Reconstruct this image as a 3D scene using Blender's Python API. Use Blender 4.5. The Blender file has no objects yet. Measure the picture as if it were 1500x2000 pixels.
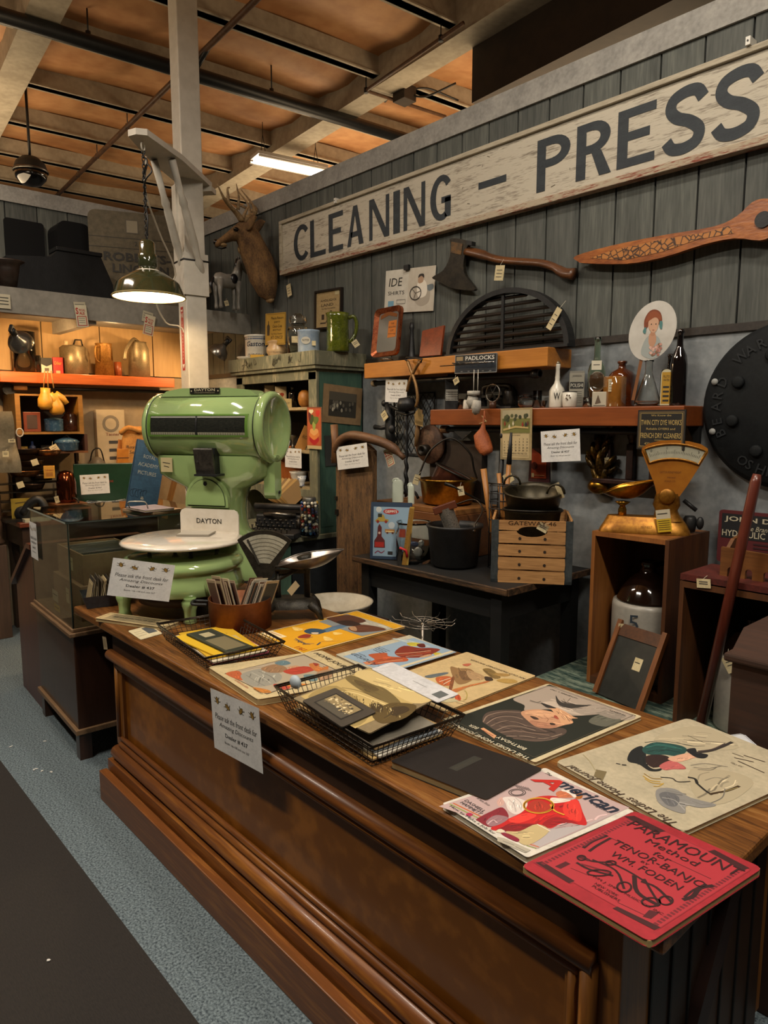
import bpy,bmesh,math,random
from mathutils import Vector,Matrix
random.seed(7)
PI=math.pi
SC=bpy.context.scene
COL=SC.collection
# ---------------------------------------------------------------- camera
F=1375.0;CH=1.42
TH=math.atan(178/F);YAW=math.atan2(1250,math.hypot(178,F))
HD=Vector((-math.cos(YAW),math.sin(YAW),0));FW=HD*math.cos(TH)+Vector((0,0,-math.sin(TH)))
RT=Vector((math.sin(YAW),math.cos(YAW),0));UP=RT.cross(FW);CP=Vector((0,0,CH))
cd=bpy.data.cameras.new('camera');cam=bpy.data.objects.new('camera',cd);COL.objects.link(cam)
cd.sensor_fit='HORIZONTAL';cd.sensor_width=36;cd.lens=36*F/1500;cd.clip_start=0.05
R3=Matrix((RT,UP,-FW)).transposed();cam.matrix_world=Matrix.Translation(CP)@R3.to_4x4()
SC.camera=cam
SC.view_settings.view_transform='Standard';SC.view_settings.look='None';SC.view_settings.gamma=1
SC.view_settings.use_curve_mapping=False;SC.view_settings.exposure=0.0
# ---------------------------------------------------------------- world and the lamps of the hall
W=bpy.data.worlds.new('world');SC.world=W;W.use_nodes=True
W.node_tree.nodes['Background'].inputs[0].default_value=(1.0,0.8,0.62,1);W.node_tree.nodes['Background'].inputs[1].default_value=0.035
def area(loc,target,sx,sy,power,color):
 l=bpy.data.lights.new('tube_light','AREA');l.shape='RECTANGLE';l.size=sx;l.size_y=sy;l.energy=power;l.color=color
 o=bpy.data.objects.new('tube_light',l);COL.objects.link(o);o.location=loc
 o.rotation_euler=(Vector(target)-Vector(loc)).to_track_quat('-Z','Y').to_euler();return o
def bulb(loc,power,color,r=0.03,spot=None,target=None,blend=0.4):
 l=bpy.data.lights.new('bulb','SPOT' if spot else 'POINT');l.energy=power;l.color=color;l.shadow_soft_size=r
 o=bpy.data.objects.new('bulb',l);COL.objects.link(o);o.location=loc
 if spot:
  l.spot_size=spot;l.spot_blend=blend
  o.rotation_euler=(Vector(target)-Vector(loc)).to_track_quat('-Z','Y').to_euler()
 return o
HALL=[((0.35,0.75,3.70),74,(1.0,0.90,0.76)),((-4.3,0.35,3.72),26,(1.0,0.84,0.66)),((-2.3,-0.6,3.70),78,(1.0,0.89,0.74)),((-1.35,1.55,3.75),26,(1.0,0.91,0.78)),]  # second lamp is added, out of view, to brighten trunk, post and deer
for loc,p,c in HALL:
 area(loc,(loc[0],loc[1],0),1.2,0.16,p,c)
# added area lights without fixtures, brightening the ceiling sheets from below
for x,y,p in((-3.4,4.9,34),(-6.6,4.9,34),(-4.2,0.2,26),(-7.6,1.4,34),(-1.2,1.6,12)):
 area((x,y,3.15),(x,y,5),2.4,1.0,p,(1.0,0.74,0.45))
# ---------------------------------------------------------------- pixel -> world on real surfaces
def ray(x,y):return FW*F+RT*(x-750)+UP*(1000-y)
def onz(x,y,z):d=ray(x,y);return CP+d*((z-CH)/d.z)
def ony(x,y,Y):d=ray(x,y);return CP+d*(Y/d.y)
def onx(x,y,X):d=ray(x,y);return CP+d*(X/d.x)
def atd(x,y,dep):return CP+ray(x,y)*(dep/F)
def dep(P):return(Vector(P)-CP).dot(FW)
def mpp(P):return dep(P)/F
def sY(px,Y,z):
 py=822.0
 for _ in range(6):
  a=ony(px,py,Y).z;b=ony(px,py+1,Y).z;py+=(z-a)/(b-a)
 return ony(px,py,Y)
def sX(px,X,z):
 py=822.0
 for _ in range(6):
  a=onx(px,py,X).z;b=onx(px,py+1,X).z;py+=(z-a)/(b-a)
 return onx(px,py,X)
def viewyaw(P):
 return math.atan2(P[1],P[0])-PI/2
# ---------------------------------------------------------------- materials
def lin(c):return c/12.92 if c<=0.04045 else((c+0.055)/1.055)**2.4
def hx(s,a=1):s=s.lstrip('#');return tuple(lin(int(s[i:i+2],16)/255)for i in(0,2,4))+(a,)
MAT={}
def mat(name,c1,c2=None,rough=0.55,metal=0.0,kind='noise',scale=6.0,stretch=(1,1,1),bump=0.0,emit=0,glass=False,coat=0,c3=None,lo=0.35,hi=0.65,detail=4,fine=.4,spec=0.5):
 if name in MAT:return MAT[name]
 m=bpy.data.materials.new(name);m.use_nodes=True;nt=m.node_tree;b=nt.nodes['Principled BSDF']
 N=nt.nodes.new;Lk=nt.links.new
 b.inputs['Roughness'].default_value=rough;b.inputs['Metallic'].default_value=metal
 b.inputs['Specular IOR Level'].default_value=spec
 if coat:b.inputs['Coat Weight'].default_value=coat;b.inputs['Coat Roughness'].default_value=0.08
 if c2 is None:b.inputs['Base Color'].default_value=hx(c1)
 else:
  tc=N('ShaderNodeTexCoord');mp=N('ShaderNodeMapping');mp.inputs['Scale'].default_value=stretch
  Lk(tc.outputs['Object'],mp.inputs[0])
  no=N('ShaderNodeTexNoise');no.inputs['Scale'].default_value=scale;no.inputs['Detail'].default_value=detail;no.inputs['Roughness'].default_value=0.6
  Lk(mp.outputs[0],no.inputs['Vector']);fac=no.outputs['Fac']
  if kind=='noise':
   n2=N('ShaderNodeTexNoise');n2.inputs['Scale'].default_value=scale*7;n2.inputs['Detail'].default_value=3;Lk(mp.outputs[0],n2.inputs['Vector'])
   ma=N('ShaderNodeMix');ma.inputs[0].default_value=fine;Lk(no.outputs['Fac'],ma.inputs[2]);Lk(n2.outputs['Fac'],ma.inputs[3]);fac=ma.outputs[0];lo+=.03;hi-=.03
  if kind=='wave':
   wv=N('ShaderNodeTexWave');wv.inputs['Scale'].default_value=scale*0.5;wv.inputs['Distortion'].default_value=6;wv.inputs['Detail'].default_value=3
   Lk(mp.outputs[0],wv.inputs['Vector']);fac=wv.outputs['Fac']
  if kind=='voronoi':
   vo=N('ShaderNodeTexVoronoi');vo.inputs['Scale'].default_value=scale;vo.feature='DISTANCE_TO_EDGE'
   Lk(mp.outputs[0],vo.inputs['Vector']);fac=vo.outputs['Distance']
  cr=N('ShaderNodeValToRGB');cr.color_ramp.elements[0].position=lo;cr.color_ramp.elements[1].position=hi
  cr.color_ramp.elements[0].color=hx(c1);cr.color_ramp.elements[1].color=hx(c2)
  if c3:e=cr.color_ramp.elements.new((lo+hi)/2);e.color=hx(c3)
  Lk(fac,cr.inputs[0]);Lk(cr.outputs[0],b.inputs['Base Color'])
  if bump:
   bp=N('ShaderNodeBump');bp.inputs['Strength'].default_value=bump;bp.inputs['Distance'].default_value=0.004
   Lk(fac,bp.inputs['Height']);Lk(bp.outputs[0],b.inputs['Normal'])
 if emit:
  b.inputs['Emission Color'].default_value=hx(c1);b.inputs['Emission Strength'].default_value=emit
 if glass:
  b.inputs['Transmission Weight'].default_value=1;b.inputs['IOR'].default_value=1.2 if glass=='thin' else 1.45;b.inputs['Roughness'].default_value=rough
 MAT[name]=m;return m
def wood(name,a,b,axis=0,scale=7,rough=0.5,bump=0.15,coat=0,c3=None,k=9,lo=.3,hi=.7):
 st=[k,k,k];st[axis]=0.7
 return mat(name,a,b,rough=rough,scale=scale,stretch=tuple(s/3 for s in st),bump=bump,coat=coat,c3=c3,detail=6,lo=lo,hi=hi)
def ink(name,c,rough=0.6):return mat(name,c,rough=rough)
def C(h,rough=0.6):return mat('ink_'+h,'#'+h,rough=rough)
# ---------------------------------------------------------------- mesh builder
_TX={}
def textgeo(s,shear=0,bold=0):
 k=(s,shear,bold)
 if k in _TX:return _TX[k]
 cu=bpy.data.curves.new('lettering','FONT');cu.body=s;cu.size=1;cu.shear=shear;cu.resolution_u=2;cu.offset=bold
 o=bpy.data.objects.new('lettering',cu);COL.objects.link(o)
 dg=bpy.context.evaluated_depsgraph_get();dg.update();me=bpy.data.meshes.new_from_object(o.evaluated_get(dg))
 V=[tuple(v.co)for v in me.vertices];Fc=[tuple(p.vertices)for p in me.polygons]
 bpy.data.objects.remove(o);bpy.data.curves.remove(cu);bpy.data.meshes.remove(me)
 if V:
  x0=min(v[0]for v in V);x1=max(v[0]for v in V);y0=min(v[1]for v in V);y1=max(v[1]for v in V)
 else:x0=x1=y0=y1=0
 _TX[k]=(V,Fc,x0,x1,y0,y1);return _TX[k]
def smooth_closed(p,n=5):
 out=[];L=len(p)
 for i in range(L):
  a,b,c,d=(Vector(p[(i+j-1)%L])for j in range(4))
  for k in range(n):
   t=k/n
   out.append(0.5*((2*b)+(c-a)*t+(2*a-5*b+4*c-d)*t*t+(3*b-a-3*c+d)*t**3))
 return[tuple(v)for v in out]
def smooth_open(p,n=5):
 p=[Vector(q)for q in p];q=[p[0]*2-p[1]]+p+[p[-1]*2-p[-2]];out=[]
 for i in range(1,len(q)-2):
  a,b,c,d=q[i-1:i+3]
  for k in range(n):
   t=k/n
   out.append(0.5*((2*b)+(c-a)*t+(2*a-5*b+4*c-d)*t*t+(3*b-a-3*c+d)*t**3))
 out.append(p[-1]);return out
class B:
 def __init__(s):s.bm=bmesh.new();s.ms=[];s.T=Matrix()
 def mi(s,m):
  if m not in s.ms:s.ms.append(m)
  return s.ms.index(m)
 def add(s,V,Fs,m,smooth=False,T=None):
  M=s.T@T if T is not None else s.T
  vs=[s.bm.verts.new(M@Vector(v))for v in V];fs=[]
  i=s.mi(m)
  for f in Fs:
   try:q=s.bm.faces.new([vs[k]for k in f])
   except ValueError:continue
   q.material_index=i;q.smooth=smooth;fs.append(q)
  return vs,fs
 def box(s,x0,y0,z0,x1,y1,z1,m,T=None,bev=0):
  V=[(x,y,z)for x in(x0,x1)for y in(y0,y1)for z in(z0,z1)]
  vs,fs=s.add(V,[(0,1,3,2),(4,6,7,5),(0,4,5,1),(2,3,7,6),(0,2,6,4),(1,5,7,3)],m,T=T)
  if bev:
   es=list({e for f in fs for e in f.edges})
   r=bmesh.ops.bevel(s.bm,geom=es,offset=bev,segments=2,affect='EDGES',profile=0.5)
   i=s.mi(m)
   for f in r['faces']:f.material_index=i
  return s
 def cb(s,cx,cy,cz,sx,sy,sz,m,T=None,bev=0):return s.box(cx-sx/2,cy-sy/2,cz-sz/2,cx+sx/2,cy+sy/2,cz+sz/2,m,T,bev)
 def tube(s,pts,r,m,seg=8,closed=False,T=None,flat=None,cap=True):
  P=[Vector(p)for p in pts];n=len(P)
  R=r if isinstance(r,(list,tuple))else[r]*n
  tg=[]
  for i in range(n):
   a=P[(i-1)%n]if closed or i>0 else P[i];b=P[(i+1)%n]if closed or i<n-1 else P[i]
   d=(b-a);tg.append(d.normalized()if d.length>1e-9 else Vector((0,0,1)))
  u=tg[0].orthogonal().normalized();V=[]
  for i in range(n):
   if i:u=(tg[i-1].rotation_difference(tg[i]))@u
   u=(u-tg[i]*u.dot(tg[i])).normalized();w=tg[i].cross(u)
   for k in range(seg):
    a=2*PI*k/seg;V.append(P[i]+(u*math.cos(a)+w*math.sin(a)*(flat or 1))*R[i])
  Fs=[];nn=n if closed else n-1
  for i in range(nn):
   for k in range(seg):
    j=(i+1)%n;l=(k+1)%seg
    Fs.append((i*seg+k,i*seg+l,j*seg+l,j*seg+k))
  if not closed and cap:Fs.append(tuple(range(seg))[::-1]);Fs.append(tuple((n-1)*seg+k for k in range(seg)))
  s.add(V,Fs,m,smooth=True,T=T);return s
 def lathe(s,prof,m,seg=28,T=None,c=(0,0,0),arc=2*PI,sx=1,sy=1,a0=0,cap=True):
  V=[];full=abs(arc-2*PI)<1e-6;ns=seg if full else seg+1
  for(r,z)in prof:
   for k in range(ns):
    a=a0+arc*k/seg;V.append((c[0]+r*math.cos(a)*sx,c[1]+r*math.sin(a)*sy,c[2]+z))
  ml=m if isinstance(m,(list,tuple))else[m]*(len(prof)-1)
  M=s.T@T if T is not None else s.T
  vs=[s.bm.verts.new(M@Vector(v))for v in V]
  for i in range(len(prof)-1):
   idx=s.mi(ml[i])
   for k in range(seg):
    l=(k+1)%ns
    q=[vs[i*ns+k],vs[i*ns+l],vs[(i+1)*ns+l],vs[(i+1)*ns+k]]
    f=s.bm.faces.new(q);f.material_index=idx;f.smooth=True
  if full and cap:
   for i,fl in((0,True),(len(prof)-1,False)):
    if prof[i][0]>1e-5:
     q=[vs[i*ns+k]for k in range(ns)]
     f=s.bm.faces.new(q[::-1]if fl else q);f.material_index=s.mi(ml[0 if fl else-1])
  return s
 def ell(s,c,r,m,seg=16,T=None):
  p=[(math.sin(PI*i/10),-math.cos(PI*i/10))for i in range(11)];p[0]=(0.0001,-1);p[-1]=(0.0001,1)
  M=Matrix.Translation(c)@Matrix.Diagonal((r[0],r[1],r[2],1))
  return s.lathe(p,m,seg,T=(T@M if T is not None else M))
 def prism(s,poly,t,m,T=None,z0=0,side=None):
  n=len(poly);V=[(p[0],p[1],z0)for p in poly]+[(p[0],p[1],z0+t)for p in poly]
  s.add(V,[tuple(range(n))[::-1],tuple(range(n,2*n))],m,T=T)
  s.add(V,[(i,(i+1)%n,n+(i+1)%n,n+i)for i in range(n)],side or m,T=T);return s
 def flat(s,poly,m,z=0,T=None,sm=0):
  if sm:poly=smooth_closed(poly,sm)
  s.add([(p[0],p[1],z)for p in poly],[tuple(range(len(poly)))],m,T=T);return s
 def rect(s,x0,y0,x1,y1,m,z=0,T=None):return s.flat([(x0,y0),(x1,y0),(x1,y1),(x0,y1)],m,z,T)
 def line(s,pts,w,m,z=0,T=None,sm=0):
  if sm:pts=smooth_open([(p[0],p[1])for p in pts],sm)
  P=[Vector((p[0],p[1]))for p in pts];L=[];Rr=[]
  for i,p in enumerate(P):
   d=(P[min(i+1,len(P)-1)]-P[max(i-1,0)]);d.normalize();nrm=Vector((-d.y,d.x))*w/2
   L.append(p+nrm);Rr.append(p-nrm)
  V=[(q.x,q.y,z)for q in L]+[(q.x,q.y,z)for q in Rr];n=len(P)
  s.add(V,[(i,n+i,n+i+1,i+1)for i in range(n-1)],m,T=T);return s
 def frame(s,x0,y0,x1,y1,w,m,z=0,T=None):
  for a in((x0,y0,x1,y0+w),(x0,y1-w,x1,y1),(x0,y0+w,x0+w,y1-w),(x1-w,y0+w,x1,y1-w)):s.rect(*a,m,z,T)
  return s
 def disc(s,cx,cy,r,m,z=0,T=None,ry=None,n=20):
  return s.flat([(cx+r*math.cos(2*PI*k/n),cy+(ry or r)*math.sin(2*PI*k/n))for k in range(n)],m,z,T)
 def text(s,t,x,y,w,h,m,z=0,T=None,shear=0,bold=0.0,align='c'):
  """lettering fitted to width w and height h (either may be None), x,y = centre (or left) of the baseline box"""
  V,Fs,x0,x1,y0,y1=textgeo(t,shear,bold)
  if not V:return s
  ky=h/(y1-y0)if h else None;kx=w/(x1-x0)if w else None
  if kx is None:kx=ky
  if ky is None:ky=kx
  ox=x-(kx*(x1-x0)/2 if align=='c' else 0)
  s.add([(ox+(v[0]-x0)*kx,y+(v[1]-y0)*ky,z)for v in V],Fs,m,T=T);return s
 def loft(s,rings,m,T=None,cap=True,smooth=True,closed=True):
  n=len(rings[0]);V=[p for r in rings for p in r];Fs=[]
  for i in range(len(rings)-1):
   for k in range(n if closed else n-1):
    l=(k+1)%n;Fs.append((i*n+k,i*n+l,(i+1)*n+l,(i+1)*n+k))
  s.add(V,Fs,m,smooth=smooth,T=T)
  if cap and closed:s.add(V,[tuple(range(n))[::-1],tuple((len(rings)-1)*n+k for k in range(n))],m,T=T)
  return s
 def surf(s,fn,nu,nv,m,T=None,smooth=True):
  V=[fn(i/nu,j/nv)for i in range(nu+1)for j in range(nv+1)]
  s.add(V,[(i*(nv+1)+j,(i+1)*(nv+1)+j,(i+1)*(nv+1)+j+1,i*(nv+1)+j+1)for i in range(nu)for j in range(nv)],m,smooth=smooth,T=T);return s
 def mesh(s,name,fix=True):
  if fix:
   pass
  me=bpy.data.meshes.new(name);s.bm.normal_update();s.bm.to_mesh(me);s.bm.free()
  for m in s.ms:me.materials.append(m)
  return me
def thing(name,label,cat,loc=(0,0,0),rz=0,group=None,M=None):
 o=bpy.data.objects.new(name,None);COL.objects.link(o);o.empty_display_size=0.05
 if M is not None:o.matrix_world=M
 else:o.location=loc;o.rotation_euler=(0,0,rz)
 o['label']=label;o['category']=cat
 if group:o['group']=group
 return o
def part(name,b,parent,label=None,loc=None,rot=None,kind=None):
 o=bpy.data.objects.new(name,b if isinstance(b,bpy.types.Mesh)else b.mesh(name));COL.objects.link(o);o.parent=parent
 if label:o['label']=label
 if kind:o['kind']=kind
 if loc:o.location=loc
 if rot:o.rotation_euler=rot
 return o
def solo(name,b,label,cat,loc=(0,0,0),rz=0,group=None,M=None,kind=None,rot=None):
 o=bpy.data.objects.new(name,b if isinstance(b,bpy.types.Mesh)else b.mesh(name));COL.objects.link(o)
 if M is not None:o.matrix_world=M
 else:o.location=loc;o.rotation_euler=rot or(0,0,rz)
 o['label']=label;o['category']=cat
 if group:o['group']=group
 if kind:o['kind']=kind
 return o
def struct(name,b,parent=None,loc=(0,0,0)):
 o=bpy.data.objects.new(name,b.mesh(name));COL.objects.link(o);o.location=loc
 if parent:o.parent=parent
 else:o['kind']='structure'
 return o
def Mx(o,x,y):
 x=Vector(x).normalized();z=x.cross(Vector(y)).normalized();y=z.cross(x)
 return Matrix.Translation(o)@Matrix((x,y,z)).transposed().to_4x4()
def quad(BL,BR,TL):
 BL,BR,TL=Vector(BL),Vector(BR),Vector(TL);M=Mx(BL,BR-BL,TL-BL)
 L=M.inverted()@TL;return M,(BR-BL).length,L.y
def wallM(x,z,Y,roll=0):return Matrix.Translation((x,Y,z))@Matrix(((1,0,0),(0,0,-1),(0,1,0))).to_4x4()@Matrix.Rotation(roll,4,'Z')
def wallB(y,z,X,roll=0):return Matrix.Translation((X,y,z))@Matrix(((0,0,1),(1,0,0),(0,1,0))).to_4x4()@Matrix.Rotation(roll,4,'Z')
def Tr(x,y,z):return Matrix.Translation((x,y,z))
def Rx(a):return Matrix.Rotation(a,4,'X')
def Ry(a):return Matrix.Rotation(a,4,'Y')
def Rz(a):return Matrix.Rotation(a,4,'Z')
def Sc(x,y,z):return Matrix.Diagonal((x,y,z,1))
def rr(w,h,r,n=5,x0=0,y0=0):
 out=[]
 for cx,cy,a in((w-r,r,-PI/2),(w-r,h-r,0),(r,h-r,PI/2),(r,r,PI)):
  for k in range(n):t=a+PI/2*k/(n-1);out.append((x0+cx+r*math.cos(t),y0+cy+r*math.sin(t)))
 return out
# common materials
PAPER=mat('notice_paper','#dcdcda','#c9c9c8',scale=4,rough=0.8)
TAGM=mat('tag_card','#cdbf98','#b3a47c',scale=30,rough=0.8)
INK=C('1d1c1a');GREYINK=C('44423e')
BLK=mat('black_iron','#0d0e0f','#1c1d1e',scale=25,rough=0.5,bump=0.2)
IRON=mat('dark_iron','#15130f','#2a241c',scale=30,rough=0.45,metal=0.4,bump=0.2)
WIRE=mat('wire_steel','#4a4239','#2b2620',scale=40,rough=0.35,metal=0.8)
CHROME=mat('bright_steel','#b9b6b0',rough=0.2,metal=1)
STEEL=mat('dull_steel','#8b8780','#5e5a54',scale=15,rough=0.35,metal=1)
BRASS=mat('brass','#b98a34','#8b6420',scale=10,rough=0.28,metal=1)
COPPER=mat('copper','#8b4a2b','#a86a48',scale=7,rough=0.3,metal=1)
GLASS=mat('clear_glass','#f8fbf9',rough=0.03,glass=True)
WHITE=mat('white_glaze','#d8d4c8','#c8c3b4',scale=6,rough=0.25)
# ================================================================ the room
YW=2.80;XB=-5.30
gw=wood('grey_board_stain','#3c3f3b','#666861',axis=2,scale=6,rough=0.75,bump=0.1,c3='#50534e')
gw2=wood('grey_board_dark','#353936','#5a5c57',axis=2,scale=6,rough=0.75,bump=0.1)
plaster=mat('grey_paint_plaster','#6a7074','#868b8d',scale=5,rough=0.7,bump=0.5,detail=8)
trimg=mat('grey_trim_paint','#7d7b76','#9a9790',scale=9,rough=0.7,bump=0.2,detail=6)
carpet=mat('carpet_blue_grey','#26323b','#7d8c92',scale=150,rough=0.95,bump=0.6,detail=2)
rugm=mat('carpet_dark_brown','#1d1a18','#2c2723',scale=60,stretch=(1,6,1),rough=0.95,bump=0.5)
b=B();b.box(-9,-3,-0.1,3,0.68,0,rugm);b.box(-9,0.68,-0.1,3,9,0,carpet)
struct('floor',b)
random.seed(31)
for k_,(px,py)in enumerate(((95,1876),(70,1502),(82,1506),(100,1508),(88,1448),(22,1458),(66,1504))):
 q=onz(px,py,.002);b=B();b.prism([(random.uniform(.004,.012)*math.cos(a),random.uniform(.003,.006)*math.sin(a))for a in(0,1.2,2.4,3.6,4.9)],.002,C('c8c8c4'));solo('paper_scrap',b,'tiny white scrap of paper lying on the floor before the counter and display case','scrap',q,rz=k_,group='white scraps on the floor')
bx=[725.8,765.4,806.6,851,899,953,1007,1067,1127]
XS=[ony(p,560,YW).x for p in bx]
pitch=(XS[-1]-XS[0])/(len(XS)-1)
b=B();x=XS[0]-pitch*16;k=0
while x<0.4:
 x1=x+pitch;m=(gw,gw2)[(k*7//3)%2]
 b.box(x+.004,YW,1.75,x1-.004,YW+.02,2.90,m);k+=1;x=x1
b.box(XB-.02,YW+.012,0,0.6,YW+.06,2.9,C('15171a'))
b.box(XB,YW-.004,0,0.6,YW+.012,1.752,plaster)
struct('wall_back',b)
b=B();b.box(XB,YW-.014,1.752,0.6,YW+.0,1.782,mat('dark_moulding','#241f1b','#37302a',scale=12,rough=0.5))
struct('trim_1',b)
b=B();b.box(XB-.3,YW-.012,2.852,0.6,YW+.1,2.955,trimg)
struct('trim_2',b)
# left booth wall
b=B();y=0.2;k=0
while y<YW:
 b.box(XB-.02,y+.004,1.75,XB,min(y+.2,YW)-.004,2.9,(gw2,gw)[k%2]);y+=.2;k+=1
b.box(XB-.06,0.2,0,XB-.012,YW,2.9,C('15171a'))
b.box(XB-.02,0.2,0,XB+.004,YW,1.752,mat('booth_plywood','#8a7a62','#9a8a70',scale=4,rough=0.7))
struct('wall_left',b)
b=B();b.box(XB-.1,0.2,2.86,XB+.012,YW-.012,2.96,trimg);struct('trim_3',b)
# header beam with storage deck behind it
pw=mat('white_painted_timber','#8d8b85','#a4a199',scale=6,rough=0.6,bump=0.1)
b=B();b.box(-4.59,0.55,2.04,-4.55,YW-.002,2.185,mat('header_grey_paint','#77736a','#8b877d',scale=5,rough=0.65,bump=.1));b.box(XB,0.55,2.10,-4.59,YW-.02,2.125,pw)
b.box(XB,.55,2.02,-4.59,.6,2.10,pw);b.box(XB,1.65,2.02,-4.59,1.70,2.10,pw)
struct('trim_4',b)
# plywood back panelling of the lit shelf
b=B();pl=wood('light_plywood','#a8875a','#bd9d6c',axis=2,scale=4,rough=0.6,k=5)
for i in range(5):b.box(XB+.004,.78+i*.4,1.76,XB+.016,1.172+i*.4,2.10,pl)
struct('trim_5',b)
# ---------------- ceiling (the hall is turned five degrees from the booth)
A5=math.radians(5.15);UM=Matrix.Rotation(-A5,4,'Z')
def UV(u,v,z=0):return Vector((-math.cos(A5)*u+math.sin(A5)*v,math.sin(A5)*u+math.cos(A5)*v,z))
sheet=mat('ceiling_sheeting','#aa7448','#c69464',scale=1.2,rough=0.6,detail=5,bump=0.25)
joist=mat('ceiling_joist_paint','#9a8f7c','#b5aa96',scale=3,rough=0.7)
def ub(b,u0,v0,z0,u1,v1,z1,m):b.box(-u1,v0,z0,-u0,v1,z1,m,T=UM)
b=B()
def sag(i,j):
 u=-2+18*i;v=-4+16*j
 return UM@Vector((-u,v,4.33+.03*math.cos((u-3.98)*2*PI/.93)+.02*math.sin(v*3.1+u)))
b.surf(sag,110,50,sheet)
struct('ceiling',b)
tn=6
for k in range(-1,11):
 b=B();u=3.98+.925*k;z=4.2
 ub(b,u,-4,z,u+.11,12,z+.012,joist);ub(b,u+.02,-4,z,u+.09,12,z+.16,joist)
 struct('trim_%d'%tn,b);tn+=1
for v in(1.25,3.75,6.3):
 b=B();ub(b,-2,v-.11,4.13,14,v+.11,4.36,joist);struct('trim_%d'%tn,b);tn+=1
# dark bulkhead box above the back wall on the right
b=B();dk=mat('dark_bulkhead','#2a211a','#3a2d22',scale=2,rough=0.7)
ub(b,0.4,3.85,3.75,4.05,6.2,4.46,dk)
struct('trim_%d'%tn,b);tn+=1
# sprinkler main, branch pipes
def pipe(name,label,pts,r,m,drops=()):
 t=thing(name,label,'pipe',pts[0]);o=Vector(pts[0])
 b=B();b.tube([Vector(p)-o for p in pts],r,m,12);part('pipe_run',b,t)
 for(p,q,rad)in drops:
  b=B();b.tube([Vector(p)-o,Vector(q)-o],rad,BLK,6);b.lathe([(.018,-.02),(.018,.02)],BLK,10,T=Tr(*(Vector(p)-o)));part('hanger',b,t)
 return t
blackpipe=mat('black_pipe_paint','#101214','#1b1e20',scale=5,rough=0.4)
brownpipe=mat('brown_pipe','#4a3426','#6a4c36',scale=8,rough=0.5)
u0=5.55
pipe('sprinkler_main','thick black sprinkler main running under the ceiling joists',[UV(u0,-2,4.08),UV(u0,6.5,4.08)],.052,blackpipe,[(UV(u0,.72,4.13),UV(u0,.72,4.3),.012),(UV(u0,3.0,4.13),UV(u0,3.0,4.4),.006),(UV(u0,1.55,4.13),UV(u0,1.55,4.3),.006)])
vp=UV(0,0).x
def brz(px,py,z):p=onz(px,py,z);return p
p1,p2=onz(497,3,4.16),onz(93,400,4.16)
pipe('sprinkler_branch_pipe','thin rusty brown branch pipe crossing diagonally behind the white post',[p1+(p1-p2)*.3,p1+(p2-p1)*1.25],.022,brownpipe,[(p1.lerp(p2,f),p1.lerp(p2,f)+Vector((0,0,.22)),.005)for f in(.45,.62,.75,.9)])
jn=onz(405,95,4.16)
pipe('sprinkler_riser_pipe','short dark riser joining the brown branch pipe to the black main',[jn,UV(5.55,jn.y*math.cos(A5)+jn.x*math.sin(A5),4.10)],.022,blackpipe)
q1,q2=onz(905,45,4.10),onz(715,177,4.10);q3=onz(870,228,4.10)
pipe('sprinkler_elbow_pipe','thin brown pipe that bends at an elbow below the joists, right of the tube light',[q1,q2,q3],.014,brownpipe,[(q1.lerp(q2,.2),q1.lerp(q2,.2)+Vector((0,0,.18)),.004),(q2,q2+Vector((0,0,.15)),.006)])
q1,q2=onz(1225,45,4.1),onz(1330,-12,4.1)
pipe('sprinkler_end_pipe','brown pipe with a dark end cap at the top right corner',[q1,q2+(q2-q1)],.022,brownpipe,[(q1,q1+Vector((0,0,.2)),.005)])
# junction box with cables
jb=onz(790,185,4.12);b=B();b.cb(0,0,0,.14,.14,.12,dk,bev=.004)
jt=thing('junction_box','dark junction box with looping cables under the main ceiling beam','electrical box',jb);part('box',b,jt)
for i,(dx,dy,L)in enumerate(((-.30,.05,.3),(.35,.25,.35),(.15,.5,.4))):
 b=B();b.tube(smooth_open([(0,0,.02),(dx*.4,dy*.4,.09-.12*(i%2)),(dx,dy,.05)],6),.008,BLK,6);part('cable',b,jt)
# tube lights
tube_w=mat('fluorescent_tube_glow','#fff0dc',emit=9);fixw=mat('fixture_white_enamel','#cfcac0',rough=0.5)
def shoplight(name,label,p,q,wires=True,glow=True,up=.45,grp='fluorescent shop lights'):
 p,q=Vector(p),Vector(q);L=(q-p).length;M=Mx(p,q-p,Vector((0,0,1)).cross(q-p));t=thing(name,label,'ceiling light',M=M,group=None)
 b=B();b.prism([(0,-.105),(0,.105),(L,.105),(L,-.105)],.03,fixw,z0=.03);b.prism([(0,-.13),(0,-.105),(L,-.105),(L,-.13)],.02,fixw,z0=.0);b.prism([(0,.105),(0,.13),(L,.13),(L,.105)],.02,fixw,z0=.0);part('housing',b,t)
 for y in(-.055,.055):
  b=B();b.tube([(.02,y,.008),(L-.02,y,.008)],.024,tube_w,10);part('tube_lamp',b,t)
 if wires:
  for x in(L*.12,L*.88):
   b=B();b.tube([(x,-.06,.06),(x,0,.25),(x,0,up)],.0035,BLK,5);b.tube([(x,.06,.06),(x,0,.25)],.0035,BLK,5);part('hanging_wire',b,t)
 return t
lp,lq=onz(497,312,3.95),onz(632,340,3.95)
shoplight('tube_light','glowing fluorescent tube light hanging by thin wires above the sign\'s left end',lp,lq)
m_=(lp+lq)/2
area((m_.x,m_.y,m_.z-.03),(m_.x,m_.y,0),1.0,0.15,38,(1.0,.86,.68))
for i,(loc,p,c)in enumerate(HALL):
 l=Vector(loc);shoplight('tube_light',('fluorescent tube light above the aisle at the counter end','added fluorescent tube light above the aisle beside the white post','fluorescent tube light above the aisle in front of the display case','fluorescent tube light straight above the counter')[i],l+Vector((-.62,0,.03)),l+Vector((.62,0,.03)))
lp,lq=onz(1272,4,3.9),onz(1330,-22,3.9)
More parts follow.
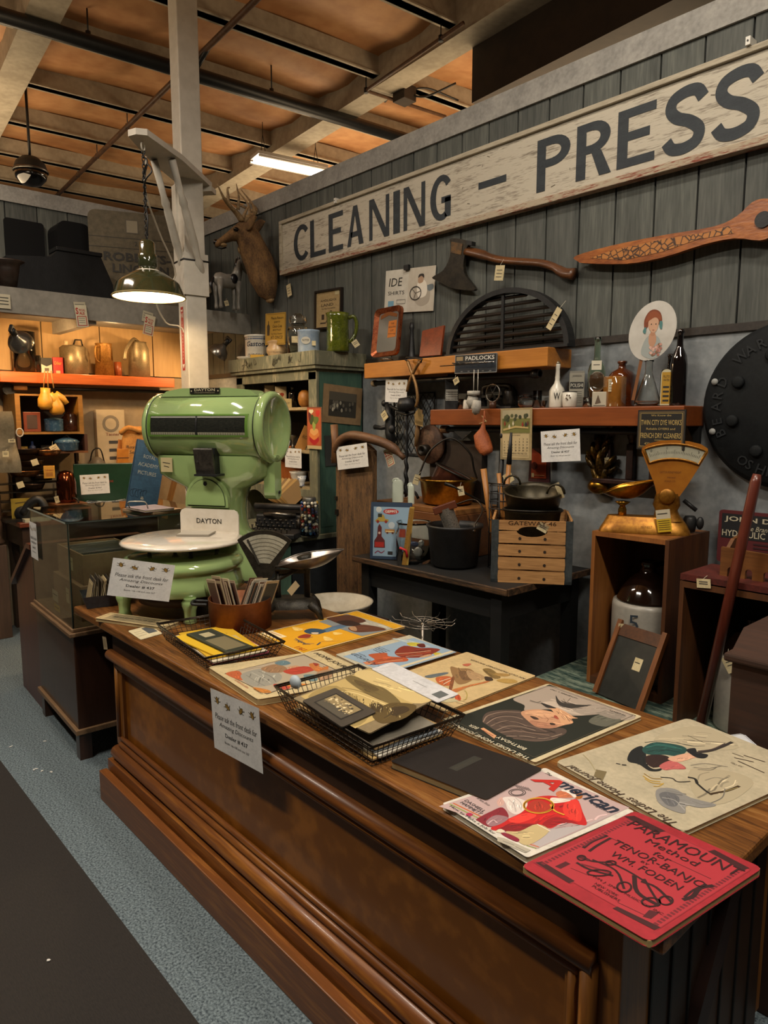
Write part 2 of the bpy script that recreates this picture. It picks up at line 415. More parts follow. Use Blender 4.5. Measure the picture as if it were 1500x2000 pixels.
shoplight('tube_light','bright end of a tube light at the top right edge above the sign',lp,lp+(lq-lp).normalized()*1.2)
# hanging dome camera / speaker
P=atd(60,335,6.2);s=6.2/F
t=thing('hanging_dome','black half-round dome hanging on a thin rod at the upper left','ceiling dome',P)
b=B();b.lathe([(.031*0+.001,.12),(.07,.115),(.12,.07),(.14,.01),(.14,0)],mat('dome_matt_black','#1c1a17',rough=.7),28);part('cover',b,t)
b=B();b.lathe([(.143,.012),(.148,0),(.143,-.006)],STEEL,28,cap=False);part('trim_ring',b,t)
b=B();b.lathe([(.138,0),(.125,-.06),(.08,-.11),(.001,-.13)],mat('dome_gloss_black','#08080a',rough=.05,coat=1),28);part('bubble',b,t)
b=B();b.tube([(0,0,.11),(0,0,.74)],.012,BLK,8);b.lathe([(.04,.74),(.04,.76),(.01,.77)],BLK,16);part('rod',b,t)
# ---------------- white post
postm=mat('white_post_paint','#c9c3b6','#b7b1a4',scale=3,rough=0.55,bump=.05)
PD=4.25;pa=atd(347,560,PD);pa.z=0
t=thing('support_post','tall white painted square post behind the green scale','post',pa,rz=-A5)
b=B();b.box(0,0,0,.128,.128,4.3,postm,bev=.006);part('shaft',b,t)
b=B();b.box(-.012,-.012,2.16,.14,.14,2.40,postm);b.box(-.012,-.012,2.40,.05,.14,2.80,postm);part('sleeve_board',b,t)
b=B();b.tube([(-.014,-.014,2.36),(.142,-.014,2.36),(.142,.142,2.36),(-.014,.142,2.36)],.005,BLK,6,closed=True);part('cable_tie',b,t)
# fire extinguisher decal
e0,e1=.03,.085
M=wallM(.03,0,-.0015)
b=B();red=C('a01f1c');wh=C('d8cdbc')
z0,z1=1.72,2.10
b.rect(.005,z0,.052,z1,wh,.0,M);b.rect(.008,z0+.003,.049,z1-.003,red,.0006,M)
b.text('FIRE',.0285,z1-.065,.040,.024,wh,.001,M)
b.flat([(.012,z1-.02),(.045,z1-.02),(.0285,z1-.035)],wh,.001,M)
for i,ch in enumerate('EXTINGUISHER'):b.text(ch,.0285,z1-.098-i*.0195,None,.013,wh,.0012,M)
b.flat([(.010,z0+.04),(.047,z0+.04),(.0285,z0+.012)],wh,.001,M)
o=solo('fire_extinguisher_sign',b,'narrow red and white vertical FIRE EXTINGUISHER sign on the white post','sign',pa,rz=-A5)
# bracket arm with turned braces
ad=Vector((math.cos(math.radians(48.4)),-math.sin(math.radians(48.4)),0))
P0=atd(384,366,PD)
L=.78
Mb=Matrix.Translation(P0)@Matrix((ad,Vector((0,0,1)).cross(ad),Vector((0,0,1)))).transposed().to_4x4()
t=thing('lamp_bracket','white wooden bracket arm with two turned braces fixed on the post','bracket',M=Mb)
b=B();b.box(-.02,-.09,0,L*.55,.09,.03,postm);b.prism([(L*.55,-.09),(L,-.05),(L+.02,0),(L,.05),(L*.55,.09)],.03,postm);b.box(-.06,-.1,-.03,.02,.1,0,postm);part('arm_board',b,t)
for s_ in(-1,1):
 a_,c_=Vector((L*.62,s_*.05,-.01)),Vector((.03,s_*.055,-.62));pts=[a_.lerp(c_,f)for f in(0,.25,.3,.33,.36,.6,.72,.75,.78,1)]
 b=B();b.tube(pts,[.02,.017,.024,.018,.022,.024,.016,.024,.02,.028],postm,10);part('turned_brace',b,t)
b=B();b.tube(smooth_open([(L*.8,-.03,-.04),(L*.75,-.06,-.2),(L*.5,-.08,-.35),(.2,-.07,-.55),(.28,-.16,-.68),(.2,-.14,-.82),(.14,-.05,-.88),(.12,-.06,-1.3),(.1,-.05,-1.5)],5),.005,C('b5ab98'),6);part('power_cord',b,t,'white cord trailing from the arm')
b=B();b.tube([(L*.93+.02*math.cos(a),0,-.03+.02*math.sin(a))for a in[i*PI/5 for i in range(10)]],.004,C('c8c0b0'),6,closed=True);part('screw_eye',b,t)
# pendant lamp
lampP=Mb@Vector((L*.93,0,-.05));sh=atd(285,575,dep(lampP)+.0);lz=sh.z
t=thing('pendant_lamp','dark green enamel barn lamp hanging by a black chain from the white bracket','lamp',(lampP.x,lampP.y,lz))
s=mpp(sh);R_=71*s;H_=lampP.z-lz
enam=mat('green_enamel','#2a2e1a','#343822',scale=5,rough=0.12,coat=.8);enw=mat('white_enamel_inside','#eee8da',rough=0.35)
prof=[(R_,0),(R_*.985,.006),(R_*.86,26*s),(R_*.78,32*s),(R_*.5,45*s),(R_*.3,52*s),(R_*.24,57*s)]
b=B();b.lathe(prof,enam,48,cap=False);b.lathe([(r*.97,z+.001)for r,z in prof],enw,48,cap=False);b.lathe([(R_*.97,.001),(R_*.995,-.003),(R_*1.012,.003),(R_*.99,.008)],C('8a7a4a'),48,cap=False);part('shade',b,t)
b=B();b.lathe([(R_*.24,57*s),(R_*.26,60*s),(R_*.26,82*s),(R_*.22,84*s),(R_*.22,104*s),(R_*.15,110*s),(.004,112*s)],enam,12);part('socket_neck',b,t)
b=B();b.ell((0,0,36*s),(.028,.028,.036),mat('bulb_glow','#ffd9a0',emit=60));part('light_bulb',b,t)
b=B();n=26;z_=112*s;st=(H_-z_)/n
for i in range(n):
 c=Vector((0,0,z_+st*(i+.5)));pts=[]
 for k in range(8):
  a=2*PI*k/8;v=Vector((.008*math.cos(a),0,.62*st*math.sin(a)));
  if i%2:v=Vector((0,v.x,v.z))
  pts.append(c+v)
 b.tube(pts,.0028,BLK,5,closed=True)
part('chain',b,t)
b=B();b.tube(smooth_open([(0,0,112*s),(.02,0,150*s),(-.02,.01,190*s),(.05,-.02,215*s),(.09,0,232*s),(.03,0,250*s),(-.02,0,225*s),(0,.02,260*s),(-.02,0,H_-.02)],6),.004,BLK,6);part('cord',b,t)
bulb((lampP.x,lampP.y,lz+14*s),22,(1.0,.72,.42),.03)
# ================================================================ counter
ZC=0.677
cw=wood('counter_oak','#633a14','#9c6426',axis=0,scale=6,rough=0.42,bump=0.12,coat=.15,c3='#744219')
cwv=wood('counter_oak_upright','#633a14','#956024',axis=2,scale=6,rough=0.42,bump=0.1,coat=.15)
cpan=mat('counter_panel_stain','#784612','#9a6020',scale=3,rough=0.36,bump=.05,coat=.25,c3='#7c4a14')
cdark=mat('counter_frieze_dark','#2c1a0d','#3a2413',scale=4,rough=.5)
ctop=wood('counter_top_worn','#462a12','#8f6636',axis=0,scale=9,rough=0.38,bump=0.25,c3='#75491f',lo=.35,hi=.7)
CX0,CX1,CY0,CY1=-2.58,-0.50,.955,1.62
ang=-math.radians(.9)
t=thing('shop_counter','long brown panelled wooden shop counter covered with old magazines','counter',(CX1,CY0,0),rz=0)
O=Vector((CX1,CY0,0));Lc=CX0-CX1
b=B();b.box(-2.90-CX1,.925-CY0,ZC-.032,.08,1.66-CY0,ZC,ctop,bev=.006);part('counter_top',b,t)
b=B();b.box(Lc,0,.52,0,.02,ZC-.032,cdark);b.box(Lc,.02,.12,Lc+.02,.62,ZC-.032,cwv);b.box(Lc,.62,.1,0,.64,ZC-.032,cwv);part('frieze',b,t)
b=B();b.box(Lc+.05,.012,.19,-.07,.03,.53,cpan);part('front_panel',b,t)
b=B();b.box(Lc,0,.19,Lc+.075,.03,.56,cwv);b.box(-.10,0,.02,0,.05,.56,cwv);b.box(Lc,.0,.12,0,.03,.20,cw);b.box(Lc,0,.515,0,.03,.56,cw);b.box(-.04,-.004,.02,.004,.05,ZC-.032,cwv,bev=.003);part('panel_frame',b,t)
def mould(b,y,z,r,x0,x1,m,fl=1):b.tube([(x0,y,z),(x1,y,z)],r,m,12,flat=fl)
b=B();mould(b,-.008,.55,.020,Lc-.01,-.04,cw);mould(b,.0,.515,.011,Lc+.03,-.075,cw);mould(b,-.002,.53,.008,Lc+.03,-.06,cw)
b.tube([(-.05,-.008,.55),(-.05,-.008,.16)],.016,cwv,12);b.tube([(-.085,.0,.515),(-.085,.0,.22)],.009,cwv,12)
b.tube([(Lc+.035,-.002,.53),(Lc+.035,-.002,.24)],.009,cwv,12);part('panel_moulding',b,t)
b=B();mould(b,-.010,.178,.026,Lc+.02,0,cw);mould(b,-.004,.213,.012,Lc+.05,-.03,cw);mould(b,0,.235,.009,Lc+.05,-.06,cw);part('lower_moulding',b,t)
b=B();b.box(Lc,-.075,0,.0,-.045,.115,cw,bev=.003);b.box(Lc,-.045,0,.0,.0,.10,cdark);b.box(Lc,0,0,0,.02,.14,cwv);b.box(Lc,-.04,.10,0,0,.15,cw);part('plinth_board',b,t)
b=B();b.box(-.06,.05,.02,.0,.10,ZC-.032,cwv);b.box(-.0,.1,.02,-.03,.62,ZC-.032,cdark)
for i in range(7):b.box(-.004,.10+i*.075,.03,.004,.106+i*.075,.64,C('0f0a06'))
b.prism([(.1,.05),(.16,.05),(.5,.62),(.44,.62)],.02,mat('red_brown_brace','#1e0d07','#2c140b',scale=5),T=Matrix.Translation((0,0,0))@Rz(PI/2)@Rx(PI/2));part('end_panel',b,t)
# paper scrap stuck on the counter's front corner
M,w_,h_=quad(ony(204,1268,.95),ony(217,1269,.95),ony(203,1235,.95));b=B();b.rect(0,0,.04,.05,C('a39274'),0.002);b.rect(.006,.01,.03,.04,C('8f8064'),.0026)
solo('paper_label',b,'small tan paper label pinned on the counter\'s front left corner','label',M=M)
# ================================================================ discount notices
def creature(b,cx,cy,s,rot,z):
 M=Tr(cx,cy,z)@Rz(rot)@Sc(s,s,1)
 g=C('a8843c');d=C('3a2a10')
 for a in(-.9,.9,2.2,-2.2):
  b.line([(0,0),(.55*math.sin(a),.5*math.cos(a)),(.9*math.sin(a*.92),.62*math.cos(a)+.2)],.13,d,0.0,M)
 b.flat([(0,.75),(.3,.45),(.4,0),(.28,-.5),(0,-.75),(-.3,-.45),(-.38,0),(-.3,.45)],d,.0003,M)
 b.flat([(0,.6),(.2,.35),(.26,0),(.16,-.42),(0,-.6),(-.2,-.38),(-.26,0),(-.2,.35)],g,.0006,M)
 b.line([(-.15,.1),(.15,.1),(.02,-.3),(.0,.5)],.08,d,.0009,M)
def notice_mesh():
 b=B()
 def fn(u,v):return(u,v,.012*math.sin(u*5)*(1-v)*.5+.004*math.sin(v*6))
 b.surf(lambda u,v:(u,v,0),1,1,PAPER,smooth=False)
 b.rect(0,0,1,1,PAPER,-.003)
 for i,(x,y,r)in enumerate(((.14,.84,.2),(.36,.80,.9),(.64,.83,-.5),(.86,.84,.3))):creature(b,x,y,.085,r,.002)
 b.text('Please ask the front desk for',.5,.53,.86,.095,INK,.002,shear=.25);b.text('Amazing Discounts',.5,.40,.70,.09,INK,.002,shear=.25)
 b.text('Dealer # 437',.5,.27,.46,.075,INK,.002,bold=.012);b.text('Booth 166-168 and case 367',.5,.17,.5,.04,GREYINK,.002)
 return b.mesh('discount_notice')
NM=notice_mesh();first=[1]
def notice(M,w,h,label):
 o=bpy.data.objects.new('discount_notice',NM);COL.objects.link(o);o.matrix_world=M@Sc(w,h,min(w,h));o['label']=label;o['category']='notice';o['group']='discount notices of dealer 437'
 return o
def viewquad(px0,py0,px1,py1,D,roll=0,yaw=0,up=.15):
 """a card standing in the booth at distance D: pixel BL and TR corners"""
 c=atd((px0+px1)/2,(py0+py1)/2,D);s=D/F;w=abs(px1-px0)*s;h=abs(py1-py0)*s
 M=Matrix.Translation(c)@Rz(viewyaw(c)+yaw)@Rx(PI/2-up*0)@Rz(roll)@Tr(-w/2,-h/2,0)
 return M,w,h
M,w_,h_=quad(ony(419,1460,.908),ony(514,1512,.908),ony(433,1353,.908));notice(M,w_,h_,'white discount notice taped to the counter front, below the magazines')
M,w_,h_=viewquad(218,1170,334,1100,2.48,roll=-.2);NT2=(M,w_,h_*1.06)
M,w_,h_=quad(ony(730,900,2.55),ony(722,910,2.55),ony(650,870,2.55))
cx,cy=-2.94,.93;A=math.radians(3)
dkw=wood('case_dark_walnut','#2c1a10','#40271a',axis=2,scale=5,rough=.35,coat=.2)
ledw=wood('case_ledge_worn','#5a4430','#86694a',axis=0,scale=8,rough=.5)
t=thing('display_case','dark wooden display case on square legs with a glass box top','display case',(cx,cy,0),rz=-A)
LW,LD=.62,.62
b=B();b.box(-LW,0,.13,0,LD,.545,dkw,bev=.003);part('cabinet_body',b,t)
b=B();b.box(-LW-.02,-.02,.54,.02,LD+.02,.557,ledw,bev=.003);b.box(-LW-.008,-.008,.557,.008,LD+.008,.572,ledw,bev=.003);part('ledge',b,t)
b=B();b.box(-LW-.012,-.014,.115,.012,LD+.01,.138,ledw,bev=.003);part('lower_rail',b,t)
for x in(-LW+.0,-.05):
 for y in(.0,LD-.05):
  b=B();b.prism([(x,y),(x+.05,y),(x+.05,y+.05),(x,y+.05)],.13,dkw);part('leg',b,t)
gz0,gz1=.572,1.007;g=mat('case_glass','#cfd8d6',rough=.02,glass='thin')
for nm,a in(('front_pane',(-LW,.0,-.006+.012,.006)),('back_pane',(-LW,LD-.006,0,LD))):
 b=B();b.box(a[0],a[1],gz0,0,a[1]+.005,gz1,g);part('glass_pane',b,t)
for x in(-LW,-.005):
 b=B();b.box(x,.006,gz0,x+.005,LD-.008,gz1,g);part('glass_pane',b,t)
b=B();b.box(-LW-.006,-.006,gz1,.006,LD+.006,gz1+.008,g);part('glass_top',b,t)
edge=mat('glass_edge_dark','#1f2a26',rough=.2)
b=B()
for x in(-LW,-.003):b.box(x-.001,-.001,gz0,x+.004,.003,gz1,edge)
b.box(-LW-.007,-.0075,gz1+.001,.007,-.006,gz1+.007,mat('glass_polished_edge','#7c8a84',rough=.2));b.box(.006,-.0075,gz1+.001,.0075,LD+.006,gz1+.007,edge);part('edge_strip',b,t)
MC=Matrix.Translation((cx,cy,0))@Rz(-A)
card=mat('kraft_box','#8a6a48','#9a7a56',scale=6,rough=.7)
bl=Vector
def boxthing(name,label,cat,M,sx,sy,sz,m,lid=True,fn=None,openbox=False):
 t=thing(name,label,cat,M=M);b=B();w=.008
 if openbox:
  b.box(0,0,0,sx,sy,w,m);b.box(0,0,w,sx,w,sz,m);b.box(0,sy-w,w,sx,sy,sz,m);b.box(0,w,w,w,sy-w,sz,m);b.box(sx-w,w,w,sx,sy-w,sz,m)
 else:b.box(0,0,0,sx,sy,sz,m,bev=.002)
 if fn:fn(b,sx,sy,sz)
 part('box',b,t)
 return t
def fill(t,n,sx,sy,z0,z1,ms,lean=.2,jit=.02,th=.0025,name='card'):
 for i in range(n):
  b=B();x=sx*(.04+.9*i/n);h=(z1-z0)+random.uniform(-jit,jit);w=sy*random.uniform(.8,.94);b.box(0,-w/2,0,th,w/2,h,ms[i%len(ms)]);part(name,b,t,loc=(x,sy/2+random.uniform(-.004,.004),z0),rot=(random.uniform(-.03,.03),lean+random.uniform(-.12,.12),0))
def lbl(b,sx,sy,sz):M=wallM(0,0,-.001);b.rect(sx*.5,sz*.3,sx*.62,sz*.75,C('c9b98f'),.0005,M);b.line([(sx*.52,sz*.6),(sx*.6,sz*.6)],.002,INK,.001,M)
bt=boxthing('storage_box','brown cardboard box with a price label inside the glass case, lower of the stack','box',MC@Tr(-.50,.06,gz0+.001),.42,.30,.15,card,fn=lbl)
bt=boxthing('storage_box','open brown cardboard box of papers on top of another box inside the glass case','box',MC@Tr(-.48,.08,gz0+.152),.38,.26,.13,card,fn=lbl,openbox=True)
fill(bt,12,.36,.26,.01,.13,[C('8d877c'),C('5b564e'),C('a39b8a')],name='paper_sheet')
b=B();b.box(0,0,0,.005,.24,.17,C('1c2024'));solo('dark_folder',b,'dark folder leaning in the glass case beside the brown boxes','folder',M=MC@Tr(-.085,.1,gz0+.002)@Ry(.12))
for(x,z,c,lb)in((-.33,.63,'b8ab8c','tan'),(-.31,.60,'b8952c','yellow')):
 b=B();b.rect(0,0,.09,.05 if lb=='tan' else.03,C(c),0);b.line([(.01,.03),(.08,.03)],.004,INK,.0005)if lb=='tan' else b.line([(.01,.015),(.08,.015)],.006,C('6b4f10'),.0005)
 solo('price_label',b,'%s price label stuck inside the front of the glass case'%lb,'label',M=MC@wallM(x,z-(0 if lb=='tan' else.01),.012))
Mn=MC@wallM(-LW+.02,.785,-.0095);notice(Mn,.13,.17,'white discount notice taped on the left of the glass display case')
# books lying on the glass top with plate stand, framed note
gt=gz1+.009
P=MC@Vector((-.30,.42,gt))
def flatbook(name,label,M,w,h,th,m,pg=None,cat='book',lbl_=None):
 t=thing(name,label,cat,M=M);b=B();b.box(0,0,0,w,h,.0015,m);b.box(0,0,th-.0015,w,h,th,m);b.box(0,0,.0015,.002,h,th-.0015,m);part('cover',b,t)
 b=B();b.box(.002,.002,.0015,w-.003,h-.002,th-.0015,pg or C('b8a988'));part('pages',b,t);return t
P=onz(245,1010,gt)
flatbook('old_booklet','tan booklet lying at the back of the glass case top',MC@Tr(-.23,.3,gt)@Rz(.3),.22,.16,.008,mat('tan_pamphlet','#9c7a5a','#b08c68',scale=9,rough=.6),cat='booklet')
flatbook('purple_booklet','greyish purple booklet on top of the tan one on the glass case',MC@Tr(-.21,.31,gt+.009)@Rz(.1),.19,.14,.009,mat('grey_purple_cover','#7a6f78','#8b8088',scale=9,rough=.6),cat='booklet')
# slant-lidded red cabinet behind the case
rw=wood('red_mahogany','#3d1a10','#5a2716',axis=2,scale=5,rough=.4,coat=.15)
t=thing('slant_cabinet','red-brown wooden cabinet with a slanted lid at the far left, beside the display case','cabinet',(-4.02,1.0,0),rz=-A)
b=B();b.prism([(0,0),(.0,.60),(.36,.82),(.42,.82),(.42,0)][::-1],.5,rw,T=Rx(PI/2)@Tr(0,0,-.5));part('body',b,t)
b=B();b.prism([(-.04,.585),(.37,.835),(.44,.835),(.44,.81),(.37,.81),(-.04,.555)],.54,rw,T=Rx(PI/2)@Tr(0,0,-.52));part('slanted_lid',b,t)
# ================================================================ green scale
gl=mat('green_scale_enamel','#8ea86c','#98b074',scale=2,rough=0.1,coat=1.0,lo=.3,hi=.7)
bc=onz(362,1189,ZC);ra=math.radians(31);ly=Vector((-math.sin(ra),math.cos(ra),0));org=bc+ly*.25
t=thing('candy_scale','large pale green enamel drum scale with white round platter standing on the counter','scale',org,rz=ra)
PC=Vector((0,-.25,0))
for(x,y)in((.13,-.42),(-.17,-.40),(.16,.10),(-.16,.10)):
 b=B();b.lathe([(.022,0),(.026,.006),(.021,.02),(.024,.05),(.031,.07),(.03,.082),(.022,.09),(.03,.10)],gl,16);part('foot',b,t,loc=(x,y,0))
b=B()
b.lathe([(.18,.088),(.22,.092),(.235,.10),(.232,.13),(.222,.165),(.218,.18),(.232,.183),(.234,.20),(.226,.215),(.20,.225),(.10,.23)],gl,48,T=Tr(*PC));part('platter_base',b,t)
b=B();b.lathe([(.175,.05),(.18,.086),(.05,.09)],mat('scale_underframe_iron','#3a2316',rough=.6),32,T=Tr(*PC));part('underframe',b,t)  # plain dark brown underframe below the platter base
def rnd(w,d,z,n=24,p=3.0,cx_=0,cy_=0):
 out=[]
 for k in range(n):
  a=2*PI*k/n;c,s_=math.cos(a),math.sin(a)
  out.append((cx_+w/2*math.copysign(abs(c)**(2/p),c),cy_+d/2*math.copysign(abs(s_)**(2/p),s_),z))
 return out
b=B();b.loft([rnd(.46,.30,.092,cy_=.02),rnd(.46,.30,.12,cy_=.02),rnd(.36,.26,.17,cy_=.02),rnd(.30,.24,.24,cy_=.03),rnd(.29,.23,.27,cy_=.03)],gl)
b.loft([rnd(.30,.22,.26,cy_=.03),rnd(.255,.17,.29,cy_=.03),rnd(.24,.15,.33,cy_=.03),rnd(.235,.15,.37,cy_=.03),rnd(.25,.15,.42,cy_=.03),rnd(.29,.155,.465,cy_=.03),rnd(.42,.17,.495,cy_=.03,p=4),rnd(.50,.18,.52,cy_=.03,p=5),rnd(.51,.19,.60,cy_=.03,p=6)],gl);part('column',b,t)
RD=.142;DX=.25;zc_=.715
Mr=Tr(0,.03,zc_)@Ry(PI/2)
b=B();b.lathe([(RD,-DX),(RD,DX)],gl,64,T=Mr);b.lathe([(.0,-DX-.03),(RD*.7,-DX-.03),(RD*.97,-DX-.02),(RD*1.02,-DX),(RD,-DX+.004)][::-1],gl,64,T=Mr);part('drum_housing',b,t)
b=B();b.lathe([(RD*1.0,DX-.002),(RD*1.045,DX),(RD*1.05,DX+.018),(RD*.99,DX+.032),(RD*.86,DX+.032),(RD*.80,DX+.018),(.001,DX+.014)],gl,64,T=Mr)
b.prism(rr(.062,.185,.03),.05,gl,T=Tr(DX-.018,0,zc_-RD-.155)@Rz(PI/2)@Rx(PI/2)@Tr(0,0,0));b.lathe([(.007,0),(.007,.004)],BLK,10,T=Tr(DX+.036,.03,zc_-RD-.125)@Ry(PI/2));part('end_cap',b,t)
b=B();b.lathe([(RD*1.006,DX-.008),(RD*1.006,DX-.003)],C('1c2a14'),64,T=Mr);b.lathe([(RD*1.006,-DX+.003),(RD*1.006,-DX+.008)],C('1c2a14'),64,T=Mr);part('seam',b,t)
# window band on the drum's front
def arcp(x0,x1,a0,a1,r,m,b,n=8):
 b.surf(lambda u,v:(x0+(x1-x0)*v,.03-r*math.cos(a0+(a1-a0)*u),zc_+r*math.sin(a0+(a1-a0)*u)),n,1,m)
b=B();wa0,wa1=math.radians(-14),math.radians(22)
dkg=mat('window_frame_green','#5a7c36',rough=.15,coat=1)
for a in((-.235,.225,wa1-.05,wa1),(-.235,.225,wa0,wa0+.05)):arcp(a[0],a[1],a[2],a[3],RD+.006,dkg,b)
for a in((-.235,-.222,wa0,wa1),(.212,.225,wa0,wa1)):arcp(a[0],a[1],a[2],a[3],RD+.006,dkg,b)
for a in(wa0,wa1):b.surf(lambda u,v:(-.235+.46*v,.03-(RD-.002+.008*u)*math.cos(a),zc_+(RD-.002+.008*u)*math.sin(a)),1,1,dkg)
part('window_frame',b,t)
b=B();chart=mat('scale_chart','#171a17','#3c3c34',scale=160,stretch=(.5,1,3),rough=.15,coat=1,lo=.4,hi=.8);arcp(-.222,.212,wa0+.04,wa1-.04,RD+.002,chart,b)
arcp(-.222,.212,wa0+.04,wa0+.12,RD+.0035,C('8d8a76'),b);arcp(-.222,.212,wa1-.10,wa1-.045,RD+.0035,C('999890'),b);arcp(-.012,-.004,wa0+.04,wa1-.04,RD+.0045,BLK,b)
for i in range(40):arcp(-.215+i*.0106,-.2138+i*.0106,wa0+.05,wa0+.11,RD+.005,BLK,b,1)
part('chart_window',b,t)
b=B();b.prism([(-.22,0),(.235,0),(.20,.024),(.10,.034),(-.12,.034),(-.19,.022)],.10,gl,T=Tr(0,.06,zc_+RD-.014)@Rx(PI/2));part('top_ridge',b,t)
b=B();Mp=wallM(0,zc_+RD+.000,-.043);b.rect(-.075,-.004,.065,.02,mat('nameplate_black','#15140f',rough=.4),.001,Mp);b.text('DAYTON',-.005,.007,.095,.011,C('b9b090'),.002,Mp,bold=.01);b.text('MONEYWEIGHT',-.005,-.0015,.095,.005,C('8a8268'),.002,Mp);b.disc(-.067,.008,.003,C('b9b090'),.002,Mp);b.disc(.057,.008,.003,C('b9b090'),.002,Mp);part('nameplate',b,t)
b=B();b.T=Tr(0,0,-.015)
b.prism([(-.10,.402),(.10,.402)]+[(.10*math.cos(a),.42+.115*math.sin(a))for a in[PI*i/14 for i in range(15)]],.02,gl,T=wallM(0,0,-.046));
part('arched_boss',b,t)
b=B();b.T=Tr(0,0,-.015);b.prism([(-.087,.41),(.087,.41)]+[(.087*math.cos(a),.42+.098*math.sin(a))for a in[PI*i/14 for i in range(15)]],.004,gl,T=wallM(0,0,-.067))
b.line([(-.088,.408),(.088,.408)]+[(.088*math.cos(a),.42+.099*math.sin(a))for a in[PI*i/14 for i in range(15)]]+[(-.088,.408)],.003,C('1c2a14'),.0005,wallM(0,0,-.067));b.disc(0,.50,.009,BLK,.006,wallM(0,0,-.067));part('arched_door',b,t)
b=B();b.T=Tr(0,0,-.022);b.prism([(-.115,.60),(-.105,.55),(-.095,.548),(-.10,.60),(-.118,.655),(-.124,.65)],.085,mat('worn_black_bracket','#1c1a17','#3a3630',scale=20,rough=.35),T=Tr(-.02,0,0)@Rz(PI/2)@Rx(PI/2));b.box(-.018,-.125,.542,.085,-.06,.550,BLK);b.box(-.02,-.10,.55,.065,-.06,.655,BLK)
for x in(-.005,.05):b.lathe([(.004,0),(.004,.003)],STEEL,8,T=Tr(x,-.119,.60)@Rx(PI/2))
part('black_bracket',b,t)
b=B();b.rect(-.21,.53,-.155,.59,C('b9ab80'),0,wallM(0,0,-.07));b.line([(-.20,.57),(-.165,.565)],.003,INK,.0005,wallM(0,0,-.07));b.line([(-.195,.555),(-.17,.55)],.003,INK,.0005,wallM(0,0,-.07));b.rect(-.21,.53,-.155,.59,C('b9ab80'),-.003,wallM(0,0,-.07));part('price_sticker',b,t)
plat=mat('platter_enamel','#cfc5b4','#dcd4c6',scale=5,rough=.12,coat=.8)
b=B();b.lathe([(.001,.292),(.20,.292),(.228,.286),(.236,.28),(.234,.272),(.20,.274),(.05,.275)],plat,64,T=Tr(*PC));part('platter',b,t)
b=B();pts=[(-.135,0),(.135,0)]+[(p[0]-.135,p[1])for p in rr(.27,.12,.022)[5:15]]
b.prism([(-.135,-.01),(.135,-.01),(.135,.09),(.128,.105),(.112,.112),(-.112,.112),(-.128,.105),(-.135,.09)],.006,plat,T=wallM(.03,.272,-.095));b.text('DAYTON',0,.052,.115,.021,C('2a2722'),.0075,wallM(.03,.272,-.095),bold=.01);part('back_guard',b,t)
for a in(.6,2.4,4.0,5.5):b=B();b.lathe([(.012,.22),(.007,.235),(.007,.26),(.02,.274)],BLK,10,T=Tr(.13*math.cos(a),-.25+.13*math.sin(a),0));part('platter_support',b,t)
b=B();b.prism([(-.07,-.05),(.06,-.05),(.06,.05),(-.07,.05)],.006,C('8d8577'));b.prism([(-.068,-.048),(.058,-.048),(.058,.048),(-.068,.048)],.001,C('a9a193'),z0=.006);solo('leaflet',b,'small stack of leaflets lying on the white platter of the green scale','leaflet',M=Matrix.Translation(org)@Rz(ra)@Tr(.03,-.19,.293)@Rz(.25))
notice(*NT2,'white discount notice stuck on the base of the green scale')
# ================================================================ magazines on the counter
zt=ZC+.001
def blob(b,pts,m,z,n=4):b.flat(pts,m,z,sm=n)
LZ=.00012
def page(label,TL,TR_,BR,art,name='magazine',th=.008,paper='d9cba6',cover='c9b58c',z=None,cat='magazine',wob=.002,tilt=0,wav=0,rnd_=.006):
 z=z or zt
 a,c_,d=onz(*TL,z+th),onz(*TR_,z+th),onz(*BR,z+th)
 x=(c_-a);w=x.length;M=Mx(a,x,a-d+x);yl=M.to_3x3().inverted()@(c_-d);h=yl.y;sk=max(-.25,min(.25,yl.x/yl.y));o0=a-M.to_3x3()@Vector((h*yl.x/yl.y,h,0));o0.z=z;M.translation=o0
 SH=Matrix(((1,sk,0,0),(0,1,0,0),(0,0,1,0),(0,0,0,1)))
 t=thing(name,label,cat,M=M)
 b=B();b.T=SH;edgem=mat('page_edges_'+paper,'#'+paper,'#a89468',scale=120,stretch=(.2,.2,6),rough=.8);b.prism(rr(w-.004,h-.004,.003,3,.002,.002),th-.0012,edgem);part('pages',b,t)
 b=B();b.T=SH;cm=mat('cover_'+cover,'#'+cover,rough=.5,kind='noise')if False else mat('cover_'+cover,'#'+cover,'#%02x%02x%02x'%tuple(max(0,int(int(cover[i:i+2],16)*.88))for i in(0,2,4)),scale=14,rough=.45,detail=6)
 b.prism(rr(w,h,rnd_),.001,cm,z0=th-.0012)
 b.prism(rr(w,h,rnd_),.0006,cm,z0=0)
 iv=M.inverted();zt_=z+th;kx=yl.x/yl.y;b.P=lambda px,py:(lambda q:(q.x-kx*q.y,q.y))(iv@onz(px,py,zt_))
 b.T=SH@Tr(0,0,th)
 art(b,w,h);b.T=Matrix();part('cover',b,t);return t
def PG(b,s,ox=0,oy=0,k=1.0):
 for i,e in enumerate(s.strip().split('\n')):
  c,pts=e.split(':');q=[b.P(ox+float(p.split(',')[0])/k,oy+float(p.split(',')[1])/k)for p in pts.split()];z=LZ*(1.5+.13*i)
  if c[0]=='~':c,w=c[1:].split(',');b.line(q,float(w)/1000,C(c),z,sm=4 if len(q)>2 else 0)
  elif c[0]=='=':b.flat(q,C(c[1:]),z)
  else:b.flat(q,C(c),z,sm=4);soft(b,q,c,z)
AR=random.Random(4)
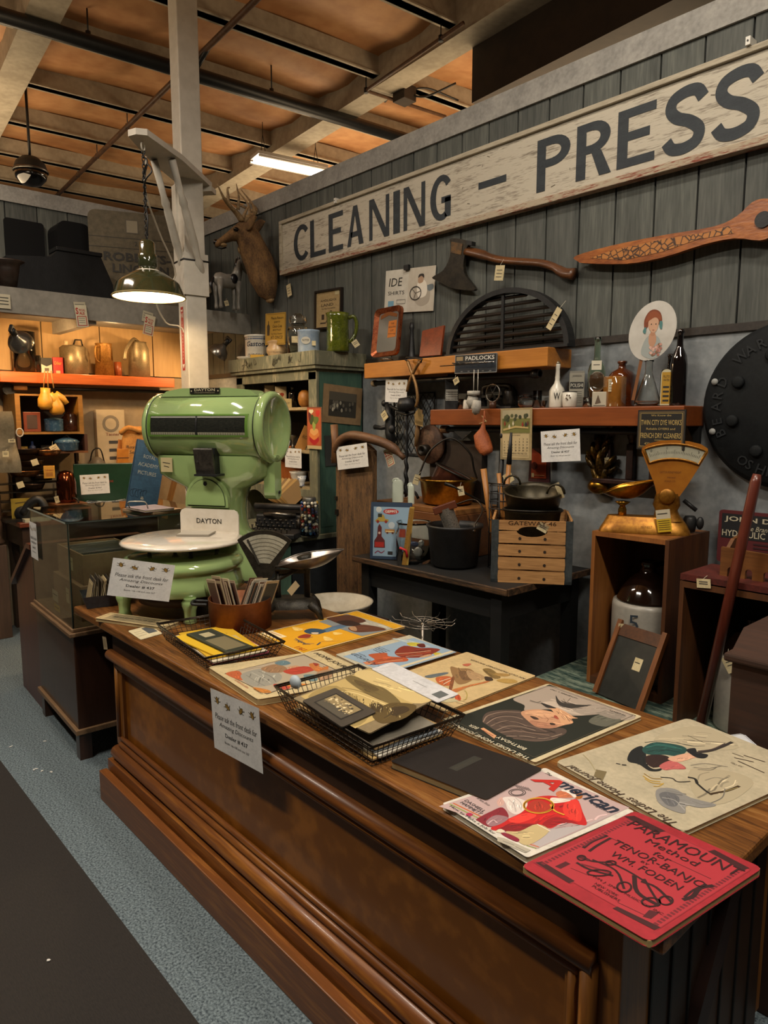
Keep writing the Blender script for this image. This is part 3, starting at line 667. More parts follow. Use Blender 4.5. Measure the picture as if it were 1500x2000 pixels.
def soft(b,q,c,z):
 x0,x1=min(p[0]for p in q),max(p[0]for p in q);y0,y1=min(p[1]for p in q),max(p[1]for p in q);S=((x1-x0)*(y1-y0))**.5;n=len(q);cx=sum(p[0]for p in q)/n;cy=sum(p[1]for p in q)/n
 d=max(((q[j][0]-q[i][0],q[j][1]-q[i][1])for i in range(n)for j in range(n)if i!=j),key=lambda v:v[0]**2+v[1]**2);L=math.hypot(*d)or 1;d=(d[0]/L,d[1]/L)
 for i in range(int(min(12,4+S*250))):
  a=AR.randrange(n);t=AR.uniform(.1,.72);x,y=cx+(q[a][0]-cx)*t,cy+(q[a][1]-cy)*t;l=S*AR.uniform(.08,.2);w=AR.uniform(-.3,.3)
  f=(.7,.84,1.14,1.28)[i%4];m=C(''.join('%02x'%min(255,int(int(c[k:k+2],16)*f))for k in(0,2,4)))
  b.line([(x-d[0]*l,y-d[1]*l),(x+d[1]*l*w,y-d[0]*l*w),(x+d[0]*l,y+d[1]*l)],S*AR.uniform(.012,.04),m,z+LZ*(.04+.006*i),sm=3)
def tp(b,t,p0,p1,h,m,z=8,o=(0,0,1),**k):
 a,c=b.P(o[0]+p0[0]/o[2],o[1]+p0[1]/o[2]),b.P(o[0]+p1[0]/o[2],o[1]+p1[1]/o[2]);b.text(t,(a[0]+c[0])/2,(a[1]+c[1])/2,abs(c[0]-a[0]),h,m,LZ*z,**k)
def ring(b,cx,cy,rx,ry,w,c,z,o=(0,0,1),a0=0,a1=2*PI):b.line([b.P(o[0]+(cx+rx*math.cos(a0+(a1-a0)*i/24))/o[2],o[1]+(cy+ry*math.sin(a0+(a1-a0)*i/24))/o[2])for i in range(25)],w,C(c),LZ*z)
def art_nov(b,w,h):
 o=(860,1320,3.6585);PG(b,'''=1c211a:45,325 780,62 1400,285 640,603
a09284:520,165 650,115 780,72 1100,180 1390,285 1290,320 1180,275 950,285 780,240 610,250 600,210
5c5c50:1130,280 1250,285 1290,325 1190,365 1060,330
8a8074:1080,240 1250,260 1330,290 1250,310 1130,275
4e4038:300,320 330,265 440,245 590,255 640,330 700,370 880,375 885,420 720,470 560,455 430,410 330,350
~8b7464,3:306,330 340,285 450,258 570,262
~a08876,2:330,342 400,300 500,290 590,310
~7a6658,4:360,360 450,325 540,330 620,360
~94806e,2.5:400,390 480,360 580,365 680,392
~80695a,3.5:430,405 540,395 660,410 780,425
~9c8674,2.5:470,432 600,432 740,448 870,415
~6c584c,3:520,450 640,460 760,462 840,440
~2a221d,2:350,312 440,282 545,285
~2a221d,2:390,348 500,322 590,340
~2a221d,2.5:450,392 560,378 690,405 820,400
~2a221d,2:500,420 640,444 800,440
b98a6a:575,262 680,240 790,255 900,290 950,335 880,355 800,375 700,370 640,335
a4745a:640,335 700,370 800,375 835,352 720,330 650,318
cc9c78:600,265 700,247 800,262 830,285 740,300 660,285
3a2a22:640,288 680,295 705,312 670,312
3a2a22:782,338 812,340 822,352 790,352
~5c4030,1.5:630,275 690,285 730,305
9c4a38:818,282 850,300 838,312 812,298
~8a5a40,1.5:740,285 770,310 760,330
b8a898:735,190 830,185 850,220 940,240 1050,270 1040,280 950,275 800,225 740,215
c99a74:770,225 850,235 950,292 980,305 900,310 950,335 870,345 850,310 800,250
~8a5a40,1.5:850,262 900,290 940,322
~8a5a40,1.2:870,258 930,288 970,303
2a2624:718,195 745,200 830,232 770,230 740,215
34302c:825,140 850,178 900,200 1020,208 1080,210 940,232 860,215 832,190
~4a443e,2:640,175 690,190 720,182
~6a6054,1.5:880,165 900,190 930,160
998d80:940,240 1010,235 1100,210 1230,230 1040,280
=c8946c:286,378 310,372 402,430 385,450
~8e4a38,2.5:305,390 380,432''',*o)
 b.frame(.0145,.0145,w-.0145,h-.0145,.0012,C('5a5240'),LZ*12)
 cr_=C('cfc6ac');tp(b,"THE LADIES' HOME JOURNAL",(672,580),(80,338),.017,cr_,9,o,bold=.01);tp(b,'BIRTHDAY',(628,520),(412,435),.012,cr_,9,o,bold=.01);tp(b,'BER',(288,372),(212,352),.012,cr_,9,o);tp(b,'NOVEMBER 1, 1907',(990,160),(790,95),.007,INK,9,o);tp(b,'10 CENTS',(1325,282),(1215,245),.007,INK,9,o)
page("open-faced 1907 home journal with a dark cover and a resting woman's face",(1045,1489),(862,1405),(1070,1335),art_nov,cover='cfc19c',th=.009)
def art_amer(b,w,h):
 o=(840,1490,3.6585);PG(b,'''=b09896:62,310 300,235 800,62 1425,320 770,612 690,590 340,410
a58e8e:900,420 1120,440 1400,325 1100,470 870,560 860,490
=a8a0a0:870,475 1120,440 1400,325 775,605 740,575
~b5602c,3.5:165,288 400,402
~86904a,3.5:140,294 370,408
~b5602c,2.5:700,578 778,602
~86904a,2.5:690,592 760,612
7a1c2a:335,400 440,345 520,320 560,400 440,460 345,418
b5181a:905,240 970,280 1050,260 1090,350 1120,440 1060,442 950,425 860,470 760,440 640,490 470,485 440,460 560,400 660,350 700,280 780,240
d0342a:960,290 1050,265 1085,370 1060,420 960,370
8c1218:900,385 1060,435 950,428 850,465 800,440
d8362c:560,410 680,360 760,380 640,430
7c1018:470,482 600,440 760,440 640,490
c09a90:480,270 515,245 530,290 500,312 482,300
cfc4be:520,250 600,245 690,280 680,330 620,370 560,340 540,290
~a39894,1.5:560,260 600,300 610,350
~a39894,1.5:610,250 650,290 650,340
a03020:700,300 770,265 850,300 860,340 780,350 720,335
b96a48:900,215 940,200 1010,215 1030,245 960,252 912,245
a05a20:1000,210 1080,215 1085,252 1040,257
d6ccc2:945,190 1010,198 1045,235 1030,250 985,215 940,202
d8ccc0:860,255 900,250 1005,270 900,290 865,280
8d6a70:400,420 470,375 560,395 500,440 430,455
~c8a8a8,2:410,440 450,410 480,430
b5a276:540,492 640,490 760,440 850,490 700,590 600,540
~ded4c4,2:765,440 860,490
cfc4ac:468,492 500,474 535,490 510,502
7c1a30:505,502 560,508 635,545 620,565 540,530
a2264a:255,370 280,358 308,370 282,384
=a59e8e:480,530 530,540 720,625 680,645 480,560
~7c766c,2:520,560 600,590
~7c766c,2:610,600 690,640''',*o)
 for r_ in(0,5):ring(b,775,308,108-r_*1.2,56-r_,.0028,('cf962e','a8741c')[r_>0],9,o)
 b.line([b.P(o[0]+x/o[2],o[1]+y/o[2])for x,y in((860,300),(890,345),(960,375))],.004,C('cf962e'),LZ*9,sm=3)
 k=C('2a2a30');nv=C('1b2233');tp(b,'The',(812,78),(862,96),.009,INK,9,o,shear=.3);tp(b,'A',(690,128),(905,200),.046,C('b3221c'),9,o,shear=.15,bold=.03);tp(b,'merican',(850,165),(1330,352),.034,nv,5,o,shear=.2,bold=.03);tp(b,'Magazine',(1130,300),(1275,358),.009,nv,9,o)
 for t_,p,q in(('A New Story',(315,262),(420,310)),('DASHIELL',(238,275),(382,355)),('HAMMETT',(205,290),(360,372)),('How to Make a Job for',(110,322),(470,508))):tp(b,t_,p,q,.0085,k,9,o)
 for r_ in(60,44):ring(b,622,214,r_,r_*.42,.0014,'3a3634',9,o)
 for i in range(7):b.line([b.P(o[0]+(600+16*i)/o[2],o[1]+(155+4*i)/o[2]),b.P(o[0]+(628+16*i)/o[2],o[1]+(182+4*i)/o[2])],.0012,k,LZ*9)
page('pink 1930s magazine with a person in a red coat, beside the red banjo book',(1065,1499),(1240,1585),(1030,1675),art_amer,cover='d8d2c6',paper='d6d0c2',th=.012)
def art_banjo(b,w,h):
 o=(1010,1570,3.0612);k=C('2c0e12');e='4a141c'
 for i in range(30):b.rect(.014,.03+i*(h-.06)/30,.021,.035+i*(h-.06)/30,C('6a1c26'),LZ*2);b.rect(w-.021,.03+i*(h-.06)/30,w-.014,.035+i*(h-.06)/30,C('6a1c26'),LZ*2)
 PG(b,'''=8c222c:110,345 695,78 1400,395 840,755
=a32a34:118,345 696,84 1388,395 838,748
=8a2430:95,350 130,345 340,465 320,480
=3a1216:110,352 150,345 345,462 310,476
=3a1216:640,75 700,72 890,165 830,175
=3a1216:1140,285 1180,275 1390,385 1350,400
=3a1216:570,625 600,615 860,740 820,755
=4a141c:225,375 290,345 320,360 260,390
=4a141c:750,675 790,635 855,650 800,690
~2c0e12,1.2:560,205 700,270
~2c0e12,1.2:900,330 1160,450
~2c0e12,1:320,385 430,430
~2c0e12,1:600,590 760,665
~2c0e12,6:540,190 450,225 395,265
~6a1c26,3:520,192 440,225 400,255
~2c0e12,5:560,205 480,250 430,285
~2c0e12,7:1175,490 1095,505 1050,555 990,575
~2c0e12,4:1130,480 1050,520 1000,560
~2c0e12,4:370,315 450,345 560,352
~2c0e12,5:355,352 430,392 575,432
~2c0e12,4:450,335 590,400 640,510
~2c0e12,4:555,350 660,402 760,462
~2c0e12,7:700,430 720,530 850,612
~2c0e12,4:760,450 800,520 850,600
~2c0e12,5:740,465 830,500 925,590
~6a1c26,4:380,360 450,380 560,415
~4a141c,7:370,320 400,325 430,340''',*o)
 for x,y,rx,ry in((640,500,42,30),(800,590,55,26),(490,415,70,18),(890,580,40,26),(385,325,24,14),(560,355,30,12)):ring(b,x,y,rx,ry,.003,'2c0e12',9,o)
 for t_,p,q,hh in(('PARAMOUNT',(640,135),(1320,432),.028),('Method',(752,235),(1072,372),.017),('for',(802,305),(908,352),.014),('TENOR-BANJO',(530,252),(1108,505),.024),('BY',(735,350),(780,372),.006),('WM. FODEN',(545,308),(965,518),.017),('WM. J. SMITH MUSIC CO. INC.',(410,455),(900,655),.007),('NEW YORK',(455,485),(600,555),.006),('PUBLISHERS',(440,500),(610,585),.006)):tp(b,t_,p,q,hh,k,9,o)
page('red tenor banjo method book at the near right corner of the counter',(1240,1583),(1490,1695),(1270,1840),art_banjo,name='music_book',cover='a32a34',paper='c2a76a',cat='book',th=.012,rnd_=.012)
def art_white(b,w,h):
 o=(1080,1390,3.5714);br=C('3c2a20');PG(b,'''a99e84:700,200 900,110 1100,120 1300,250 1000,260
a59a80:960,400 1250,420 1400,500 1200,640 1000,600
15191a:520,320 550,268 620,240 650,300 650,360 700,400 760,395 740,415 670,412 600,368 530,350
1d4440:625,255 700,215 800,220 900,240 935,270 880,310 780,300 700,302 640,290
~2f6a62,3:650,250 740,235 860,255
~122a28,3:660,280 760,265 890,285
~3a7a70,2:700,225 800,235 900,262
~122a28,2:640,215 760,205 900,225 980,240
2a1a18:650,312 720,300 800,312 820,350 760,380 700,390 655,362
b05a58:742,378 820,342 900,370 925,400 840,402 780,408
c89a80:810,322 940,290 1010,312 960,330 880,352 820,342
~8a4038,1.5:900,372 925,398 880,396
16181c:930,265 990,255 1010,285 1080,300 1060,325 1000,320 950,290
~2e2826,8:1000,288 1100,272 1180,245 1250,212
~4a3c38,3:1010,275 1110,262 1200,222
~8a8272,3:960,375 1060,362 1220,385
~7a7264,2.5:980,388 1070,398 1180,378
~6a6458,2:1010,405 1100,408 1140,390
7e7c78:715,570 745,535 850,540 960,600 1140,650 1030,672 930,655 920,710 830,690 740,640
5e5e60:740,580 800,560 880,600 860,660 790,650
~9c9a94,2:760,600 850,620 920,690
~b8922c,2.5:628,448 680,480 750,490
~b8922c,2.5:640,468 690,496 770,506
~8a6c20,2:635,432 690,465 760,470
~b8922c,2:700,522 740,520 772,500
~2a2620,3:750,458 830,465 870,490 960,488
~1c1a18,6:940,458 990,470 1005,500
~1c1a18,5:1000,498 1060,550 1110,582
~3a2a14,6:1090,577 1180,560 1230,548 1300,520
~8a7a4c,2:1190,560 1290,530
~8f8674,2:1060,480 1130,460 1210,472
~6a665f,2:1100,640 1180,600 1200,540
~2a2a2a,3:440,362 470,368
~1a1a1a,4:480,372 512,374
~6a6458,1.5:860,215 960,240 1060,240
~4a443c,1.2:940,168 1060,220
~4a443c,1.2:950,200 990,205
~3c2a20,2.2:1265,322 1400,352
~3c2a20,2.2:1330,305 1480,352
~3c2a20,2.2:1290,345 1475,428
~3c2a20,1.6:1250,290 1330,318
=6f6244:285,450 300,405 375,420 345,485
~a39878,2:210,300 260,350 300,420''',*o)
 tp(b,"The Ladies' Home Journal",(925,750),(100,378),.026,br,9,o,shear=.35);tp(b,'July 1903',(1330,385),(1255,352),.009,br,9,o)
page('creased white home journal with a woman in a dark green hat, at the far right',(1335,1625),(1085,1487),(1343,1402),art_white,cover='b9ae94',th=.010,rnd_=.014)
def art_yellow(b,w,h):
 o=(390,1180,3.75);PG(b,'''=d49a18:455,215 880,130 1190,240 740,348
=7c8282:870,128 1080,72 1420,180 1190,235
a8a494:1100,80 1250,120 1400,175 1300,190 1150,130
4f6a80:880,195 1060,140 1110,150 940,205
~8c3a3a,2:960,165 1060,150
2c4458:765,195 820,178 910,188 920,205 860,222 790,215
c8b49a:820,208 870,208 860,220 825,218
8a3018:718,240 770,220 815,226 800,246 740,250
4e2c1c:930,105 1000,90 1100,80 1220,125 1060,150 960,120
5a3420:1090,172 1200,150 1370,185 1200,206 1120,200
a5805c:1095,168 1140,165 1150,195 1110,190
2c1a12:1000,130 1100,120 1180,150 1080,160
e0bc68:680,165 760,185 700,196
e0bc68:910,235 980,260 920,268
e0bc68:980,205 1050,215 990,226
~1d3a5a,3:700,250 760,285 840,290
~1d3a5a,3:690,262 750,262 830,240
~1d3a5a,6:860,300 885,280
~1d3a5a,1.5:890,275 1030,270
=e0cfa0:450,215 530,195 640,238 560,258
~b0481c,3:480,215 560,235
~b0481c,3:520,205 600,235''',*o)
 tp(b,'1911',(805,330),(715,312),.022,C('a82a1c'),9,o,shear=.2);tp(b,'July',(840,290),(700,268),.02,C('1d3a5a'),9,o,shear=.3);b.frame(0,0,w,h,.004,C('cfc0a0'),LZ*7)
page('bright yellow magazine at the back of the counter beside the small black scale',(592,1277),(503,1238),(697,1193),art_yellow,cover='d9a11c',th=.006)
def art_home(b,w,h):
 o=(390,1180,3.75);PG(b,'''=5a4c3c:180,507 765,368 1000,480 492,662
=a39680:190,507 762,374 988,480 492,655
a8542e:190,507 290,490 318,555 260,545
~3a3028,1.5:300,490 420,465 560,460
8b887c:310,510 480,470 600,520 560,580 420,605 330,570
~6c6a62,2:340,520 420,570 480,600
~a5a294,2.5:380,500 480,550 520,580
~5c5a54,2:430,490 520,530 560,570
8a6a4c:450,470 560,440 640,470 600,500 500,500
5a7278:548,430 620,412 668,435 600,450
b08464:640,465 700,450 740,462 690,480
a33a28:612,490 760,455 850,480 700,517
b06a34:800,440 870,435 880,468 940,455 930,490 850,492
8c3424:830,430 870,440 850,455
60787a:760,520 850,518 860,560 800,562
9a7a5c:860,500 960,480 970,530 880,560
a84030:545,585 660,600 640,626 560,620
c07830:610,575 720,580 790,588 660,604
b0702e:390,610 500,628 520,650 440,646''',*o)
 tp(b,'HOME JOURNAL',(762,372),(1180,500),.022,C('2a2622'),9,o,shear=.1);tp(b,'NUMBER EIGHTEEN',(225,560),(370,615),.007,C('a04a30'),9,o);tp(b,'PRICE TEN CENTS',(380,625),(460,660),.006,INK,9,o)
page('thick tattered cream home journal between the two wire baskets',(628,1270),(745,1325),(503,1366),art_home,cover='cbb98e',paper='b49a6c',th=.018,rnd_=.012)
def art_blue(b,w,h):
 o=(650,1230,3.6585);PG(b,'''=8aa0b2:72,190 575,58 885,160 520,272 300,275
a8b4b4:420,60 560,80 700,120 600,110
b8aa3c:530,95 600,92 650,110 560,118
b8aa3c:715,160 790,172 770,190 730,182
7a2c1c:445,155 510,115 620,130 700,130 765,140 740,160 650,195 520,200 460,185
5a1c14:600,105 650,100 660,125 620,125
~d8b890,3:450,172 560,165 700,150
~c86a3c,2.5:455,182 560,178 700,160
~d8c0a0,2:520,192 640,180
a8502c:218,235 300,215 255,178 380,165 400,190 520,200 530,225 400,235 300,252
~d8b890,2:320,238 400,225 500,215
~7a2c1c,2.5:300,225 400,210 500,205
c07a54:225,232 280,225 290,245 240,250
b8906c:620,195 690,175 705,185 650,198''',*o)
 tp(b,'The American',(480,268),(95,182),.026,C('1c2536'),4,o,shear=.2);tp(b,'Magazine',(255,190),(185,170),.008,C('1c2536'),9,o)
 for i in range(4):tp(b,('Stories by','Articles','Features','Fiction')[i],(420-20*i,152+4*i),(320-12*i,118+9*i),.006,INK,9,o)
 b.rect(.0,.0,.014,h,C('c8bda0'),LZ*5);tp(b,'THE AMERICAN MAGAZINE',(760,225),(530,285),.006,INK,9,o)if False else None
page('pale blue magazine with two figures in striped red clothes, behind the photo basket',(738,1318),(655,1278),(800,1240),art_blue,cover='c2bca4',th=.008)
def art_banker(b,w,h):
 o=(650,1230,3.6585);PG(b,'''8a6a44:840,265 900,275 980,280 1020,320 980,370 900,390 860,340
6e5236:900,300 980,300 1000,350 930,360
a58660:960,290 1080,330 1060,360 980,350
b05a30:740,340 840,335 850,390 800,400 750,380
~d8cbb0,3:760,372 840,345
~d8cbb0,3:790,390 845,360
7a4a2c:850,340 870,345 850,430 830,430
b06a3a:850,430 980,395 1080,372 1140,355 1100,378 960,412 880,448
3a2c20:1085,335 1130,340 1145,362 1095,365
b04a2a:868,460 905,468 915,500 882,505
~a84a2a,3:800,430 860,450 900,470
56646c:770,460 870,470 850,490 780,480
5c6468:660,330 800,305 820,315 700,345
7a6236:1070,285 1130,280 1200,340 1140,345
~3a2c1c,2:1080,290 1140,335
a88848:1170,365 1210,350 1290,355 1320,375 1250,384
9a7a44:1160,310 1260,318 1250,332 1180,330
b06048:925,250 960,242 990,245 960,262
~3a3028,1.2:900,505 965,522
~3a3028,1.2:880,520 930,530
b0a884:740,500 850,495 900,510 800,520''',*o)
 ring(b,935,470,24,34,.0025,'a89650',9,o,-1.4,1.8);tp(b,'AN OLD-FASHIONED BANKER',(1385,350),(990,212),.010,C('3a2c20'),9,o)
page('cream magazine with an old-fashioned banker drawing, behind the dark cover',(868,1390),(735,1330),(912,1273),art_banker,cover='d0b685',th=.005)
def art_album(b,w,h):
 b.rect(w*.30,h*.47,w*.75,h*.56,C('2b2a24'),LZ);b.text('Photographs',w*.52,h*.49,w*.38,.010,C('3b382e'),LZ*2)
page('plain black-covered album lying at the front edge of the counter',(762,1486),(876,1437),(1060,1501),art_album,name='album',cover='201c1b',paper='9a8a62',cat='album',th=.016)
# newspaper, slip, white paper in the basket, far right card
def art_news(b,w,h):
 b.frame(.01,.01,w-.01,h-.01,.002,C('5b513e'),LZ)
 for i in range(9):b.line([(w*.1,h*(.15+.085*i)),(w*random.uniform(.7,.93),h*(.15+.085*i))],h*.04,C('57503f' if i%2 else '6e6650'),LZ*2)
 b.text('Bethlehem',w*.5,h*.45,w*.7,h*.14,C('2a261c'),LZ*3,shear=.3)
page('yellowed old newspaper booklet lying in front of the green scale base',(216,1196),(350,1214),(322,1226),art_news,name='newspaper',cover='c4b083',paper='a8936a',cat='newspaper',th=.012)
def art_slip(b,w,h):
 b.rect(w*.55,h*.3,w*.95,h*.9,C('4a4f52'),LZ)
 for i in range(3):b.line([(w*.1,h*(.3+.2*i)),(w*.45,h*(.3+.2*i))],.002,C('6a6454'),LZ)
page('small printed card slip lying beside the first wire basket',(258,1230),(300,1219),(318,1237),art_slip,name='card_slip',cover='d8cca8',cat='card',th=.002)
page('white card corner sticking out behind the creased white journal',(1460,1478),(1425,1445),(1452,1432),lambda b,w,h:b.frame(.003,.003,w-.003,h-.003,.001,INK,LZ),name='card_slip',cover='c8cbd0',cat='card',th=.003)
# card tray at counter's left end
P=onz(150,1182,ZC)
t=thing('card_tray','black metal tray packed with upright old cards at the left end of the counter','card tray',onz(170,1190,ZC)+Vector((0,0,.001)),rz=viewyaw(onz(200,1190,ZC))+.12)
b=B();bt_=mat('tray_black','#14161a','#2a2e34',scale=9,rough=.35);w_,d_=.150,.12
b.box(0,0,0,w_,d_,.004,bt_)
b.add([(0,0,0),(w_,0,0),(w_+.012,-.012,.05),(-.012,-.012,.05)],[(0,1,2,3)],bt_);b.add([(0,d_,0),(w_,d_,0),(w_+.012,d_+.012,.05),(-.012,d_+.012,.05)],[(0,1,2,3)],bt_)
b.add([(0,0,0),(0,d_,0),(-.012,d_+.012,.05),(-.012,-.012,.05)],[(0,1,2,3)],bt_);b.add([(w_,0,0),(w_,d_,0),(w_+.012,d_+.012,.05),(w_+.012,-.012,.05)],[(0,1,2,3)],bt_)
part('tray',b,t)
fill(t,34,w_,d_,.004,.105,[C('9c8a66'),C('6a5f4c'),C('c0ae86'),C('39322a'),C('857456')],lean=.15,jit=.02,th=.0018)
# wire baskets
def basket(name,label,TLp,TRp,BRp,hgt,nx,ny,ztop):
 a,c_,d=onz(*TLp,ztop),onz(*TRp,ztop),onz(*BRp,ztop)
 M=Mx(a,c_-a,d-c_);w=(c_-a).length;h=(d-c_).length
 z0=ZC+.003;fl=(M.to_3x3()@Vector((0,0,1))).z
 M=Mx(Vector((a.x,a.y,z0)),c_-a,d-c_)
 if fl<0:M=Mx(Vector((d.x,d.y,z0)),(c_-a),-(d-c_));
 if fl<0:M.translation=Vector((a.x,a.y,z0))+(d-c_)
 t=thing(name,label,'wire basket',M=M);k=.86
 def pt(x,y,f):
  s_=k+(1-k)*f;return Vector((w/2+(x-w/2)*s_,h/2+(y-h/2)*s_,hgt*f))
 b=B();rect_=lambda f:[pt(0,0,f),pt(w,0,f),pt(w,h,f),pt(0,h,f)]
 b.tube(rect_(1),.0028,WIRE,6,closed=True);b.tube(rect_(.93),.0022,WIRE,6,closed=True);part('rim',b,t)
 b=B()
 for f in(.0,.25,.5,.74):b.tube(rect_(f),.0011,WIRE,4,closed=True)
 for i in range(nx+1):
  x=w*i/nx;b.tube([pt(x,0,1),pt(x,0,0),pt(x,h,0),pt(x,h,1)],.0011,WIRE,4)
 for i in range(ny+1):
  y=h*i/ny;b.tube([pt(0,y,1),pt(0,y,0),pt(w,y,0),pt(w,y,1)],.0011,WIRE,4)
 part('wire_mesh',b,t);return t,M,w,h
t1,M1,w1,h1=basket('wire_basket','smaller wire basket holding yellow booklets, nearest the green scale',(405,1290),(310,1222),(447,1196),.05,18,14,ZC+.05)
t2,M2,w2,h2=basket('wire_basket','larger wire basket of old photographs at the front edge of the counter',(714,1450),(527,1335),(700,1300),.062,22,18,ZC+.062)
def inbasket(M,label,x,y,w,h,z,c,rot=0,artf=None,name='booklet',th=.004,tx=0,ty=0,cat='booklet'):
 b=B();cm=C(c);b.prism(rr(w,h,.003,3,-w/2,-h/2),th,cm)
 if artf:b.T=Tr(-w/2,-h/2,th);artf(b,w,h)
 b.T=Matrix();return solo(name,b,label,cat,M=M@Tr(x,y,z)@Rz(rot)@Rx(tx)@Ry(ty))
inbasket(M1,'pink booklet at the bottom of the smaller basket',w1*.5,h1*.46,w1*.74,h1*.72,.003,'9c4a5c')
inbasket(M1,'white booklet under the yellow ones in the smaller basket',w1*.5,h1*.5,w1*.76,h1*.7,.009,'c2b9a2',.04)
inbasket(M1,'lower yellow booklet in the smaller basket',w1*.52,h1*.48,w1*.72,h1*.66,.014,'c29a1c',-.05,lambda b,w,h:(b.rect(w*.1,h*.1,w*.6,h*.9,C('b9a468'),LZ),b.line([(w*.7,h*.2),(w*.9,h*.8)],.01,C('8a6a1c'),LZ)))
inbasket(M1,'upper yellow booklet fanned out in the smaller basket',w1*.50,h1*.56,w1*.62,h1*.56,.019,'cfa81e',.15)
inbasket(M1,'dark green booklet with an oval picture on top in the smaller basket',w1*.46,h1*.52,w1*.62,h1*.36,.025,'23281c',.10+PI/2 if False else.12,lambda b,w,h:(b.frame(.006,.006,w-.006,h-.006,.001,C('6a684a'),LZ),b.rect(w*.1,h*.12,w*.6,h*.88,C('6f664a'),LZ*2),b.rect(w*.7,h*.3,w*.88,h*.7,C('a59a78'),LZ*2)))
inbasket(M2,'tan envelope at the bottom of the larger basket',w2*.5,h2*.5,w2*.8,h2*.78,.003,'a88c58')
inbasket(M2,'white paper sheet low in the larger basket',w2*.48,h2*.5,w2*.78,h2*.74,.009,'b9b4a6',.05)
inbasket(M2,'grey blue folder low in the larger basket',w2*.5,h2*.47,w2*.78,h2*.7,.015,'6f7880',-.06)
inbasket(M2,'second tan folder in the middle of the larger basket',w2*.5,h2*.5,w2*.74,h2*.74,.021,'a08254',.05)
inbasket(M2,'grey card mount below the landscape photograph in the larger basket',w2*.5,h2*.5,w2*.76,h2*.72,.028,'7d776a',-.04)
# photographs on top of basket 2
def pageq(TL,TR_,BR,z,th,**k):return page(k.pop('label'),TL,TR_,BR,k.pop('art'),z=z,th=th,**k)
def art_land(b,w,h):
 o=(380,1180,2.8846);PG(b,'''=b39c64:598,520 985,362 1352,508 905,700
c4ae78:900,400 1000,375 1330,510 1240,560 1050,470
94804e:640,520 800,460 980,600 900,690 760,600
6a5a34:850,412 900,405 1000,450 1080,480 1165,560 1100,562 960,500 870,440
584828:900,425 980,450 1040,480 1000,490 920,455
~d8c48c,3:800,490 900,500 1010,540 1100,575
~3e3018,2:830,470 930,490 1050,540
~3e3018,2:790,520 900,540 1000,590
~cbb67e,2.5:830,520 930,560 1000,600
54431f:1060,575 1130,555 1250,572 1190,640 1060,672 1000,625
382a14:1100,590 1180,575 1210,600 1120,630
3e3018:1000,560 1060,570 1050,610 990,590
7a6638:700,545 760,520 820,560 760,590''',*o)
 rg=random.Random(3)
 for i in range(90):
  u,v=rg.random(),rg.random();x=790+300*u+90*v;y=470+100*u+75*v;b.line([b.P(o[0]+x/o[2],o[1]+y/o[2]),b.P(o[0]+(x+rg.uniform(-3,3))/o[2],o[1]+(y+rg.uniform(5,16))/o[2])],.0012,C(rg.choice(('2e2210','4a3a1e','d2bf88','8a7644'))),LZ*(7+i*.01))
pageq((722,1432),(572,1364),(720,1303),ZC+.066,.003,label='sepia landscape photograph lying on top in the larger basket',art=art_land,name='photograph',cat='photograph',cover='8a7a5c')
def art_grp(b,w,h):
 b.rect(w*.16,h*.16,w*.84,h*.84,C('1a1815'),LZ);b.rect(w*.19,h*.2,w*.81,h*.8,C('857552'),LZ*2);b.rect(w*.19,h*.56,w*.81,h*.8,C('4a453a'),LZ*2.5);rg=random.Random(5)
 for i in range(60):b.disc(w*rg.uniform(.24,.76),h*rg.uniform(.25,.62),rg.uniform(.002,.0048),C(rg.choice(('c9b88c','a8946a','d8c8a0','3a342a','6a5e48'))),LZ*(4+i*.03),n=7)
pageq((668,1420),(590,1360+8),(655,1343),ZC+.0705,.003,label='group photograph in a dark grey mount on top of the landscape photograph',art=art_grp,name='photograph',cat='photograph',cover='453f38')
pageq((855,1372),(725,1306),(765,1293),ZC+.070,.002,label='white sheet with a small stamp sticking out behind the photo basket',art=lambda b,w,h:(b.rect(w*.05,h*.3,w*.16,h*.75,C('5c6060'),LZ),b.line([(w*.3,h*.5),(w*.5,h*.5)],.002,C('8a8a8a'),LZ)),name='paper_sheet',cat='paper',cover='d4d4d6')
b=B();b.ell((0,0,0),(.02,.012,.018),C('a8b4bc'));b.surf(lambda u,v:(-.02+.05*u,.015*math.sin(u*4),-.0+.025*math.sin(3*u)*v-.02*v),6,4,C('a8b4bc'));solo('cloth_scrap',b,'pale blue scrap of cloth tied on the larger basket rim','cloth',M=Matrix.Translation(onz(577,1332,ZC+.075)))
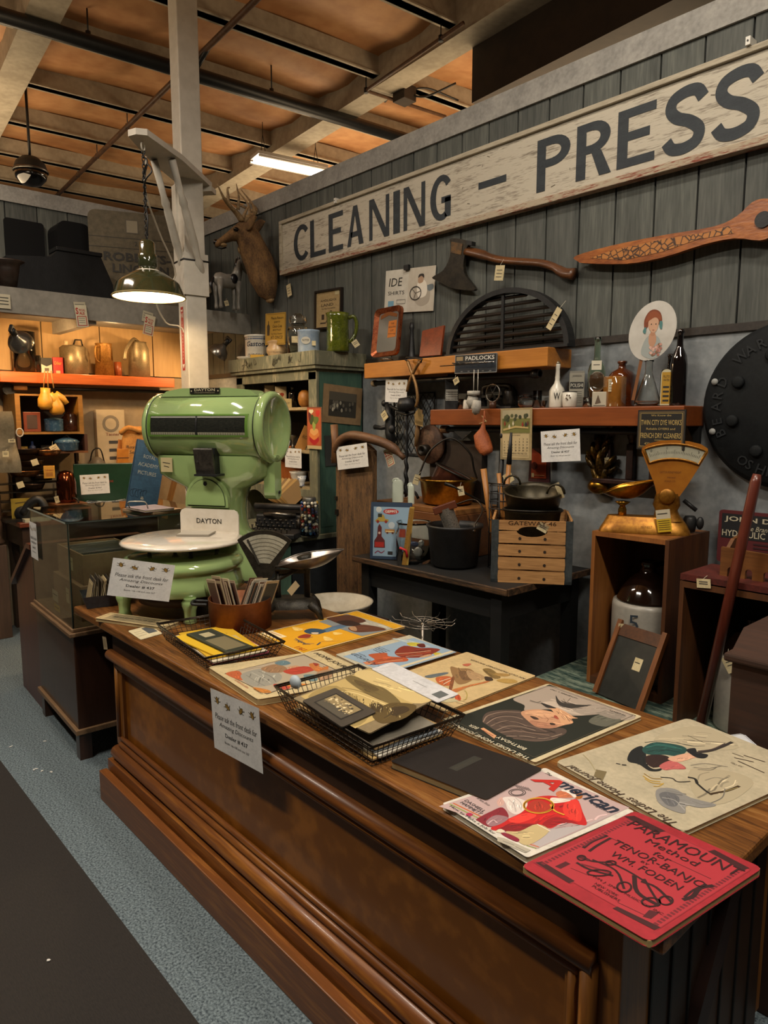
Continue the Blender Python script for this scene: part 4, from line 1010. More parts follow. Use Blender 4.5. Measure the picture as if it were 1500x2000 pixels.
# copper pot with photographs
P=onz(470,1222,ZC);t=thing('copper_pot','round copper saucepan full of old photographs beside the green scale foot','pot',P,rz=0)
s=mpp(P);R_=60*s
b=B();b.lathe([(.001,.003),(R_,.003),(R_,.105),(R_*1.01,.108),(R_*.97,.106),(R_*.97,.006),(.001,.006)],mat('copper_pot_side','#6a3c20','#84502e',scale=8,rough=.5,metal=.6),40);part('pan',b,t)
b=B();v=Vector((-RT.x,-RT.y,0)).normalized();w_=Vector((-v.y,v.x,0));b.tube(smooth_open([v*R_+w_*.025+Vector((0,0,.085)),v*(R_+.05)+w_*.03+Vector((0,0,.088)),v*(R_+.06)+Vector((0,0,.09)),v*(R_+.05)-w_*.02+Vector((0,0,.088)),v*R_-w_*.025+Vector((0,0,.085))],5),.006,BLK,8);part('handle',b,t)
random.seed(11)
for i in range(26):
 b=B();wd,hh=.075,.15+random.uniform(0,.035)
 m=C(random.choice(('b8a684','cabb98','8e6f58','6d5340','a8927a','c7c0ae')))
 b.box(-wd/2,-.0009,0,wd/2,.0009,hh,m);b.rect(-wd/2+.006,.07,wd/2-.006,hh-.01,C(('4a4a44','5c3f34')[i<11]),.0012,wallM(0,0,0))
 right=i>=11;k=i-11 if right else i;f=(k+.5)/(15 if right else 11)
 base=(RT.x,RT.y,0);rv=Vector((RT.x,RT.y,0));off=rv*(R_*(.02+.62*f)if right else-R_*(.72-.66*f))+Vector((random.uniform(-.01,.01),random.uniform(-.01,.01),.01))
 lean=.34 if right else-.22
 M=Matrix.Translation(P+off+Vector((0,0,.0)))@Matrix((rv,Vector((0,0,1)).cross(rv),Vector((0,0,1)))).transposed().to_4x4()@Ry(lean)@Rz(1.05 if right else-.9)
 solo('old_photograph',b,'old photograph standing in the copper pot, %s bundle'%('right pale' if right else 'left reddish'),'photograph',M=M,group='photographs in the copper pot, %s bundle'%('right' if right else 'left'))
# black fan scale behind pot
P=onz(570,1205,ZC);s=mpp(P);yw=viewyaw(P)
t=thing('counter_scale','small black cast-iron scale with a fan-shaped dial and steel scoop pan','scale',P,rz=yw)
ci=mat('cast_iron_ornate','#1d1b17','#38342b',scale=50,rough=.45,metal=.5,bump=.5)
b=B();b.loft([[(x*1,y,z)for x,y,z in rnd(.20,.14,.045)],rnd(.19,.13,.06),rnd(.15,.10,.075),rnd(.10,.07,.08)],ci)
for x,y in((-.09,-.06),(.09,-.06),(.09,.06),(-.09,.06)):b.tube([(x*.8,y*.8,.06),(x*1.1,y*1.1,.035),(x*1.25,y*1.25,0)],[.022,.014,.008],ci,8)
part('footed_base',b,t)
b=B();b.lathe([(.012,.07),(.012,.18),(.017,.185),(.008,.2)],ci,12,T=Tr(.06,0,0));b.lathe([(.012,.07),(.010,.18)],ci,12,T=Tr(-.05,0,0));b.box(-.06,-.008,.17,.07,.008,.185,ci);part('frame',b,t)
hub=((-.10),.175);fan=[(hub[0]+.03*math.cos(a),hub[1]+.03*math.sin(a))for a in(-.6,-1.6,-2.4)]+[(hub[0]+.155*math.cos(a),hub[1]+.165*math.sin(a))for a in[math.radians(128-i*8)for i in range(11)]]
b=B();b.prism(fan,.02,ci,T=wallM(0,0,-.0));part('dial_case',b,t)
fan2=[(hub[0]+.045*math.cos(a),hub[1]+.045*math.sin(a))for a in(math.radians(60),math.radians(110))]+[(hub[0]+.142*math.cos(a),hub[1]+.15*math.sin(a))for a in[math.radians(122-i*7)for i in range(11)]]
b=B();b.flat(fan2,mat('dial_paper','#8a8878','#a8a594',scale=20,rough=.4),.0215,wallM(0,0,-.0))
for k in range(6):
 r=.06+.014*k;b.line([(hub[0]+r*math.cos(a),hub[1]+r*1.04*math.sin(a))for a in[math.radians(118-i*6.4)for i in range(11)]],.002,C('5a584c'),.022,wallM(0,0,0))
b.line([(hub[0]+.04*math.cos(2.0),hub[1]+.04*math.sin(2.0)),(hub[0]+.14*math.cos(2.0),hub[1]+.145*math.sin(2.0))],.008,C('2a2822'),.0225,wallM(0,0,0));part('dial',b,t)
b=B()
def dish(u,v,a,c,dz):
 t_=2*PI*v;x,y=math.cos(t_),math.sin(t_);zr=.022*x-(.018*max(0,-x-.3)if x<0 else 0);w_=1-.45*max(0,x)**2
 return(a*x*u*(1.12 if x>0 else.9),c*y*u*w_,-dz+(dz+zr)*u**2.2)
ss=mat('scoop_steel','#77716a','#96908a',scale=6,rough=.28,metal=.9);b.surf(lambda u,v:dish(u,v,.13,.07,.05),10,36,ss);b.tube([dish(1,i/36,.13,.07,.05)for i in range(36)],.0028,ss,6,closed=True);part('scoop_pan',b,t,loc=(.055,0,.235));b=B();b.tube([(.06,0,.2),(.05,0,.238)],[.014,.03],ci,10);b.tube([(hub[0],.0,.1),(hub[0]+.03,.0,.14),(.03,0,.19)],.01,ci,8);part('pan_support',b,t)
b=B();b.rect(0,0,.05,.03,C('bcae8c'),0,Tr(.0,-.07,.10)@Rz(.6)@Rx(PI/2)@Rz(.7));part('price_tag',b,t)
# white bowl beyond the counter
P=onz(655,1178,.66);b=B();bw=mat('stone_bowl','#8f8878','#a59e8e',scale=6,rough=.5)
b.lathe([(.001,.0),(.08,.0),(.14,.035),(.155,.06),(.16,.068),(.150,.066),(.13,.04),(.07,.012),(.001,.01)],bw,40);stool_z=.60
P.z=stool_z;solo('stoneware_bowl',b,'wide shallow grey bowl standing behind the counter below the scoop scale','bowl',P)
t=thing('low_stand','dark low stand under the wide grey bowl, behind the counter','stand',(P.x,P.y,0));b=B();b.box(-.17,-.15,.57,.17,.15,.598,dkw);part('top',b,t)
for x in(-.14,.14):
 for y in(-.12,.12):b=B();b.tube([(x,y,0),(x,y,.57)],.018,dkw,8);part('leg',b,t)
def tag(parent,M,w=.035,h=.045,rot=0,m=None,lines=2):
 b=B();T=M@Rz(rot);b.rect(-w/2,-h/2,w/2,h/2,m or TAGM,0,T);b.rect(-w/2,-h/2,w/2,h/2,m or TAGM,-.0012,T)
 for i in range(lines):b.line([(-w*.32,h*(.18-.22*i)),(w*.3,h*(.18-.22*i))],.003,GREYINK,.0006,T)
 b.line([(0,h/2),(w*.3,h*.9)],.0015,C('c8c0a8'),.0003,T)
 return part('price_tag',b,parent)
def sale_tag(M,label,w=.06,h=.10,top=True):
 b=B();wh=C('c9c0a4');rd=C('a5241c');b.rect(-w/2,-h/2,w/2,h/2,wh,0,M);b.rect(-w/2,-h/2,w/2,h/2,wh,-.001,M)
 b.text('S',-w*.34,h*.08,w*.24,h*.30,rd,.0006,M,bold=.03);b.text('PECIAL',w*.1,h*.22,w*.54,h*.10,rd,.0006,M,bold=.02);b.text('ALE',w*.06,h*.06,w*.46,h*.13,rd,.0006,M,bold=.03)
 b.frame(-w*.4,-h*.45,w*.4,0,w*.06,rd,.0006,M)
 for i in range(3):b.line([(-w*.28,-h*.1-i*h*.1),(w*.25,-h*.1-i*h*.1)],.002,GREYINK,.0008,M)
 return solo('sale_tag',b,label,'tag',group='red and white SPECIAL SALE tags')
# ---- the big painted sign
sgn=mat('sign_weathered_white','#797062','#b5ad9c',scale=8,stretch=(.5,4,4),rough=.8,bump=.4,detail=10,lo=.34,hi=.52)
sfr=mat('sign_frame_weathered','#8f8672','#b0a692',scale=10,stretch=(.4,4,4),rough=.8,bump=.3)
srd=mat('sign_frame_red_rot','#7a3a2a','#a59882',scale=14,stretch=(.4,3,3),rough=.85,bump=.5,lo=.38,hi=.55)
xl,xr=ony(547,540,YW-.04).x,-.62;zb,zt_=2.388,2.735
t=thing('painted_sign','long weathered white wooden sign reading CLEANING - PRESS on the grey board wall','sign',(xl,YW,zb))
Lx,Hz=xr-xl,zt_-zb
b=B();b.box(.02,-.03,.02,Lx,-.012,Hz-.02,sgn);part('board',b,t)
b=B();b.box(0,-.045,0,Lx,-.002,.03,srd,bev=.003);b.box(0,-.045,Hz-.022,Lx,-.002,Hz,sfr,bev=.003);b.box(0,-.045,.03,.026,-.002,Hz-.022,sfr,bev=.003);part('frame',b,t)
navy=mat('sign_lettering_navy','#1b2229','#333a3e',scale=12,stretch=(1,3,3),rough=.7,lo=.3,hi=.8)
LT={'C':[('arc',.5,.5,.5,.5,50,310)],'L':[('l',(0,1),(0,0)),('l',(0,0),(1,0))],'E':[('l',(0,1),(0,0)),('h',0,0,1),('h',0,.5,.82),('h',0,1,1)],'A':[],'N':[],'I':[('l',(0,1),(0,0))]}
def letter(b,ch,x0,x1,z0,z1,M,m,st=None):
 w,h=x1-x0,z1-z0;s=st or.045;P=lambda x,y:(x0+x,z0+y)
 def bar(x,y,ww,hh):b.rect(x0+x,z0+y,x0+x+ww,z0+y+hh,m,0,M)
 def arc(cx,cy,rx,ry,a0,a1,n=18):
  O_=[P(cx+rx*math.cos(math.radians(a0+(a1-a0)*i/n)),cy+ry*math.sin(math.radians(a0+(a1-a0)*i/n)))for i in range(n+1)]
  I_=[P(cx+(rx-s)*math.cos(math.radians(a0+(a1-a0)*i/n)),cy+(ry-s*.75)*math.sin(math.radians(a0+(a1-a0)*i/n)))for i in range(n+1)]
  for i in range(n):b.flat([O_[i],O_[i+1],I_[i+1],I_[i]],m,0,M)
 t_=s*.72
 if ch=='C':arc(w*.62,h/2,w*.62,h/2,42,318)
 elif ch=='G':arc(w*.56,h/2,w*.56,h/2,40,300);bar(w-s,h*.06,s,h*.42);bar(w*.55,h*.38,w*.45,t_)
 elif ch=='L':bar(0,0,s,h);bar(s,0,w-s,t_)
 elif ch=='E':bar(0,0,s,h);bar(s,0,w-s,t_);bar(s,h*.45,(w-s)*.8,t_);bar(s,h-t_,w-s,t_)
 elif ch=='I':bar(0,0,w,h)
 elif ch=='A':b.flat([P(0,0),P(s*.8,0),P(w*.5+s*.25,h),P(w*.5-s*.45,h)],m,0,M);b.flat([P(w-s,0),P(w,0),P(w*.5+s*.45,h),P(w*.5-s*.3,h)],m,.0003,M);bar(w*.22,h*.22,w*.55,t_)
 elif ch=='N':bar(0,0,s*.7,h);bar(w-s*.7,0,s*.7,h);b.flat([P(0,h),P(s,h),P(w,0),P(w-s,0)],m,.0003,M)
 elif ch in 'PR':
  bar(0,0,s,h);cy,ry=h*.72,h*.28;rx=w*.52
  n=12
  for i in range(n):
   a,c_=-PI/2+PI*i/n,-PI/2+PI*(i+1)/n;q=lambda a,k:P(w-rx-0+(rx-k)*math.cos(a),cy+(ry-k*.75)*math.sin(a));b.flat([q(a,0),q(c_,0),q(c_,s),q(a,s)],m,0,M)
  bar(s,h-t_,w-rx-s,t_);bar(s,cy-ry,w-rx-s,t_)
  if ch=='R':b.flat([P(w*.45,h*.46),P(w*.45+s,h*.46),P(w+.008,0),P(w-s,0)],m,.0003,M)
 elif ch=='S':
  pts=[(w*.93,h*.78),(w*.78,h*.93),(w*.5,h*.955),(w*.2,h*.88),(w*.13,h*.72),(w*.3,h*.57),(w*.62,h*.46),(w*.86,h*.3),(w*.8,h*.12),(w*.5,h*.045),(w*.2,h*.08),(w*.05,h*.22)]
  b.line([P(x,y)for x,y in pts],s*.92,m,0,M,sm=5)
 elif ch=='-':bar(0,h*.42,w,h*.14)
b=B();M=wallM(-xl,-zb,-.0318)
for s_ in['C 574 600','L 606 636','E 642 670','A 678 710','N 721 760','I 768 781','N 788 830','G 840 880','- 934 988','P 1048 1112','R 1125 1190','E 1205 1278','S 1298 1375','S 1395 1482']:
 n_,a,c_=s_.split();a,c_=int(a),int(c_);y=500-(a-574)*.32;xa,xb=ony(a,y,YW-.032).x,ony(c_,y,YW-.032).x
 letter(b,n_,xa,xb,2.448,2.672,M,navy,st=(.041 if a<900 else.047))
part('lettering',b,t)
b=B();random.seed(2)
scr=C('5d5344')
for i in range(34):x=random.uniform(.1,Lx-.1);z=random.uniform(.05,Hz-.05);b.line([(x,z),(x+random.uniform(-.01,.03),z+random.uniform(-.012,.012))],.0025,scr,.0012,wallM(0,0,-.0305))
part('scratches',b,t)
for px,py in((655,392),(1462,80)):
 q=ony(px,py,YW-.05);b=B();b.box(-.008,-.006,-.014,.008,.05,.014,C('d5d2c8'));b.lathe([(.003,0),(.003,.002)],BLK,8,T=Tr(0,-.007,0)@Rx(PI/2));part('mounting_clip',b,t,loc=(q.x-xl,-.05,q.z-zb))
# ---- axe
M=wallM(0,0,YW-.03)
def W2(pts,Y=YW-.03):return[(ony(x,y,Y).x,ony(x,y,Y).z)for x,y in pts]
z7=lambda x,y:(700+x/3.488,460+y/3.488)
head=W2([z7(*p)for p in((645,22),(760,40),(750,90),(735,150),(728,215),(745,280),(808,368),(740,374),(640,358),(560,315),(515,288),(590,240),(635,150),(640,60))])
t=thing('broad_axe','old broad axe with dark head and brown curved handle hung above the grille','axe')
b=B();b.prism(smooth_closed(head,3),.02,mat('axe_head_steel','#25221d','#3b352b',scale=12,rough=.45,metal=.5,bump=.3),T=wallM(0,0,YW-.035)@Tr(0,0,-.01));b.prism(W2([z7(650,45),z7(725,60),z7(715,135),z7(645,120)]),.002,mat('axe_rust','#6a4a20','#3a2d1c',scale=40),T=wallM(0,0,YW-.046));b.prism(W2([z7(762,38),z7(800,46),z7(798,74),z7(764,70)]),.03,BLK,T=wallM(0,0,YW-.03));part('axe_head',b,t)
hp=[z7(*p)for p in((738,105),(820,125),(960,165),(1100,178),(1240,188),(1330,215),(1400,255),(1470,262))]
b=B();hv=[ony(x,y,YW-.03)for x,y in hp];b.tube(smooth_open(hv,4),[.026 if i<6 else(.02 if i<22 else.024+.006*(i-22)/6)for i in range(29)],wood('axe_handle_wood','#3a2110','#6a3f1e',axis=0,scale=8,rough=.4,coat=.2),10,flat=.75);part('handle',b,t)
q=ony(*z7(962,255),YW-.06);tag(t,wallM(q.x,q.z,YW-.062),.055,.07,-.15,lines=3)
# ---- wooden propeller blade
pw_=mat('carved_paddle_wood','#7a3f14','#a8642a',scale=9,stretch=(.6,2,2),rough=.35,bump=.3,coat=.3)
pts=[(1131,502),(1200,482),(1300,462),(1400,445),(1445,425),(1475,398),(1500,391),(1520,398),(1530,430),(1515,460),(1490,472),(1440,468),(1380,480),(1300,505),(1230,517),(1150,516),(1135,512)]
t=thing('propeller','long carved orange-brown wooden propeller blade hung at the upper right','propeller blade')
b=B();b.prism(smooth_closed(W2(pts),3),.028,pw_,T=wallM(0,0,YW-.03));part('blade',b,t)
vor=mat('carved_pattern','#8a5c22','#3a2008',kind='voronoi',scale=38,rough=.5,lo=.02,hi=.12)
b=B();b.flat(W2([(1160,506),(1200,492),(1300,470),(1390,456),(1430,444),(1440,458),(1370,470),(1300,494),(1225,510)]),mat('carved_pattern2','#2e1606','#a86c2e',kind='voronoi',scale=42,rough=.45,lo=.03,hi=.12),0,wallM(0,0,YW-.0595));part('carved_face',b,t)
b=B();q=ony(1497,432,YW-.03);b.lathe([(.028,0),(.028,.004)],BLK,20,T=wallM(q.x,q.z,YW-.06));part('hub_hole',b,t)
# ---- poster
def art_poster(M,w,h):
 b=B();pp=mat('poster_paper','#cfcbbf','#bdb8ab',scale=3,rough=.6);b.rect(0,0,w,h,pp,0,M);b.rect(0,0,w,h,pp,-.002,M)
 b.rect(w*.48,0,w,h,mat('poster_half','#c3bcae','#b3aa9a',scale=4,rough=.6),.0004,M)
 b.text('IDE',w*.22,h*.62,w*.28,h*.19,INK,.001,M,shear=.12);b.text('SHIRTS',w*.24,h*.42,w*.34,h*.085,INK,.001,M)
 b.rect(w*.08,h*.15,w*.2,h*.28,C('6f9cb4'),.001,M);b.frame(w*.26,h*.2,w*.44,h*.3,.002,GREYINK,.001,M)
 g=lambda pts,c,z,n=4:b.flat([(w*x,h*y)for x,y in pts],C(c),z,M,sm=n)
 g([(.62,.25),(.60,.5),(.68,.62),(.84,.62),(.92,.45),(.9,.2),(.75,.12)],'a59c8e',.0008);g([(.66,.55),(.7,.7),(.80,.7),(.86,.55),(.84,.35),(.7,.32)],'ddd6c8',.0012);g([(.69,.64),(.68,.76),(.73,.82),(.78,.77),(.77,.66)],'a98a70',.0016);g([(.68,.76),(.70,.84),(.78,.84),(.79,.75),(.74,.8)],'2a2420',.002)
 g([(.84,.56),(.96,.6),(.98,.5),(.9,.45)],'6a7478',.001)
 b.line([(w*(.64+.11*math.cos(a)),h*(.42+.15*math.sin(a)))for a in[2*PI*i/20 for i in range(21)]],.006,C('35302b'),.0024,M)
 for a in(.3,2.3,4.4):b.line([(w*.64,h*.42),(w*(.64+.11*math.cos(a)),h*(.42+.15*math.sin(a)))],.004,C('5a544c'),.0022,M)
 return b
M,w,h=quad(ony(750,612,YW-.012),ony(846,607,YW-.012),ony(749,530,YW-.012))
t=thing('shirt_poster','white shirt advertising poster with a driver at a steering wheel','poster');part('sheet',art_poster(M,w,h),t)
b=B();q=ony(795,520,YW-.02);b.box(q.x-.018,YW-.03,q.z-.02,q.x+.018,YW-.012,q.z+.006,BLK);part('bulldog_clip',b,t)
# ---- framed sampler, bottle sign
M,w,h=quad(ony(616,645,YW-.012),ony(668,640,YW-.012),ony(613,570,YW-.012))
t=thing('framed_sampler','small dark-framed stitched sampler hanging above the green pitcher','picture',M=M)
b=B();fm=C('1f1712',.4)
for a in((0,0,w,.012),(0,h-.012,w,h),(0,.012,.012,h-.012),(w-.012,.012,w,h-.012)):b.box(a[0],a[1],-.008,a[2],a[3],.012,fm)
part('frame',b,t)
b=B();b.rect(.01,.01,w-.01,h-.01,mat('sampler_linen','#9a8258','#ab9468',scale=60,rough=.8),.002);dk_=C('3a2c20')
b.text('AHDLIGHX',w/2,h*.70,w*.6,h*.06,dk_,.003);b.text('LAND',w*.46,h*.58,w*.45,h*.07,dk_,.003);b.text('Family Freedom',w*.5,h*.50,w*.5,h*.04,dk_,.003)
b.rect(w*.25,h*.25,w*.35,h*.38,dk_,.003);b.line([(w*.6,h*.25),(w*.6,h*.42)],.004,dk_,.003);b.disc(w*.6,h*.42,.012,C('5a5030'),.003);b.line([(w*.2,h*.16),(w*.4,h*.16),(w*.45,h*.22),(w*.75,h*.22)],.008,dk_,.003);b.rect(w*.74,h*.84,w*.9,h*.95,C('b5a880'),.004);part('stitched_cloth',b,t)
M,w,h=quad(ony(513,655,YW-.25),ony(552,653,YW-.25),ony(509,610,YW-.25))
M=Matrix.Translation((0,.02,0))@M;h*=1.35;M=M@Tr(0,-.06,0)
b=B();b.rect(0,0,w,h,C('b08a30'),0,M);b.rect(0,0,w,h,C('b08a30'),-.003,M);b.frame(.006,.006,w-.006,h-.006,.002,C('3a2c14'),.0005,M);ki=C('2c2010')
b.text('Please Return',w*.6,h*.80,w*.6,h*.08,ki,.001,M);b.text('EMPTY',w*.6,h*.68,w*.3,h*.06,ki,.001,M);b.text('Coca-Cola',w*.6,h*.54,w*.46,h*.09,ki,.001,M,shear=.3);b.text('BOTTLES',w*.6,h*.44,w*.4,h*.05,ki,.001,M);b.text('To Your Dealer',w*.58,h*.32,w*.55,h*.05,ki,.001,M);b.text('AT ONCE!',w*.58,h*.18,w*.6,h*.10,ki,.001,M)
b.flat([(w*.10,h*.3),(w*.22,h*.3),(w*.23,h*.6),(w*.18,h*.66),(w*.175,h*.76),(w*.145,h*.76),(w*.14,h*.66),(w*.09,h*.6)],ki,.001,M)
solo('bottle_return_sign',b,'small yellow sign asking to return empty bottles behind the white crock','sign')
# ---- deer head mount
s_=.0034;f=Vector((-.42,-.908,0));sd=Vector((.908,-.42,0));dx0=ony(545,560,YW).x
def dp(px,py,lat=0):a=(552-px)*.00325;return Vector((dx0,YW,0))+f*a+sd*lat+Vector((0,0,2.235+(590-py)*.00345))
rings=[]
for px,py,hp_,lat,tx,ty in((536,588,9,.03,.9,.45),(529,572,22,.08,.9,.45),(520,545,31,.10,.94,.34),(511,518,31,.095,.95,.3),(500,495,29,.085,.93,.36),(490,474,26,.075,.8,.6),(478,463,22,.07,.55,.83),(466,463,19.5,.066,.35,.94),(455,470,15,.052,.3,.95),(444,477,11.5,.038,.28,.96),(434,484,9.5,.032,.25,.97),(427,488,8,.028,.2,.98),(423,489,4,.016,.2,.98)):
 r=[]
 for k in range(16):
  a=2*PI*k/16;c_,q=math.cos(a)*hp_,math.sin(a)*lat
  r.append(dp(px+c_*tx,py-c_*ty,q))
 rings.append(r)
fur=mat('deer_fur','#4a3420','#80603a',scale=22,stretch=(1,1,.5),rough=.9,bump=.5)
t=thing('deer_head','mounted deer head with branching antlers facing left near the end of the sign','deer head',dp(545,560));o_=dp(545,560);TT=Matrix.Translation(-o_)
b=B();b.T=TT;b.loft(rings,fur);part('head_and_neck',b,t)
wf=mat('deer_pale_fur','#b89a70','#8d7048',scale=40,rough=.9,bump=.3)
PP=[(dp(480,495,-.02),(.035,.04,.035))];b=B();b.T=TT;b.ell(*PP[0],wf);part('throat_patch',b,t);b=B();b.T=TT;b.ell(dp(439,490,0),(.026,.026,.013),wf);part('pale_chin',b,t);b=B();b.T=TT;b.ell(dp(461,457,-.055),(.026,.014,.012),wf);part('eye_patch',b,t);b=B();b.T=TT;b.ell(dp(532,586,0),(.035,.03,.03),wf);part('chest_patch',b,t)
b=B();b.T=TT;b.ell(dp(425,486,0),(.016,.02,.02),mat('nose_black','#14100d',rough=.2));b.line([(0,0),(.001,0)],.001,BLK);b.tube([dp(424,495,.0),dp(436,496,-.02),dp(446,492,-.035)],.005,BLK,6);part('nose',b,t)
for sgn_ in(1,-1):
 b=B();b.T=TT;b.ell(dp(464,464,sgn_*.062),(.018,.018,.014),mat('eye_gloss','#0a0806',rough=.05));part('eye',b,t)
for(tip,base,lat,l2)in(((529,434),(503,452),-.06,-.09),((500,446),(486,458),.07,.17)):
 b=B();b.T=TT;P0_,P1_=dp(*base,lat),dp(*tip,l2);d_=(P1_-P0_);n_=8;rg=[]
 for i in range(n_+1):
  f_=i/n_;w__=.042*math.sin(PI*min(1,.2+f_*.8))**.8+.003;c_=P0_+d_*f_;u_=Vector((0,0,1));v_=d_.normalized().cross(u_)
  rg.append([c_+(u_*math.cos(a)*w__*.9+v_*math.sin(a)*.012)for a in[2*PI*k/10 for k in range(10)]])
 b.loft(rg,fur);part('ear',b,t)
z5=lambda x,y:(400+x/4.167,350+y/4.167)
an=mat('antler_bone','#6c5438','#b0946a',scale=12,rough=.5)
b=B();b.T=TT
def ant(pts,r0,r1):r0*=1.35;r1*=1.3;P=smooth_open([dp(*z5(x,y),l)for x,y,l in pts],4);n_=len(P)-1;b.tube(P,[r0+(r1-r0)*i/n_ for i in range(n_+1)],an,8)
ant([(330,390,-.03),(400,330,-.05),(460,280,-.12),(480,210,-.2),(435,150,-.26)],.016,.004);ant([(455,285,-.1),(430,200,-.12),(345,95,-.14)],.010,.002);ant([(470,270,-.12),(425,255,-.13),(330,215,-.15),(210,190,-.16)],.010,.004);ant([(400,325,-.06),(395,230,-.08),(300,110,-.1)],.009,.002)
ant([(320,390,.03),(270,345,.06),(190,305,.14),(150,280,.2),(103,210,.24)],.016,.003);ant([(200,310,.12),(200,250,.13),(195,200,.14),(215,190,.14)],.009,.003);ant([(285,330,.08),(290,240,.1),(270,150,.12)],.009,.002);ant([(325,395,.02),(350,330,.02),(385,270,.0)],.012,.004)
part('antlers',b,t)
q=dp(*z5(655,900));tag(t,TT@wallM(ony(557,566,YW-.05).x,ony(557,566,YW-.05).z,YW-.02),.05,.08,.2,lines=3)
# ---- horse figurine on the header shelf
q=sX(437,-4.40,2.19);q.z=2.187;P=Vector((-4.42,q.y if q.y<2.7 else 2.62,2.187));P=Vector((-4.44,2.55,2.187));sc_=mpp(P)
hz=mat('horse_glaze','#6e6a62','#86827a',scale=6,rough=.35);hk=mat('horse_black_patch','#121214',rough=.3)
t=thing('horse_figurine','grey and black horse figurine standing on the shelf end below the deer head','figurine',P,rz=viewyaw(P)+.5)
b=B();
b.loft([[(x,.045*math.cos(a)*r,.19+dz+.05*math.sin(a)*r)for a in[2*PI*k/12 for k in range(12)]]for x,r,dz in((-.10,.3,.0),(-.085,.8,0),(-.05,1.0,0),(0,.95,-.005),(.04,1,0),(.07,.9,.01),(.09,.4,.02))],hz)
b.tube([(.06,0,.20),(.085,0,.26),(.095,0,.32),(.10,0,.335)],[.042,.032,.026,.022],hz,10);b.tube([(.09,0,.335),(.115,-.005,.315),(.145,-.01,.27),(.155,-.01,.255)],[.022,.024,.016,.010],hz,10)
for x,y in((.06,.022),(.07,-.024),(-.075,.022),(-.065,-.024)):b.tube([(x,y,.19),(x*1.05,y,.10),(x,y,.05),(x,y,.012),(x+.006,y,.0)],[.026,.014,.010,.014,.016],hz,8)
for y in(.012,-.012):b.tube([(.09,y,.34),(.088,y,.365)],[.008,.002],hz,6)
part('body',b,t)
b=B();b.ell((.035,-.035,.20),(.03,.014,.035),hk);b.tube([(.075,.0,.27),(.08,0,.31),(.085,0,.345)],[.02,.018,.012],hk,6);part('black_patches',b,t)
b=B();b.tube([(-.10,0,.2),(-.125,0,.15),(-.12,0,.08)],[.008,.014,.006],hk,8);part('tail',b,t);tag(t,Tr(-.03,-.04,.03)@Rx(PI/2),.03,.035,.3)
# ================================================================ corner cupboard
gp=mat('chippy_grey_green_paint','#5e5e4c','#8c866c',scale=5,stretch=(2,2,.5),rough=.75,bump=.4,detail=9,c3='#62634f')
gt_=mat('worn_teal_paint','#2c4a40','#3d5a4a',scale=6,stretch=(2,2,.4),rough=.7,bump=.3,detail=9)
KX0,KX1,KY=-4.17,-3.29,2.45
t=thing('painted_cupboard','tall chipped grey-green painted open cupboard in the corner below the deer head','cupboard',(KX1,KY,0));Lk_=KX0-KX1;D_=YW-.006-KY
def K(b,x0,y0,z0,x1,y1,z1,m,bev=.002):b.box(x0,y0,z0,x1,y1,z1,m,bev=bev)
b=B();K(b,-.02,0,.76,0,D_,1.70,gt_);K(b,-.02,0,1.70,.0,D_,1.71,gp)
for yy in(.02,.13,.24):b.box(0.0,yy,.80,.003,yy+.09,1.66,gt_)
part('side_panel',b,t,'worn teal side panel');b=B();K(b,Lk_,0,.76,Lk_+.02,D_,1.71,gp);part('side_panel',b,t)
b=B();K(b,Lk_,D_-.01,.76,0,D_,1.75,mat('cupboard_back_dark','#2b2a24',rough=.7));part('back_panel',b,t)
b=B();K(b,-.075,-.006,.76,.004,.012,1.70,gp);K(b,Lk_,-.006,.76,Lk_+.075,.012,1.70,gp);K(b,Lk_,-.006,1.655,0,.012,1.72,gp)
z0_=1.0;sc2=[(Lk_+.07,z0_),(-.07,z0_)]+[(-.07-i*(-(Lk_+.07)-.07)/24,z0_-.075+.045*abs(math.sin(PI*i/8))**.7)for i in range(25)]
b.prism([(Lk_+.07,1.015),(-.07,1.015)]+[(-.07+(Lk_+.14)*i/24,.925+.05*abs(math.sin(PI*i/8))**.8)for i in range(25)][0:25],.016,gp,T=wallM(0,0,.012));part('face_frame',b,t)
b=B();K(b,Lk_-.03,-.03,1.715,.025,D_,1.735,gp);K(b,Lk_-.04,-.04,1.735,.035,D_,1.815,gp)
part('cornice',b,t)
b=B();sw=C('3a3a2c');random.seed(8)
for i in range(16):
 x=Lk_+.5+random.uniform(0,.3)if i<9 else Lk_+random.uniform(.05,.3);z=1.775+random.uniform(-.02,.02);b.line([(x+.016*math.cos(a),z+.02*math.sin(a))for a in[random.uniform(0,6)+k*.8 for k in range(6)]],.004,sw,.001,wallM(0,0,-.041),sm=3)
part('carved_scrolls',b,t)
shz=(1.500,1.245,1.03)
for z in shz:b=B();K(b,Lk_+.02,.002,z-.018,-.02,D_-.01,z,mat('shelf_edge_worn','#8a7a5a','#a08d68',scale=8,rough=.6));part('shelf',b,t)
b=B();K(b,Lk_-.02,-.22,.735,.03,D_,.76,gp);K(b,Lk_,-.20,.05,0,D_,.735,mat('cupboard_base_black','#15181a','#22262a',scale=4,rough=.5));K(b,-.10,-.205,.05,-.0,-.19,.735,gt_);part('lower_cabinet',b,t)
for p_ in((-4.17,),):
 pass
